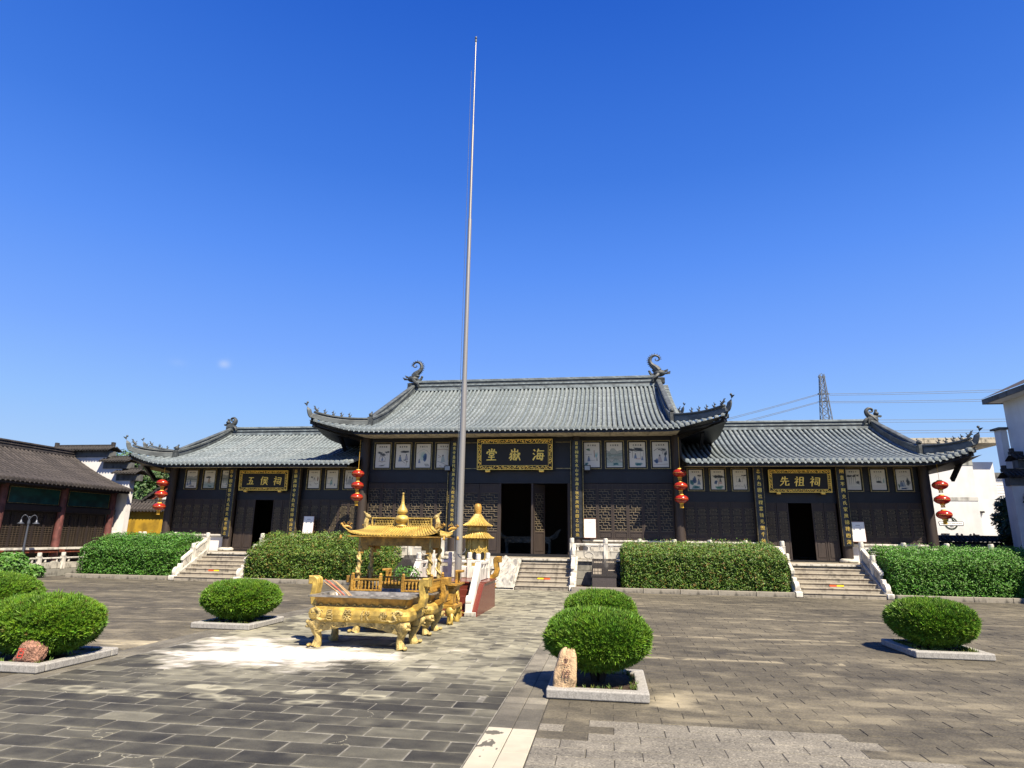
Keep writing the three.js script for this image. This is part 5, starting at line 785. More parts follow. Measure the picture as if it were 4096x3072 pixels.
function planter(x, z, w, d, label, mossy) {
  const t = thing('stone_planter', label, 'planter', [x, 0, z], 0, 'square granite planters'), k = 0.125, h = 0.1;
  for (const s of [-1, 1]) { part('kerb_stone', rb(w, h, k, 0, h / 2, s * (d / 2 - k / 2), 0.02), M.granite, t); part('kerb_stone', rb(k, h - 0.004, d - 2 * k - 0.006, s * (w / 2 - k / 2), h / 2 - 0.002, 0, 0.02), M.granite, t); }
  const so = part('soil', sheet((u, v) => [lerp(-w / 2 + k, w / 2 - k, u), 0.055 + 0.03 * fbm(u * 5 + x, v * 5, 3), lerp(-d / 2 + k, d / 2 - k, v)], 12, 12), M.soil, t);
  const pts = []; for (let i = 0; i < (mossy ? 260 : 90); i++) { const a = rnd() * 4 | 0, u = rr(-0.5, 0.5), e = 0.5 - k / w - 0.02; const [px, pz] = [[u * (w - 0.3), e * d], [u * (w - 0.3), -e * d], [e * w, u * (d - 0.3)], [-e * w, u * (d - 0.3)]][a]; pts.push({ p: V(px + rr(-0.05, 0.05), 0.06, pz + rr(-0.06, 0.02)), n: V(rr(-0.4, 0.4), 1, rr(-0.4, 0.4)).normalize(), s: rr(0.6, 1.5), c: tint(0.104, 0.148, 0.0222, 0.6, 0.5) }); }
  scatter('weeds', TUFT, M.needle, t, pts);
}
const spots = [
  [-0.15, -7.53, 0.56, 0.295, 0.505, 'beside the tall cream boulder', 1.05, 1.2],
  [-0.16, -10.9, 0.55, 0.31, 0.44, 'behind the bush that has the cream boulder', 1.05, 1.2],
  [4.85, -10.95, 0.56, 0.32, 0.43, 'alone on the brown plaza near the long hedge', 1.05, 1.2],
  [-6.63, -11.05, 0.63, 0.32, 0.44, 'between the golden burners and the side stair', 1.1, 1.2],
  [-7.12, -7.42, 0.7, 0.34, 0.44, 'behind the round pink rock', 1.2, 1.25],
  [-11.75, -11.0, 0.78, 0.38, 0.38, 'in front of the marble rail of the brown-roofed hall', 1.2, 1.2],
];
spots.forEach(([x, z, rx, ry, cy, w, pw, pd], i) => { planter(x, z, pw, pd, `low square granite planter ${['under the bush with the tall cream boulder', 'under the bush behind the one with the cream boulder', 'with mossy edges under the lone bush on the brown plaza', 'under the bush between the golden burners and the side stair', 'under the bush with the round pink rock', 'under the bush in front of the brown-roofed hall'][i]}`, i === 2); bush(`clipped bright green flattened bush ${w}`, x, z, rx, ry, cy, i === 0 || i === 4 ? 0.47 : i < 2 ? 0.54 : 0.58, i === 0 || i === 4 ? 26000 : 17000, i * 3 + 1); });
function rock(name, label, x, y, z, sx, sy, sz, m, sd, taperK, ex) { // rough block: superquadric with chipped faces
  const g = new THREE.IcosahedronGeometry(1, 9), p = g.attributes.position;
  for (let i = 0; i < p.count; i++) {
    const d = V(p.getX(i), p.getY(i), p.getZ(i)), q = Math.pow(Math.abs(d.x) ** ex + Math.abs(d.y) ** ex + Math.abs(d.z) ** ex, -1 / ex), n = fbm(d.x * 1.5 + sd, d.y * 1.5 + d.z * 1.2, 4), n2 = fbm(d.x * 6 + sd, d.y * 5 + d.z * 6, 3);
    const k = q * (0.86 + 0.3 * (n - 0.5) + 0.1 * (n2 - 0.5)), w = 1 - taperK * (d.y * q * 0.5 + 0.5), lean = d.y * q * 0.03;
    p.setXYZ(i, d.x * sx * k * w + lean, d.y * sy * k, d.z * sz * k * (0.6 + 0.4 * w));
  }
  g.computeVertexNormals(); const t = thing(name, label, 'rock', [x, y, z]); part('stone', g.translate(0, sy * 0.8, 0), m, t); return t;
}
{
  const r1 = rock('boulder', 'tall cream boulder with faded red writing leaning in the planter', -0.475, 0.045, -7.1, 0.175, 0.255, 0.12, M.rockCream, 3, 0.5, 5);
  part('faded_writing', [...'忠德'].map((c, i) => glyph(c, 0.09, 0.003, 0.07).rotateX(-0.14).translate(0.005, 0.3 - i * 0.11, 0.099 + i * 0.016)), M.rockPink, r1);
  const r2 = rock('boulder', 'squat pink rock with red writing in the planter', -6.86, 0.045, -7.04, 0.21, 0.17, 0.14, M.rockPink, 8, 0.25, 3);
  part('faded_writing', [...'百'].map((c) => glyph(c, 0.12, 0.003, 0.07).rotateX(-0.2).translate(-0.02, 0.15, 0.128)), M.redInk, r2);
}
function hedge(x0, x1, label, col, geo, yf, yb, wild, sd, dens = 1150) {
  const z0 = ZK - 0.14, z1 = ZT - 0.02, W = x1 - x0, t = thing('hedge', label, 'hedge', [(x0 + x1) / 2, 0.05, (z0 + z1) / 2]), pts = [];
  const bump = (x, v) => 0.1 * (fbm(x * 1.3 + sd, v * 1.7, 3) - 0.5) + 0.05 * (fbm(x * 5 + sd, v * 6, 2) - 0.5), D = z0 - z1;
  // profile: v 0..1 up the front, 1..2 over the top
  const prof = (u, v) => { const x = x0 + W * u, e = Math.min(u * W, (1 - u) * W), sh = e < 0.16 ? Math.sqrt(1 - ((0.16 - e) / 0.16) ** 2) : 1, k = bump(x, v); if (v < 1) { const r = v > 0.9 ? (v - 0.9) / 0.1 : 0; return [x, lerp(0.0, yf, v) * (0.8 + 0.2 * sh) + k * v * 0.5, z0 + k - r * r * 0.1 - (1 - sh) * 0.2 - 0.05 * (1 - v), [0, 0.75 + r * 0.6, 0.6]]; } const w = v - 1; return [x, (yf + (yb - yf) * Math.sin(w * 1.57)) * (0.8 + 0.2 * sh) + k, lerp(z0 - 0.1, z1, w) - (1 - sh) * 0.1, [0, 1, 0.3]]; };
  const n = Math.round(dens * W * (yf + D * 1.1));
  for (let i = 0; i < n; i++) { const u = rnd(), v = rnd() < yf / (yf + D * 1.05) ? rnd() : 1 + rnd(), [x, y, z, nn] = prof(u, v), ins = rr(-0.2, 0.03), nv = V(nn[0] + rr(-0.7, 0.7), nn[1] + rr(-0.3, 0.6), nn[2] + rr(-0.6, 0.6)).normalize(); pts.push({ p: V(x - (x0 + x1) / 2, y - 0.05 + ins * (v < 1 ? 0.1 : 1) + (v > 1 && rnd() < wild ? rr(0, 0.13) : 0), z - (z0 + z1) / 2 + ins * (v < 1 ? 1 : nn[2])), n: nv, s: rr(0.75, 1.35), c: col() }); }
  for (let i = 0; i < n * 0.16; i++) { const s = rnd() < 0.5 ? 0 : 1, [, y, z] = prof(s, rr(0, 1)), zz = lerp(z0 - 0.1, z1, rnd()); pts.push({ p: V((s ? W / 2 : -W / 2) + rr(-0.04, 0.04), rr(0.02, lerp(yf, yb, (z0 - zz) / D) * 0.86), zz - (z0 + z1) / 2), n: V((s ? 1 : -1), rr(0, 0.8), rr(-0.6, 0.6)).normalize(), s: rr(0.8, 1.3), c: col() }); }
  scatter('foliage', geo, M.leaf, t, pts);
  part('inner_growth', [sheet((u, v) => { const [x, y, z] = prof(lerp(0.02, 0.98, u), v * 2); return [x - (x0 + x1) / 2, y - 0.2 - (v > 0.5 ? 0.05 : 0), z - (z0 + z1) / 2 - 0.22]; }, 40, 24), span(-W / 2 + 0.09, W / 2 - 0.09, 0, yf * 0.8, -D / 2 + 0.05, D / 2 - 0.24)], M.core, t);
}
hedge(-19.1, -15.26, 'rounded dark green clipped hedge beside the stair and the yellow wall', () => tint(0.044, 0.141, 0.0074, 0.9, 0.4), LEAF, 1.08, 1.56, 0.05, 3);
hedge(-12.52, -7.42, 'bushy hedge with yellowish and reddish leaf tips behind the golden burners', () => (rnd() < 0.12 ? tint(0.148, 0.104, 0.0148, 0.7, 0.4) : tint(0.074, 0.137, 0.0104, 0.9, 0.5)), LEAF, 1.08, 1.62, 0.35, 11);
hedge(0.42, 5.42, 'boxy clipped hedge beside the engraved tilted tablet', () => (rnd() < 0.1 ? tint(0.133, 0.089, 0.0148, 0.7, 0.4) : tint(0.067, 0.133, 0.0104, 0.9, 0.5)), LEAF, 1.22, 1.5, 0.2, 23);
hedge(8.3, 14.6, 'long fresh green clipped hedge under the white wall with the round emblem', () => tint(0.048, 0.155, 0.0074, 0.9, 0.4), LEAF, 1.16, 1.5, 0.06, 31);
function shrub(label, x, z, r, h, n, geo = BIGLEAF, base = 0) {
  const t = thing('leafy_shrub', label, 'shrub', [x, base, z]), pts = [];
  for (let i = 0; i < n; i++) { const d = V(rr(-1, 1), rr(-0.7, 1), rr(-1, 1)).normalize(), k = rr(0.7, 1) * (0.85 + 0.4 * fbm(d.x * 3 + x, d.y * 3 + d.z * 2, 2)); pts.push({ p: V(d.x * r * k, h * 0.5 + d.y * h * 0.5 * k, d.z * r * k), n: V(d.x + rr(-0.5, 0.5), d.y + rr(0, 0.8), d.z + rr(-0.5, 0.5)).normalize(), s: rr(0.7, 1.2), c: tint(0.056, 0.148, 0.0133, 0.7, 0.4) }); }
  scatter('foliage', geo, M.leaf, t, pts);
  for (let i = 0; i < 4; i++) { const a = i * 1.57; part('stem', taper([[0, 0, 0], [Math.cos(a) * r * 0.3, h * 0.35, Math.sin(a) * r * 0.3], [Math.cos(a) * r * 0.5, h * 0.6, Math.sin(a) * r * 0.5]], [0.02, 0.014, 0.008], 5, 6), M.bark, t); }
}
shrub('round leafy shrub in front of the lamp post and marble rail', -20.75, -19.7, 0.52, 0.86, 900);
shrub('low spreading shrub in front of the marble rail posts', -19.85, -19.75, 0.36, 0.42, 420);
shrub('small leafy shrub tucked beside the round shrub', -21.6, -19.2, 0.35, 0.5, 320);
shrub('potted greenery on the altar burner with square ring handles', -3.95, -12.35, 0.26, 0.3, 260, LEAF, 0.72);
function tree(label, x, z, h, r, cy, n, col, group) {
  const t = thing('leafy_tree', label, 'tree', [x, 0, z], 0, group), pts = [], cl = [];
  part('trunk', taper([[0, 0, 0], [0.1, cy * 0.4, 0], [0, cy, 0.05], [0.05, h - r * 0.4, 0]], [0.16, 0.13, 0.09, 0.03], 8, 16), M.bark, t);
  for (let i = 0; i < 16; i++) { const d = V(rr(-1, 1), rr(-0.8, 1), rr(-1, 1)).normalize().multiplyScalar(rr(0.35, 0.95)); cl.push(V(d.x * r, cy + d.y * (h - cy) * 0.85, d.z * r)); if (i < 8) part('limb', taper([[0, cy * 0.7, 0], [d.x * r * 0.5, cy + d.y * 0.4, d.z * r * 0.5], [cl[i].x, cl[i].y, cl[i].z]], [0.07, 0.04, 0.015], 6, 8), M.bark, t); }
  for (let i = 0; i < n; i++) { const c = cl[i % 16], d = V(rr(-1, 1), rr(-1, 1), rr(-1, 1)); if (d.length() > 1) { i--; continue; } const q = r * 0.42; pts.push({ p: c.clone().addScaledVector(d, q), n: V(d.x, Math.abs(d.y) + 0.4, d.z).normalize(), s: rr(0.7, 1.3), c: col() }); }
  scatter('crown', TREELEAF, M.leaf, t, pts);
}
tree('dark leafy tree rising behind the stepped white gable wall', -29.4, -36.5, 7.0, 2.6, 4.3, 9000, () => tint(0.033, 0.081, 0.0148, 0.8, 0.4), 'trees behind the walls');
tree('dark tree behind the yellow building roof', -26.2, -38, 6.2, 1.9, 4.0, 6000, () => tint(0.030, 0.074, 0.0133, 0.8, 0.4), 'trees behind the walls');
tree('dark young tree against the white house with deep eaves', 16.55, -28.2, 4.0, 1.0, 2.6, 4200, () => tint(0.037, 0.074, 0.0222, 0.9, 0.4), 'trees behind the walls');
tree('bushy tree behind the small tile-capped wall steps', 17.6, -28.2, 4.1, 1.5, 2.6, 4200, () => tint(0.033, 0.074, 0.0185, 0.9, 0.4), 'trees behind the walls');

// ---------------------------------------------------------------- incense burners
function ringStack(list, n = 10) { // rounded-rectangle rings [y, hx, hz, r]
  const pos = [], rings = list.map(([y, hx, hz, r]) => { const o = []; for (const [sx, sz, a0] of [[1, 1, 0], [-1, 1, 1.5708], [-1, -1, 3.1416], [1, -1, 4.7124]]) for (let i = 0; i <= n / 2; i++) { const a = a0 + 1.5708 * i / (n / 2); o.push([sx * (hx - r) + Math.cos(a) * r, y, sz * (hz - r) + Math.sin(a) * r]); } return o; });
  for (let i = 0; i + 1 < rings.length; i++) for (let j = 0; j < rings[i].length; j++) { const k = (j + 1) % rings[i].length; pos.push(...rings[i][j], ...rings[i + 1][k], ...rings[i][k], ...rings[i][j], ...rings[i + 1][j], ...rings[i + 1][k]); }
  const g = new THREE.BufferGeometry(); g.setAttribute('position', new THREE.Float32BufferAttribute(pos, 3)); g.computeVertexNormals(); return g;
}
function lionLeg(h, s, sx, sz) { // cabriole leg with a lion mask and paw, bulging outwards (sx, sz)
  const o = (k) => [sx * k, sz * k * 0.7];
  const P = (y, k) => [o(k)[0], y, o(k)[1]];
  return join([taper([P(h * 1.08, 0.0), P(h * 0.85, 0.03 * s), P(h * 0.6, 0.02 * s), P(h * 0.35, -0.01 * s), P(h * 0.14, 0.0), P(0.0, 0.015 * s)], [0.1 * s, 0.105 * s, 0.075 * s, 0.052 * s, 0.06 * s, 0.075 * s], 10, 26), ball(0.085 * s, ...P(h * 0.86, 0.07 * s), 1, 0.8, 1, 10), ball(0.03 * s, ...P(h * 0.93, 0.13 * s)), ball(0.028 * s, ...P(h * 0.76, 0.125 * s), 1.6, 0.7, 1), new THREE.TorusGeometry(0.07 * s, 0.014 * s, 6, 14).rotateX(1.57).translate(...P(h * 0.64, 0.015 * s)), ...[-0.6, 0, 0.6].map((a) => ball(0.034 * s, o(0.05 * s)[0] + Math.cos(a) * 0.05 * s * sx, 0.03 * s, o(0.02 * s)[1] + 0.055 * s * sz + Math.sin(a) * 0.02, 0.8, 0.8, 1.3, 8))]);
}
function handle(W, y0, yt, s, d) { // hooked side handle, a wide moulded band
  const p = [[0, y0], [0.1, y0 + 0.03], [0.13, y0 + 0.12], [0.1, yt - 0.1], [0.11, yt - 0.03], [0.16, yt], [0.24, yt], [0.24, yt - 0.1]], inn = [[0.185, yt - 0.1], [0.18, yt - 0.06], [0.17, yt - 0.1], [0.2, y0 + 0.12], [0.17, y0 + 0.0], [0.1, y0 - 0.05], [0, y0 - 0.06]];
  const out = [...p, ...inn].map(([x, y]) => [s * (W + x - 0.03), y]);
  const c = [...p.slice(1, 7)].map(([x, y]) => [s * (W + x - 0.035), y, 0]);
  return join([extrude(s > 0 ? out.slice().reverse() : out, d, 0.012), ...[-0.3, 0.3].map((k) => tube(c.map((q) => [q[0], q[1], k * d]), 0.013, 5))]);
}
function reliefCurl(x, y, z, k, sgn) { return join([taper([[x - 0.1 * k * sgn, y + 0.08 * k, z], [x - 0.02 * k * sgn, y + 0.1 * k, z + 0.01], [x + 0.05 * k * sgn, y + 0.02 * k, z + 0.012], [x, y - 0.06 * k, z + 0.01], [x + 0.1 * k * sgn, y - 0.1 * k, z], [x + 0.2 * k * sgn, y - 0.07 * k, z]], [0.02 * k, 0.032 * k, 0.036 * k, 0.03 * k, 0.024 * k, 0.01 * k], 6, 24), ball(0.045 * k, x - 0.1 * k * sgn, y + 0.06 * k, z, 1, 0.9, 0.6, 8), ...[0, 1, 2, 3].map((i) => new THREE.TorusGeometry(0.026 * k, 0.009 * k, 5, 10, 4.6).rotateZ(i * 1.7).translate(x + (i - 1.5) * 0.055 * k * sgn, y + (i % 2 ? 0.055 : -0.03) * k, z + 0.004)), taper([[x - 0.02 * sgn, y + 0.1 * k, z], [x - 0.05 * sgn, y + 0.16 * k, z]], [0.014, 0.004], 5, 4)]); }
function burner(label, x, z, W, D, o = {}) { // W, D: half sizes at the rim
  const { leg = 0.36, top = 0.72, hand = 0.96, m = M.gold, lm = M.goldLight, text, k = 1, hm = m } = o, t = thing('incense_burner', label, 'burner', [x, 0, z], 0, 'gilded burners along the path axis'); t.scale.setScalar(k);
  const yb = leg, ym = lerp(leg, top, 0.3), yn = lerp(leg, top, 0.6), hx = W - 0.05, hz = D - 0.05;
  part('body', ringStack([[yb - 0.01, hx - 0.16, hz - 0.16, 0.05], [yb, hx - 0.03, hz - 0.03, 0.08], [lerp(yb, ym, 0.45), hx + 0.035, hz + 0.035, 0.11], [ym, hx + 0.05, hz + 0.05, 0.12], [lerp(ym, yn, 0.55), hx + 0.035, hz + 0.035, 0.11], [yn - 0.012, hx - 0.02, hz - 0.02, 0.09], [yn, hx - 0.03, hz - 0.03, 0.08]], 12), m, t);
  part('neck', ringStack([[yn - 0.005, hx - 0.03, hz - 0.03, 0.05], [yn + 0.03, hx - 0.045, hz - 0.045, 0.05], [top - 0.02, hx - 0.02, hz - 0.02, 0.05], [top - 0.012, hx - 0.01, hz - 0.01, 0.05]], 12), M.gold2, t);
  part('rim', ringStack([[top - 0.015, hx - 0.02, hz - 0.02, 0.04], [top - 0.012, W, D, 0.05], [top + 0.008, W, D, 0.05], [top + 0.012, W - 0.08, D - 0.08, 0.04], [top - 0.1, W - 0.13, D - 0.13, 0.04]], 12), M.rim, t);
  part('ash_bed', sheet((u, v) => [lerp(-W + 0.125, W - 0.125, u), top - 0.085 + 0.03 * fbm(u * 6, v * 3, 3), lerp(-D + 0.125, D - 0.125, v)], 16, 8), M.ash, t);
  for (const sx of [-1, 1]) for (const sz of [-1, 1]) part('leg', lionLeg(leg + 0.02, 1, sx, sz).translate(sx * (hx - 0.1), 0, sz * (hz - 0.1)), lm, t);
  for (const sz of [-1, 1]) {
    const ap = []; for (let i = 0; i <= 24; i++) { const u = i / 24 * 2 - 1; ap.push([u * (hx - 0.08), yb - 0.03 - 0.12 * Math.pow(Math.abs(u), 1.4) * (hx > 0.6 ? 1 : 0.7) - 0.012 * Math.abs(Math.sin(u * 16))]); } ap.push([hx - 0.08, yb + 0.015], [-hx + 0.08, yb + 0.015]);
    part('apron', [extrude(ap, 0.03, 0.006).translate(0, 0, sz * (hz - 0.05)), ...[-0.72, -0.5, -0.3, 0.3, 0.5, 0.72].map((u) => new THREE.TorusGeometry(0.026, 0.01, 5, 10, 4.7).rotateZ(u * 9).translate(u * hx, yb - 0.02 - 0.05 * Math.abs(u), sz * (hz - 0.026)))], lm, t);
    part('relief_band', [-5, -4, -3, -2, -1, 0, 1, 2, 3, 4, 5].map((i) => new THREE.TorusGeometry(0.05, 0.01, 5, 12, 3.6).rotateZ(3.0).scale(1.15, 0.5, 1).translate(i * hx / 5.6, yn + 0.03, sz * (hz - 0.03))), lm, t);
    for (const sx of [-1, 1]) part('dragon_relief', reliefCurl(sx * (hx - 0.14), ym, sz * (hz + 0.04), 0.72, -sx), lm, t);
  }
  for (const s of [-1, 1]) part('handle', handle(hx, yn, hand, s, 0.17), hm, t);
  if (text) [...text].forEach((c, i) => part('character', glyph(c, 0.15, 0.022, 0.11).translate((i - 1.5) * hx * 0.37, ym, hz + 0.043), lm, t));
  return t;
}
burner('large rectangular gilded burner on lion legs with raised characters and incense sticks', -3.65, -9.57, 0.79, 0.45, { text: '昌榮代世', hand: 0.97 });
for (let i = 0; i < 9; i++) { const a = rr(-0.1, 0.12), L = rr(0.34, 0.46), x = -4.0 + rr(-0.04, 0.1), z = -9.5 + rr(-0.1, 0.1), lean = rr(0.75, 0.95); const t = single('incense_stick', [tube([[0, 0, 0], [-L * lean * 0.5, L * 0.36, a * 0.5], [-L * lean, L * 0.66, a]], 0.0075, 5, 4)], i % 3 ? M.stickWood : M.stickRed, 'thin burnt-down incense stick leaning in the ash of the lettered burner', 'incense stick', 'incense sticks'); t.position.set(x + 0.05, 0.64, z); }
{ // roofed burner
  const X = -3.67, Z = -11.0, t = burner('gilded burner under a tiled pavilion roof on dragon posts with a gourd spire', X, Z, 0.76, 0.42, { leg: 0.30, top: 0.66, hand: 0.9, m: M.gold, lm: M.goldLight, hm: M.gold2 });
  const base = 0.68;
  for (const [z, a, b] of [[0.36, -0.7, -0.2], [0.36, 0.2, 0.7], [-0.36, -0.7, 0.7]]) {
    const g = [rb(b - a, 0.03, 0.035, (a + b) / 2, base + 0.19, z, 0.006), rb(b - a, 0.03, 0.04, (a + b) / 2, base + 0.015, z, 0.006)]; for (let x = a + 0.04; x < b - 0.02; x += 0.065) g.push(lathe([[0.008, 0], [0.018, 0.04], [0.01, 0.075], [0.018, 0.11], [0.008, 0.15]], 7, x, base + 0.03, z)); for (const e of [a, b]) g.push(rb(0.05, 0.25, 0.05, e, base + 0.125, z, 0.006), ball(0.028, e, base + 0.27, z));
    part('railing', g, M.gold2, t);
  }
  for (const s of [-1, 1]) { const g = [rb(0.03, 0.03, 0.7, s * 0.7, base + 0.19, 0, 0.006), rb(0.04, 0.03, 0.7, s * 0.7, base + 0.015, 0, 0.006)]; for (let z = -0.3; z < 0.32; z += 0.065) g.push(lathe([[0.008, 0], [0.018, 0.04], [0.01, 0.075], [0.018, 0.11], [0.008, 0.15]], 7, s * 0.7, base + 0.03, z)); part('railing', g, M.gold2, t); }
  for (const sx of [-1, 1]) for (const sz of [-1, 1]) {
    const px = sx * 0.635, pz = sz * 0.29, coil = []; for (let i = 0; i <= 60; i++) { const a = i / 60 * 6.283 * 3.2; coil.push([px + Math.cos(a) * 0.036, base + 0.06 + i / 60 * 0.66, pz + Math.sin(a) * 0.036]); }
    const c = part('post', [cyl(0.032, 0.03, 0.9, px, base, pz, 12), cyl(0.06, 0.04, 0.05, px, base, pz, 12)], M.goldLight, t);
    part('coiled_dragon', [taper(coil, [0.012, 0.02, 0.02, 0.018, 0.022], 6, 120), ...coil.filter((_, i) => i % 7 === 3).map((q) => ball(0.016, ...q)), ball(0.035, px, base + 0.3, pz + 0.05 * sz, 1.2, 0.8, 1, 8)], M.goldLight, c);
  }
  const ey = 1.6, RX = 0.81, RZ = 0.46, ty = 0.155;
  for (const sz of [-1, 1]) part('valance', extrude([[-0.66, ey - 0.02], [0.66, ey - 0.02], [0.66, ey - 0.3], [0.56, ey - 0.3], [0.56, ey - 0.24], [0.48, ey - 0.24], [0.48, ey - 0.17], [-0.48, ey - 0.17], [-0.48, ey - 0.24], [-0.56, ey - 0.24], [-0.56, ey - 0.3], [-0.66, ey - 0.3]].reverse(), 0.03).translate(0, 0, sz * 0.3), M.gold2, t);
  for (const sx of [-1, 1]) part('valance', span(sx * 0.64 - 0.015, sx * 0.64 + 0.015, ey - 0.2, ey - 0.02, -0.28, 0.28), M.gold2, t);
  const rt = new THREE.Group(); rt.name = 'roof'; t.add(rt);
  const rY = (k) => ey + ty * (0.4 * k + 0.6 * k * k), topX = 0.57, topZ = 0.05, lift = (u) => 0.075 * Math.pow(Math.abs(u), 6);
  for (const s of [-1, 1]) {
    part('roof_slope', sheet((u, v) => { const q = u * 2 - 1, hx = lerp(RX, topX, v); return [q * hx, rY(v) + lift(q) * (1 - v), s * lerp(RZ + 0.03 * Math.abs(q) ** 6, topZ, v)]; }, 40, 10), M.gold, rt);
    part('roof_slope', sheet((u, v) => { const q = u * 2 - 1, hz = lerp(RZ, topZ, v); return [s * lerp(RX + 0.03 * Math.abs(q) ** 6, topX, v), rY(v) + lift(q) * (1 - v), q * hz]; }, 20, 10), M.gold, rt);
    for (let i = 0; i < 30; i++) { const q = (i + 0.5) / 15 - 1, p = []; for (let j = 0; j <= 6; j++) { const v = j / 6, x = q * lerp(RX, topX, v); p.push([x, rY(v) + lift(q) * (1 - v) + 0.006, s * lerp(RZ, topZ, v)]); } part('tile_row', taper(p, [0.016, 0.014], 5, 8), M.gold, rt); }
    for (let i = 0; i < 14; i++) { const q = (i + 0.5) / 7 - 1, p = []; for (let j = 0; j <= 6; j++) { const v = j / 6; p.push([s * lerp(RX, topX, v), rY(v) + lift(q) * (1 - v) + 0.006, q * lerp(RZ, topZ, v)]); } part('tile_row', taper(p, [0.016, 0.014], 5, 8), M.gold, rt); }
    for (const z of [-1, 1]) { part('hip_ridge', taper([[s * topX, rY(1) + 0.01, z * topZ], [s * 0.66, rY(0.5) + 0.02, z * 0.22], [s * 0.78, rY(0.1) + 0.06, z * 0.42], [s * 0.88, ey + 0.14, z * 0.5]], [0.022, 0.02, 0.018, 0.008], 6, 16), M.gold, rt); part('corner_dragon', [taper([[s * 0.76, ey + 0.12, z * 0.43], [s * 0.82, ey + 0.155, z * 0.46], [s * 0.88, ey + 0.15, z * 0.49], [s * 0.91, ey + 0.185, z * 0.5]], [0.014, 0.022, 0.02, 0.014], 6, 12), ball(0.024, s * 0.915, ey + 0.19, z * 0.5), ...[0, 1, 2, 3].map((i) => new THREE.TorusGeometry(0.016, 0.006, 5, 9, 4.4).rotateZ(i).translate(s * (0.77 + i * 0.04), ey + 0.19 + (i % 2) * 0.02, z * (0.44 + i * 0.02)))], M.gold2, rt); const b = [s * 0.92, ey - 0.06, z * 0.5]; part('bell', lathe([[0, 0.07], [0.014, 0.065], [0.02, 0.03], [0.03, 0], [0, 0]], 10, ...b), M.gold2, rt); }
  }
  part('eave_band', [span(-RX, RX, ey - 0.022, ey - 0.004, RZ - 0.03, RZ - 0.005), span(-RX, RX, ey - 0.022, ey - 0.004, -RZ + 0.005, -RZ + 0.03), span(RX - 0.03, RX - 0.005, ey - 0.022, ey - 0.004, -RZ + 0.03, RZ - 0.03), span(-RX + 0.005, -RX + 0.03, ey - 0.022, ey - 0.004, -RZ + 0.03, RZ - 0.03)], M.gold2, rt);
  part('ceiling', span(-RX + 0.04, RX - 0.04, ey - 0.003, ey + 0.006, -RZ + 0.04, RZ - 0.04), M.gold2, rt);
  for (const s of [-1, 1]) {
    const g = [rb(0.44, 0.022, 0.05, s * 0.34, rY(1) + 0.155, 0, 0.005), rb(0.44, 0.022, 0.05, s * 0.34, rY(1) + 0.02, 0, 0.005), rb(0.024, 0.13, 0.045, s * 0.125, rY(1) + 0.085, 0, 0.005), rb(0.024, 0.13, 0.045, s * 0.55, rY(1) + 0.085, 0, 0.005)];
    for (let i = 0; i < 8; i++) { const x = s * (0.16 + i * 0.048); g.push(bar([x, rY(1) + 0.03, 0], [x + 0.05, rY(1) + 0.145, 0], 0.012, 0.03), bar([x + 0.05, rY(1) + 0.03, 0], [x, rY(1) + 0.145, 0], 0.012, 0.026)); }
    part('ridge_lattice', g, M.gold, rt);
    part('ridge_lion', [taper([[s * 0.66, rY(0.75), 0], [s * 0.67, rY(1) + 0.07, 0], [s * 0.655, rY(1) + 0.17, 0], [s * 0.68, rY(1) + 0.24, 0]], [0.05, 0.05, 0.04, 0.02], 7, 12), ball(0.045, s * 0.64, rY(1) + 0.18, 0), ball(0.02, s * 0.6, rY(1) + 0.17, 0), bar([s * 0.66, rY(1) + 0.2, 0], [s * 0.72, rY(1) + 0.27, 0], 0.02, 0.02)], M.goldLight, rt);
  }
  part('spire', lathe([[0.0, 0], [0.095, 0], [0.1, 0.03], [0.07, 0.05], [0.095, 0.075], [0.125, 0.12], [0.125, 0.16], [0.095, 0.2], [0.06, 0.215], [0.06, 0.225], [0.09, 0.25], [0.097, 0.285], [0.085, 0.32], [0.05, 0.37], [0.032, 0.42], [0.024, 0.5], [0.016, 0.57], [0.014, 0.58], [0.022, 0.59], [0.02, 0.61], [0, 0.618]], 20, 0, rY(1) - 0.005, 0), M.gold, rt);
}
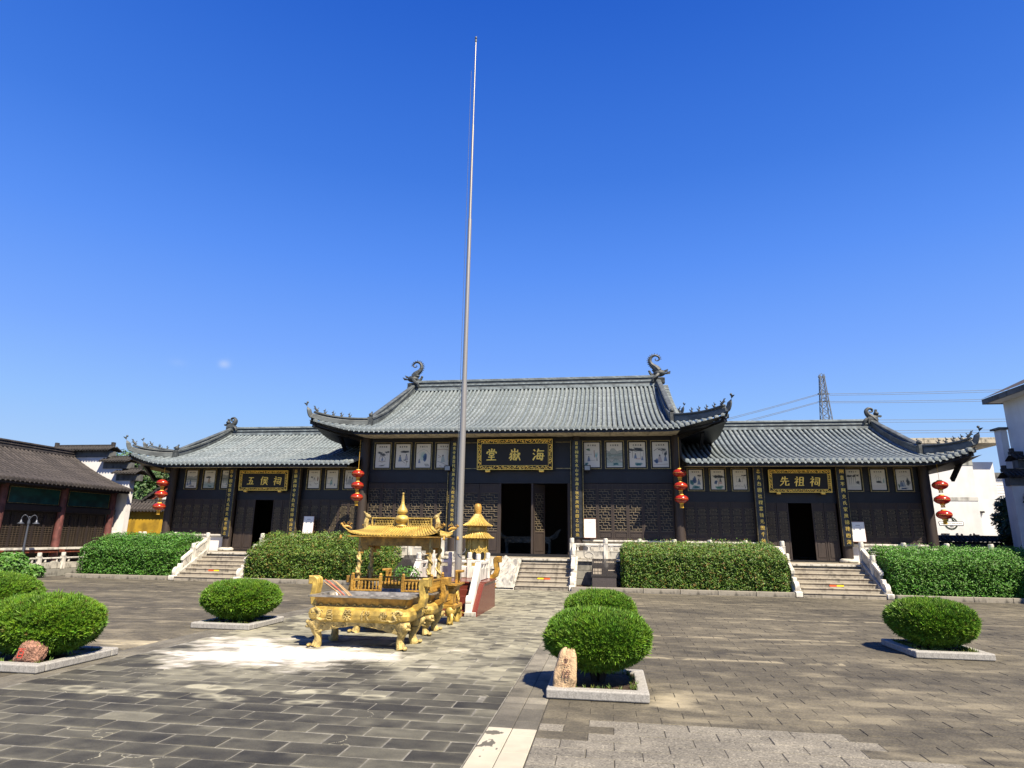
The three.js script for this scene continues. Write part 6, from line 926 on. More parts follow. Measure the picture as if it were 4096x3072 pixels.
{ // square altar burner with ring handles and elephant legs
  const t = thing('incense_burner', 'orange gilt altar burner with square ring handles and elephant legs before the red steps', 'burner', [-3.62, 0, -12.32], 0, 'gilded burners along the path axis'), hx = 0.72, hz = 0.3;
  part('body', [ringStack([[0.28, hx - 0.1, hz - 0.1, 0.02], [0.29, hx + 0.02, hz + 0.02, 0.03], [0.34, hx + 0.02, hz + 0.02, 0.03], [0.36, hx - 0.03, hz - 0.03, 0.03], [0.64, hx - 0.03, hz - 0.03, 0.03], [0.66, hx + 0.01, hz + 0.01, 0.03], [0.69, hx + 0.01, hz + 0.01, 0.03], [0.7, hx + 0.05, hz + 0.05, 0.03], [0.73, hx + 0.05, hz + 0.05, 0.03], [0.73, 0, 0, 0]], 8)], M.gold2, t);
  for (const sz of [-1, 1]) { const g = [-0.5, -0.17, 0.17, 0.5].map((u) => reliefCurl(u * 1.0, 0.5, sz * (hz - 0.028), 0.7, u > 0 ? 1 : -1)); part('dragon_relief', g, M.gold2, t); part('panel_frame', [span(-hx + 0.03, hx - 0.03, 0.615, 0.635, sz * (hz - 0.03) - 0.012, sz * (hz - 0.03) + 0.012), span(-hx + 0.03, hx - 0.03, 0.37, 0.39, sz * (hz - 0.03) - 0.012, sz * (hz - 0.03) + 0.012)], M.gold2, t); }
  for (const sx of [-1, 1]) {
    part('side_mask', [ball(0.07, sx * (hx - 0.02), 0.54, 0, 0.5, 1, 1.1), new THREE.TorusGeometry(0.055, 0.014, 6, 14).rotateY(1.57).translate(sx * (hx + 0.01), 0.46, 0)], M.gold, t);
    part('ring_handle', [rb(0.05, 0.22, 0.05, sx * (hx - 0.02), 0.84, 0.085, 0.01), rb(0.05, 0.22, 0.05, sx * (hx - 0.02), 0.84, -0.085, 0.01), rb(0.05, 0.05, 0.12, sx * (hx - 0.02), 0.925, 0, 0.01), rb(0.14, 0.045, 0.22, sx * (hx + 0.02), 0.95, 0, 0.015)], M.gold2, t);
    for (const sz of [-1, 1]) { const x = sx * (hx - 0.08), z = sz * (hz - 0.04); part('leg', [ball(0.1, x, 0.24, z, 1, 1.05, 0.9, 10), taper([[x, 0.22, z], [x + sx * 0.05, 0.13, z + sz * 0.06], [x + sx * 0.03, 0.05, z + sz * 0.075], [x + sx * 0.0, 0.03, z + sz * 0.09]], [0.055, 0.045, 0.04, 0.025], 8, 14), cyl(0.065, 0.05, 0.2, x, 0, z, 10), ball(0.05, x + sx * 0.09, 0.25, z - sz * 0.03, 0.35, 1, 0.8), bar([x + sx * 0.05, 0.18, z + sz * 0.05], [x + sx * 0.12, 0.14, z + sz * 0.12], 0.018, 0.018)], M.gold, t); }
  }
}
burner('gilded burner with hooked handles behind the marble railed red platform', -3.72, -16.25, 0.66, 0.4, { m: M.gold2, lm: M.gold2, hm: M.gold2, k: 1.2, top: 0.66, hand: 0.93 });
{ // tower burner
  const t = thing('tower_burner', 'small golden tower burner with two round tiled roofs and a bulb finial', 'burner', [-3.6, 0, -17.35]);
  part('pedestal', [rb(0.8, 0.3, 0.8, 0, 0.15, 0, 0.02), rb(0.66, 0.4, 0.66, 0, 0.5, 0, 0.02), rb(0.76, 0.14, 0.76, 0, 0.77, 0, 0.02)], M.marble, t);
  const oct = (r0, r1, h, y) => new THREE.CylinderGeometry(r1, r0, h, 8, 1).rotateY(Math.PI / 8).translate(0, y + h / 2, 0);
  part('body', [oct(0.35, 0.35, 0.05, 0.84), oct(0.3, 0.29, 0.66, 0.89)], M.gold, t);
  for (let i = 0; i < 8; i++) { const a = i * Math.PI / 4 + Math.PI / 8, b = i * Math.PI / 4; part('corner_post', cyl(0.022, 0.022, 0.7, Math.sin(a) * 0.3, 0.87, Math.cos(a) * 0.3, 8), M.gold, t); part('fire_opening', new THREE.CircleGeometry(0.07, 18).scale(0.95, 1.5, 1).translate(0, 1.1, 0.285).rotateY(b), M.black, t); part('flame_rim', [new THREE.TorusGeometry(0.085, 0.016, 6, 20).scale(0.95, 1.45, 1).translate(0, 1.1, 0.285).rotateY(b), ...[0, 1, 2, 3, 4].map((k) => ball(0.026, Math.cos(0.5 + k * 0.55) * 0.1, 1.14 + Math.sin(0.5 + k * 0.55) * 0.11, 0.288, 1, 1.2, 0.5, 6).rotateY(b))], M.gold, t); }
  const tiled = (r0, y0, r1, y1, lip) => { const R = new THREE.Group(); R.name = 'roof'; t.add(R); const f = (k) => [lerp(r0, r1, k), lerp(y0, y1, 0.35 * k + 0.65 * k * k)]; part('roof_cone', lathe([...[0, 0.2, 0.4, 0.6, 0.8, 1].map(f)], 32), M.gold, R); for (let i = 0; i < 32; i++) { const a = i / 32 * 6.283, p = [0, 0.35, 0.7, 1].map((k) => { const [r, y] = f(k); return [Math.sin(a) * r, y + 0.008, Math.cos(a) * r]; }); part('tile_row', [taper(p, [0.019, 0.012], 5, 6), ball(0.021, ...p[0], 1, 1, 1, 6)], M.gold, R); } part('eave_soffit', lathe([[r0 - 0.005, y0 - 0.012], [0.2, y0 - 0.03]], 32), M.gold2, R); };
  tiled(0.46, 1.57, 0.27, 1.74); part('upper_drum', [cyl(0.275, 0.27, 0.18, 0, 1.72, 0, 24), lathe([[0.27, 1.75], [0.295, 1.76], [0.27, 1.775]], 24)], M.gold, t); tiled(0.41, 1.9, 0.085, 2.22);
  part('finial', lathe([[0.085, 2.2], [0.1, 2.23], [0.09, 2.26], [0.1, 2.28], [0.11, 2.36], [0.105, 2.44], [0.075, 2.5], [0, 2.515]], 20), M.gold2, t);
}
// ---------------------------------------------------------------- red granite platform, flagpole, tablets
{
  const t = thing('granite_platform', 'polished red granite platform with steps and white marble rails around the flagpole', 'platform', [-3.6, 0, -14.4]), h = 0.6;
  part('platform_block', span(-0.87, 0.87, -0.02, h, -1.05, 0.25), M.redGranite, t);
  part('platform_cap', rb(1.8, 0.035, 1.36, 0, h + 0.018, -0.4, 0.008), M.redGranite, t);
  for (let i = 0; i < 4; i++) part('step', rb(1.16, h / 5 * (4 - i) , 0.225, 0, h / 10 * (4 - i), 0.365 + i * 0.215, 0.006), M.redGranite, t);
  for (const s of [-1, 1]) {
    part('stair_flank', extrude([[-0.25, 0], [-0.25, h + 0.02], [-0.38, h + 0.0], [-1.05, 0.1], [-1.08, 0]].reverse(), 0.27, 0.004).rotateY(Math.PI / 2).translate(s * 0.735, 0, 0), M.redGranite, t);
    part('flank_plinth', rb(0.24, 0.09, 0.06, s * 0.735, 0.045, 1.1, 0.01), M.marbleOld, t);
    const sl = extrude([[-0.2, h + 0.06], [-0.2, h + 0.46], [-0.95, 0.34], [-1.0, 0.12], [-0.98, 0.08]].reverse(), 0.1, 0.012).rotateY(Math.PI / 2).translate(s * 0.7, 0, 0); part('slanted_rail', sl, M.marble, t);
    part('drum_stone', [new THREE.CylinderGeometry(0.11, 0.11, 0.12, 16).rotateZ(1.5708).translate(s * 0.69, 0.3, 0.98), rb(0.15, 0.24, 0.16, s * 0.69, 0.14, 1.0, 0.02)], M.marble, t);
    for (const z of [0.18, -0.98]) part('post', postGeo(0.6, 0.11).translate(s * 0.69, h + 0.035, z), M.marble, t);
    part('rail', rb(0.07, 0.07, 1.06, s * 0.69, h + 0.42, -0.4, 0.015), M.marble, t); part('rail_panel', [rb(0.05, 0.25, 1.05, s * 0.69, h + 0.17, -0.4, 0.01), ...[-0.75, -0.4, -0.05].map((z) => rb(0.06, 0.1, 0.09, s * 0.69, h + 0.34, z, 0.015))], M.marble, t);
  }
  for (const x of [-0.24, 0.24]) part('post', postGeo(0.6, 0.11).translate(x, h + 0.035, -0.98), M.marble, t);
  part('rail', rb(1.26, 0.07, 0.07, 0, h + 0.42, -0.98, 0.015), M.marble, t); part('rail_panel', [rb(1.26, 0.25, 0.05, 0, h + 0.17, -0.98, 0.01)], M.marble, t);
}
{
  const t = thing('flagpole', 'tall tapering stainless steel flagpole standing on the red granite platform', 'flagpole', [-3.54, 0.635, -14.95]);
  const segs = [[0, 4.7, 0.085, 0.072], [4.7, 9.35, 0.062, 0.05], [9.35, 12.3, 0.038, 0.03], [12.3, 15.15, 0.022, 0.016]];
  for (const [a, b, r0, r1] of segs) { part('pole_section', cyl(r0, r1, b - a, 0, a, 0, 20), M.steel, t); part('collar', cyl(r0 * 1.06, r0 * 1.06, 0.05, 0, a, 0, 20), M.steel, t); }
  part('finial', [cyl(0.03, 0.03, 0.07, 0, 15.12, 0, 12), ball(0.05, 0, 15.25, 0, 0.7, 1, 0.7)], M.pylon, t);
  part('halyard', [cyl(0.006, 0.006, 13.5, -0.1, 0.6, 0.03, 5), tube([[-0.1, 0.62, 0.03], [0.05, 0.56, 0.1], [0.16, 0.62, 0.08], [0.18, 0.7, 0.05]], 0.008, 5)], M.pylon, t);
  part('cleat', [bx(0.05, 0.12, 0.05, -0.085, 0.55, 0.03)], M.steel, t);
}
function tablet(x, label, marks) {
  const t = thing('stone_tablet', label, 'tablet', [x, 0, -21.48], 0, 'tilted stone tablets beside the wide stair');
  part('plinth', rb(0.9, 0.1, 1.4, 0, 0.05, 0, 0.01), M.kerb, t);
  part('body', extrude([[-0.62, 0.1], [0.62, 0.1], [0.62, 0.93], [-0.62, 0.43]], 0.74, 0.01).rotateY(Math.PI / 2), M.tabletSide, t);
  const f = (u, v, k = 0) => { const y = lerp(0.43, 0.93, v), z = lerp(0.62, -0.62, v); return [u * 0.4, y + 0.016 + k, z + 0.01]; };
  part('slab', [sheet((u, v) => f(u * 2 - 1, v), 1, 1), sheet((u, v) => [(u * 2 - 1) * 0.4, lerp(0.40, 0.445, v), 0.635], 1, 1)], M.tablet, t);
  if (marks) { const q = (u0, u1, v0, v1) => sheet((u, v) => f(lerp(u0, u1, u), lerp(v0, v1, v), 0.004), 1, 1); const w = []; for (let r = 0; r < 2; r++) for (let i = 0; i < 6; i++) w.push(q(-0.86 + i * 0.115, -0.80 + i * 0.115, 0.1 + r * 0.17, 0.24 + r * 0.17)); for (let i = 0; i < 5; i++) w.push(q(0.35 + i * 0.1, 0.42 + i * 0.1, 0.3, 0.35), q(-0.8 + i * 0.13, -0.72 + i * 0.13, 0.75, 0.82), q(0.2 + i * 0.13, 0.3 + i * 0.13, 0.78, 0.83)); part('engraved_writing', w, mat(0.3, 0.26, 0.2, { roughness: 0.6 }), t); }
}
tablet(-0.17, 'tilted polished black stone tablet engraved with pale writing', true);
tablet(-6.77, 'tilted plain black stone tablet between the bushy hedge and the wide stair', false);
// ---------------------------------------------------------------- brown-roofed hall on the left, its rail and lamp
{
  const t = thing('brown_roofed_hall', 'long brown-tiled hall with red pillars, green panels and lattice screens', 'hall', [-22.8, 0, -20.2], Math.PI / 2);
  roof(t, { gl: -7.2, gr: 6.25, hipL: false, hipR: false, zE: 0.72, yE: 3.5, zR: -2.75, yR: 5.1, zJ: 0, soffitY: 3.38, tile: [M.brownTile, M.brownTile2], pan: M.brownTile2, ridgeM: M.brownTile2, a: 0.62, ridgeH: 0.34, sp: 0.2, r: 0.07, soffit: M.leftTimber, fascia: M.leftTimber });
  part('platform', span(-7.4, 6.3, -0.05, 0.3, -6, 1.0), M.wallStone, t);
  part('back_wall', span(-7.2, 6.2, 0.3, 3.5, -5.8, -5.6), M.plaster, t); part('inner_wall', span(-7.2, 6.2, 0.3, 3.4, -0.5, -0.4), M.dark, t);
  const px = [-4.9, -2.15, 0.6, 3.35, 6.05];
  for (const x of px) { const c = part('pillar', cyl(0.15, 0.145, 3.08, x, 0.3, 0.0, 18), M.redPaint, t); part('pillar_base', lathe([[0, 0], [0.22, 0], [0.23, 0.06], [0.17, 0.1], [0, 0.1]], 16, x, 0.3, 0), M.wallStone, c); }
  part('lintel_beam', [span(-7.2, 6.2, 2.36, 2.58, -0.12, 0.1), span(-7.2, 6.2, 3.3, 3.42, -0.12, 0.12)], M.leftTimber, t);
  for (let i = 0; i < 4; i++) {
    const a = px[i] + 0.22, b = px[i + 1] - 0.22;
    part('backing_board', span(px[i], px[i + 1], 2.58, 3.3, -0.1, -0.02), M.leftTimber, t);
    part('green_panel', span(a, b, 2.63, 3.27, -0.018, 0.02), M.green, t); part('panel_moulding', [span(a, b, 3.25, 3.27, 0.02, 0.034), span(a, b, 2.63, 2.65, 0.02, 0.034), span(a, a + 0.02, 2.65, 3.25, 0.02, 0.034), span(b - 0.02, b, 2.65, 3.25, 0.02, 0.034)], M.frameGold, t);
    const n = 5, w = (b - a + 0.1) / n;
    for (let j = 0; j < n; j++) {
      const x = a - 0.05 + j * w, G = new THREE.Group(); G.name = 'lattice_screen'; G.position.set(x, 0.35, -0.1); t.add(G); const g = [], v = [];
      part('leaf_frame', [span(0.004, 0.05, 0, 2.0, -0.03, 0.03), span(w - 0.05, w - 0.004, 0, 2.0, -0.03, 0.03), span(0.05, w - 0.05, 0, 0.06, -0.028, 0.028), span(0.05, w - 0.05, 0.5, 0.57, -0.028, 0.028), span(0.05, w - 0.05, 1.94, 2.0, -0.028, 0.028)], M.leftTimber, G);
      for (let y = 0.62; y < 1.93; y += 0.085) g.push(bx(w - 0.1, 0.032, 0.024, w / 2, y, 0)); for (const k of [0.35, 0.65]) g.push(bx(0.02, 1.36, 0.02, w * k, 1.26, -0.004));
      part('lattice', g, M.leftLattice, G); part('lower_board', span(0.05, w - 0.05, 0.06, 0.5, -0.014, 0.008), M.leftTimber, G);
    }
  }
  for (let i = 1; i < 4; i++) if (i !== 2 || 1) { const a = px[i] + 0.2, b = px[i + 1] - 0.12; part('low_seat_rail', [span(a, b, 0.86, 0.94, 0.02, 0.34)], M.marble, t); part('red_rail_board', span(a, b, 0.74, 0.86, 0.06, 0.3), M.brick, t); }
}
{ // stepped white gable wall
  const t = thing('stepped_gable_wall', 'white stepped gable wall with three small grey tiled caps', 'wall', [-24, 0, -26.75]);
  const s = [[-3.2, 0.2, 5.1, true], [0.2, 1.1, 4.55], [1.1, 1.64, 3.98]];
  for (const [a, b, y] of s) part('wall_panel', span(a, b, -0.05, y, -0.15, 0.15), M.plaster, t);
  for (const [a, b, y] of [[-2.95, 0.32, 5.1], [0.0, 1.42, 4.55], [0.8, 1.98, 3.98]]) {
    const C = new THREE.Group(); C.name = 'wall_cap'; t.add(C); const a2 = a, b2 = b + 0.12;
    part('grey_frieze', [span(a2 + 0.1, b2 - 0.08, y - 0.02, y + 0.28, -0.19, 0.19), ball(0.12, b2 - 0.2, y + 0.12, 0.16, 1, 1, 0.4)], M.greyCap, C);
    for (const q of [-1, 1]) { part('cap_slope', sheet((u, v) => [lerp(a2, b2, u), y + 0.3 + 0.18 * v * (0.6 + 0.4 * v), q * lerp(0.42, 0.08, v)], 8, 4), M.capTile, C); for (let x = a2 + 0.07; x < b2; x += 0.15) part('cap_tile', [turnGeo(cyl(0.045, 0.045, 0.4, 0, -0.2, 0, 7), q * -1.1, 0, 0, x, y + 0.4, q * 0.25), turnGeo(new THREE.CircleGeometry(0.052, 8), 0, 0, 0, x, y + 0.31, q * 0.435)], M.capTile, C); }
    part('cap_ridge', [rb(b2 - a2 - 0.15, 0.13, 0.16, (a2 + b2) / 2, y + 0.54, 0, 0.015), rb(0.12, 0.28, 0.18, b2 - 0.14, y + 0.58, 0, 0.015), rb(0.12, 0.28, 0.18, a2 + 0.14, y + 0.58, 0, 0.015)], M.capTile, C);
  }
}
{
  const t = thing('marble_balustrade', 'weathered marble balustrade on a low wall in front of the brown-roofed hall', 'balustrade', [-20.75, 0, -20.2], Math.PI / 2, 'carved marble balustrades');
  part('low_wall', span(-7, 4.3, -0.05, 0.2, -0.14, 0.14), M.wallStone, t);
  for (let i = 0; i < 11; i++) inst('post', POST, M.marble, t, [-6.7 + i * 1.05, 0.2, 0]).scale.set(1, 0.85, 1);
  for (let i = 0; i < 10; i++) { const g = railPanel(0.9), c = -6.7 + (i + 0.5) * 1.05; part('rail', rb(0.9, 0.06, 0.09, c, 0.6, 0, 0.015), M.marble, t); part('panel', rb(0.9, 0.22, 0.06, c, 0.33, 0, 0.01), M.marbleOld, t); part('baluster', [rb(0.07, 0.11, 0.06, c - 0.25, 0.505, 0, 0.015), rb(0.07, 0.11, 0.06, c + 0.25, 0.505, 0, 0.015)], M.marble, t); }
}
{
  const t = thing('street_lamp', 'grey twin-arm garden lamp post in front of the lattice screens', 'lamp', [-22.1, 0.3, -21.45], 0.9);
  part('pole', [cyl(0.045, 0.03, 1.75, 0, 0, 0, 12), cyl(0.09, 0.06, 0.2, 0, 0, 0, 12), cyl(0.05, 0.05, 0.12, 0, 1.55, 0, 12), ball(0.03, 0, 1.8, 0)], M.lampGrey, t);
  for (const s of [-1, 1]) { part('arm', tube([[0, 1.62, 0], [s * 0.05, 1.8, 0], [s * 0.15, 1.88, 0], [s * 0.23, 1.8, 0], [s * 0.24, 1.7, 0]], 0.013, 7), M.lampGrey, t); part('lamp_shade', lathe([[0.02, 0.15], [0.035, 0.12], [0.05, 0.06], [0.12, 0.01], [0.13, 0], [0.11, 0.005]], 16, s * 0.24, 1.55, 0), M.lampGrey, t); }
}
{ // yellow building
  const t = thing('yellow_building', 'yellow walled building with a low brown skirt roof and white gable', 'building', [-23.6, 0, -30.6]);
  part('wall', span(-2.6, 2.6, -0.05, 2.78, -3, 0), M.yellow, t);
  const R = new THREE.Group(); R.name = 'skirt_roof'; t.add(R);
  part('pan_tiles', sheet((u, v) => [lerp(-2.75, 2.75, u), 2.72 + 0.5 * v * (0.7 + 0.3 * v), lerp(0.22, -0.35, v)], 10, 6), M.brownTile2, R);
  for (let x = -2.7; x < 2.75; x += 0.2) { const p = []; for (let j = 0; j <= 4; j++) { const v = j / 4; p.push([2.75 + 0.5 * v * (0.7 + 0.3 * v), lerp(0.22, -0.35, v)]); } inst('tile_row', rowGeo(p, 0.065), M.brownTile, R, [x, 0, 0]); }
  part('skirt_ridge', [rb(5.4, 0.12, 0.2, 0, 3.28, -0.4, 0.02), rb(5.5, 0.06, 0.26, 0, 3.19, -0.38, 0.02)], M.capTile, R);
  part('hip_end', taper([[-2.3, 3.25, -0.3], [-2.6, 2.95, 0.2], [-2.85, 2.72, 0.5], [-3.0, 2.72, 0.62]], [0.1, 0.1, 0.09, 0.04], 7, 14), M.capTile, R);
  part('gable', extrude([[-1.35, 3.2], [2.95, 3.2], [0.8, 4.75]], 0.2).translate(0, 0, -0.6), M.plaster, t);
  for (const s of [-1, 1]) { part('bargeboard', [bar([0.8, 4.66, -0.42], [0.8 + s * 2.3, 3.0, -0.42], 0.05, 0.2)], M.brick, t); const st = []; for (let k = 0.04; k < 1; k += 0.07) st.push(turnGeo(cyl(0.05, 0.05, 0.35, 0, -0.17, 0, 7), Math.PI / 2, 0, 0, lerp(0.8, 0.8 + s * 2.5, k), lerp(4.86, 3.05, k), -0.4)); part('gable_tiles', [bar([0.8, 4.86, -0.5], [0.8 + s * 2.55, 3.04, -0.5], 0.5, 0.12), ...st], M.capTile, t); }
}
// rear halls, seen only by a roof corner each
{
  const t = thing('rear_hall', 'rear hall roof with a thin upswept corner behind the yellow wall side hall', 'hall', [-18.6, 0, -34.5]);
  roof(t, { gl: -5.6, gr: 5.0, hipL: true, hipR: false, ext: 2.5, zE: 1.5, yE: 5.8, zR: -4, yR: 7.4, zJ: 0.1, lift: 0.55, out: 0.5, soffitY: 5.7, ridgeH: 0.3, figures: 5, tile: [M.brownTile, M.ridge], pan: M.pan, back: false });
  part('wall', span(-5.6, 5.0, -0.05, 5.7, -8, -0.1), M.lacquer, t);
}
{
  const t = thing('rear_pavilion', 'upswept dark roof corner of a rear pavilion behind the middle hall', 'pavilion', [1.6, 0, -37.6]);
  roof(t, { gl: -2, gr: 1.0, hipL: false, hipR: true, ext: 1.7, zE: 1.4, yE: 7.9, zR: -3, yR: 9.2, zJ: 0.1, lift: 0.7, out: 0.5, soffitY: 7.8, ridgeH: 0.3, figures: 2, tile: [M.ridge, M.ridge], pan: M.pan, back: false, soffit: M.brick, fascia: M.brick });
  part('wall', span(-2, 1.0, -0.05, 7.8, -7, -0.1), M.brick, t);
}
// ---------------------------------------------------------------- right side: boundary wall, emblem building, white house
{
  const t = thing('boundary_wall', 'long low dark boundary wall with a tiled coping in front of the emblem building', 'wall', [18, 0, -29]);
  part('wall', span(-6.6, 6, -0.05, 1.62, -0.12, 0.12), M.greyCap, t); part('coping_bed', [span(-6.6, 6, 1.62, 1.7, -0.2, 0.2)], M.capTile, t);
  for (const q of [-1, 1]) part('coping_slope', sheet((u, v) => [lerp(-6.6, 6, u), 1.71 + 0.16 * v, q * lerp(0.34, 0.05, v)], 6, 2), M.capTile, t);
  for (let x = -6.5; x < 5; x += 0.17) part('coping_tile', [turnGeo(cyl(0.045, 0.045, 0.34, 0, -0.17, 0, 7), -1.05, 0, 0, x, 1.81, 0.2), turnGeo(new THREE.CircleGeometry(0.055, 8), 0, 0, 0, x, 1.74, 0.36)], M.capTile, t);
  part('coping_ridge', rb(12.6, 0.1, 0.14, -0.3, 1.91, 0, 0.02), M.capTile, t);
}
const emblem = (() => {
  const c = document.createElement('canvas'); c.width = 768; c.height = 512; const k = c.getContext('2d');
  k.translate(384, 250); k.strokeStyle = '#1b2a1c'; k.fillStyle = '#1b2a1c';
  k.lineWidth = 26; k.beginPath(); k.arc(0, 30, 165, 0, 7); k.stroke(); k.lineWidth = 5; k.beginPath(); k.arc(0, 30, 195, 0, 7); k.stroke();
  for (let i = 0; i < 40; i++) { const a = i / 40 * 6.283; k.save(); k.rotate(a); k.restore(); k.beginPath(); k.arc(Math.cos(a) * 180, 30 + Math.sin(a) * 180, 12, 0, 7); k.fill(); }
  k.beginPath(); k.moveTo(30, -140); k.quadraticCurveTo(150, -100, 165, 0); k.lineTo(60, -8); k.closePath(); k.fill(); k.beginPath(); k.moveTo(-40, -130); k.quadraticCurveTo(-150, -90, -165, 0); k.lineTo(-70, -8); k.closePath(); k.fill();
  k.fillStyle = '#fff'; for (const [x, y] of [[90, -90], [118, -50], [138, -20]]) { k.beginPath(); k.arc(x, y, 9, 0, 7); k.fill(); }
  k.fillStyle = '#f6f6f2'; k.strokeStyle = '#151a24'; k.lineWidth = 13; k.beginPath(); k.moveTo(-345, -6); k.lineTo(-320, -20); k.lineTo(330, -20); k.lineTo(348, 0); k.lineTo(342, 92); k.lineTo(-320, 92); k.closePath(); k.fill(); k.stroke();
  k.fillStyle = '#1c2418'; k.font = 'bold 66px sans-serif'; k.textAlign = 'center'; k.textBaseline = 'middle'; k.fillText('SANDA KICKBOXING', 6, 38, 620);
  k.font = 'bold 44px sans-serif'; k.fillText('MMA', 10, 128);
  const t = new THREE.CanvasTexture(c); t.colorSpace = THREE.SRGBColorSpace; t.magFilter = THREE.LinearFilter; return mat(1, 1, 1, { map: t, transparent: true, alphaTest: 0.4, roughness: 0.8 });
})();
{
  const t = thing('emblem_building', 'flat white building with grey bands and a round black emblem on its wall', 'building', [18, 0, -37]);
  part('wall', span(-3.4, 1.55, -0.05, 6.95, -5, 0), M.whiteWall, t);
  part('parapet', [span(-3.6, 3.4, 6.95, 7.25, -5.1, 0.15)], M.cream, t);
  part('grey_band', span(-3.4, 1.56, 5.75, 6.6, -0.1, 0.02), mat(0.34, 0.36, 0.34, { map: rep(stainT, 0.3) }), t);
  part('grey_band', span(-3.4, 1.56, 3.86, 4.05, -0.1, 0.02), mat(0.5, 0.51, 0.5, { map: rep(stainT, 0.3) }), t);
  part('side_wing', span(1.56, 2.9, -0.05, 6.0, -6, -0.6), M.whiteWall, t);
  part('emblem', new THREE.PlaneGeometry(1.32, 0.88).translate(0.05, 2.72, 0.012), emblem, t, true);
  part('wall_lamp', [rb(0.24, 0.1, 0.14, 1.9, 3.3, -0.5, 0.02)], M.black, t);
  const big = []; '千風百社海'.split('').forEach((c, i) => big.push(glyph(c, 0.5, 0.02, 0.14).translate(-1.7 + i * 0.7, 1.93, 0.012))); part('wall_lettering', big, M.black, t);
}
{
  const t = thing('roller_shed', 'low white building with horizontal ridged cladding behind the emblem building', 'building', [23, 0, -42]);
  part('wall', span(-3, 4, -0.05, 5.6, -3, 0), M.whiteWall, t); for (let y = 3.4; y < 5.6; y += 0.16) part('cladding_board', rb(7, 0.145, 0.04, 0.5, y, 0.02, 0.02), M.whiteWall, t); part('roof_edge', span(-3.1, 4.1, 5.6, 5.85, -3.1, 0.2), M.greyCap, t);
}
{
  const t = thing('white_house', 'tall white house with a deep dark-edged eave at the end of the plaza', 'house', [19.8, 0, -20]);
  part('wall', span(-4.05, 4, -0.05, 7.15, -7, 8), M.whiteWall, t); part('corner_block', span(-4.3, -4.06, -0.05, 6.05, -7.45, -7.05), M.whiteWall, t); part('corner_cap', rb(0.4, 0.08, 0.6, -4.2, 6.1, -7.25, 0.01), M.greyCap, t);
  part('eave_soffit', span(-4.6, 4.6, 7.15, 7.24, -7.2, 8.5), M.whiteWall, t); part('roof_edge', [span(-4.66, -4.6, 7.12, 7.32, -7.26, 8.5), span(-4.6, 4.6, 7.12, 7.32, -7.26, -7.2)], M.greyCap, t);
  for (const q of [-1, 1]) part('roof_slope', sheet((u, v) => [q * lerp(4.7, 0, v), 7.33 + 2.2 * v, lerp(-7.3, 8.5, u)], 2, 2), M.brownTile, t);
}
for (const [x, y, w, z, k] of [[15.35, 4.05, 1.3, -26.0, 'wide'], [15.75, 4.75, 0.9, -26.4, 'high'], [15.5, 3.0, 0.7, -25.7, 'low']]) {
  const t = thing('tiled_wall_step', `white garden wall step with a ${k} dark tiled cap beside the white house`, 'wall', [x, 0, z]);
  part('wall', span(-w / 2 + 0.2, w / 2, -0.05, y - 0.3, -0.12, 0.12), M.plaster, t); part('frieze', span(-w / 2 + 0.15, w / 2, y - 0.3, y, -0.16, 0.16), M.greyCap, t);
  for (const q of [-1, 1]) part('cap_slope', sheet((u, v) => [lerp(-w / 2, w / 2, u), y + 0.2 * v, q * lerp(0.36, 0.06, v)], 6, 3), M.capTile, t);
  for (let a = -w / 2 + 0.06; a < w / 2; a += 0.15) part('cap_tile', turnGeo(cyl(0.045, 0.045, 0.38, 0, -0.19, 0, 7), -1.02, 0, 0, a, y + 0.13, 0.22), M.capTile, t);
  part('cap_ridge', [rb(w, 0.12, 0.15, 0, y + 0.28, 0, 0.015), rb(0.12, 0.24, 0.16, -w / 2 + 0.1, y + 0.34, 0, 0.015)], M.capTile, t);
}
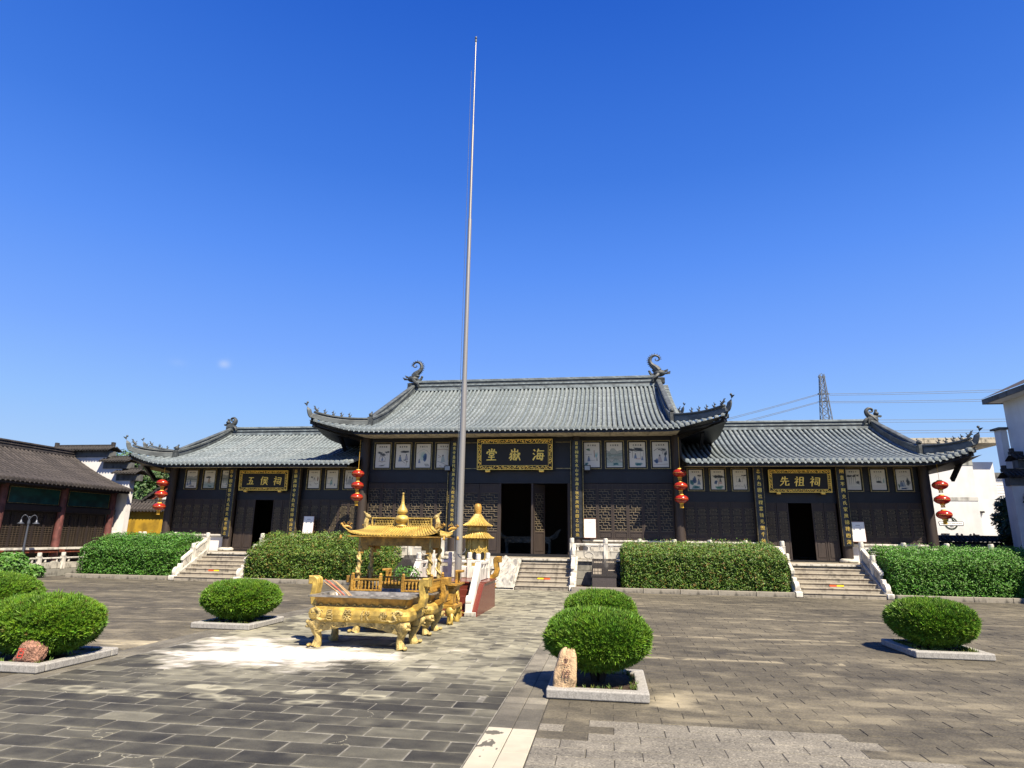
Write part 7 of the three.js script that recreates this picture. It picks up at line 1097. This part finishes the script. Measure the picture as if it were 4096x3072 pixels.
// ---------------------------------------------------------------- pylon and power lines far behind
{
  const t = thing('power_pylon', 'dark lattice power pylon rising far behind the side hall by the emblem wall', 'pylon', [50.2, 0, -150]), H = 39.8, w = (y) => lerp(2.6, 0.42, y / H), L = [];
  for (const [sx, sz] of [[1, 1], [-1, 1], [1, -1], [-1, -1]]) part('leg', bar([sx * w(0), 0, sz * w(0)], [sx * w(H), H, sz * w(H)], 0.16, 0.16), M.pylon, t);
  for (let y = 2, i = 0; y < H - 1; i++) { const st = lerp(3.4, 1.1, y / H), y2 = y + st, a = w(y), b = w(y2); for (const s of [-1, 1]) L.push(bar([-a, y, s * a], [b, y2, s * b], 0.08, 0.08), bar([a, y, s * a], [-b, y2, s * b], 0.08, 0.08), bar([s * a, y, -a], [s * b, y2, b], 0.08, 0.08), bar([-a, y, s * a], [a, y, s * a], 0.08, 0.08)); y = y2; }
  part('bracing', L, M.pylon, t);
  for (const [y, l] of [[35.1, 1.3], [33.3, 1.2], [39.2, 0.8]]) part('cross_arm', [bar([-l, y, 0], [l, y, 0], 0.14, 0.3), bar([-l, y, 0], [0, y + 0.9, 0], 0.08, 0.08), bar([l, y, 0], [0, y + 0.9, 0], 0.08, 0.08)], M.pylon, t);
  const wire = (a, b, sag, lab) => { const p = []; for (let i = 0; i <= 10; i++) { const k = i / 10; p.push([lerp(a[0], b[0], k), lerp(a[1], b[1], k) - sag * 4 * k * (1 - k), lerp(a[2], b[2], k)]); } single('power_line', tube(p, 0.05, 5, 24), M.wire, lab, 'cable', 'power lines in the sky'); };
  const L1 = 'thin upper power line between the pylon and the middle hall roof corner', L2 = 'thin lower power line between the pylon and the middle hall roof corner', R1 = 'thin high power line from the pylon towards the white house', R2 = 'thin second power line from the pylon towards the white house', R3 = 'thin power line level with the scroll on the side hall ridge', R4 = 'thin lowest power line just above the emblem building parapet';
  for (const dy of [0, -0.55]) {
    wire([48.9, 35.1 + dy * 0.4, -150], [-20, 19.5 + dy, -150], 1.0, L1); wire([48.9, 33.3 + dy * 0.4, -150], [-20, 18.4 + dy, -150], 1.0, L2);
    wire([51.5, 35.1 + dy * 0.6, -150], [125, 36.6 + dy, -150], 0.5, R1); wire([51.5, 33.3 + dy * 0.6, -150], [125, 34.2 + dy, -150], 0.5, R2);
    wire([52, 28.9 + dy, -150], [125, 28.6 + dy, -150], 0.1, R3); wire([52, 26.4 + dy, -150], [125, 26.3 + dy, -150], 0.1, R4);
  }
}
scene.traverse((o) => { if (o.isMesh) { o.castShadow = true; o.receiveShadow = true; } });
renderer.render(scene, camera);
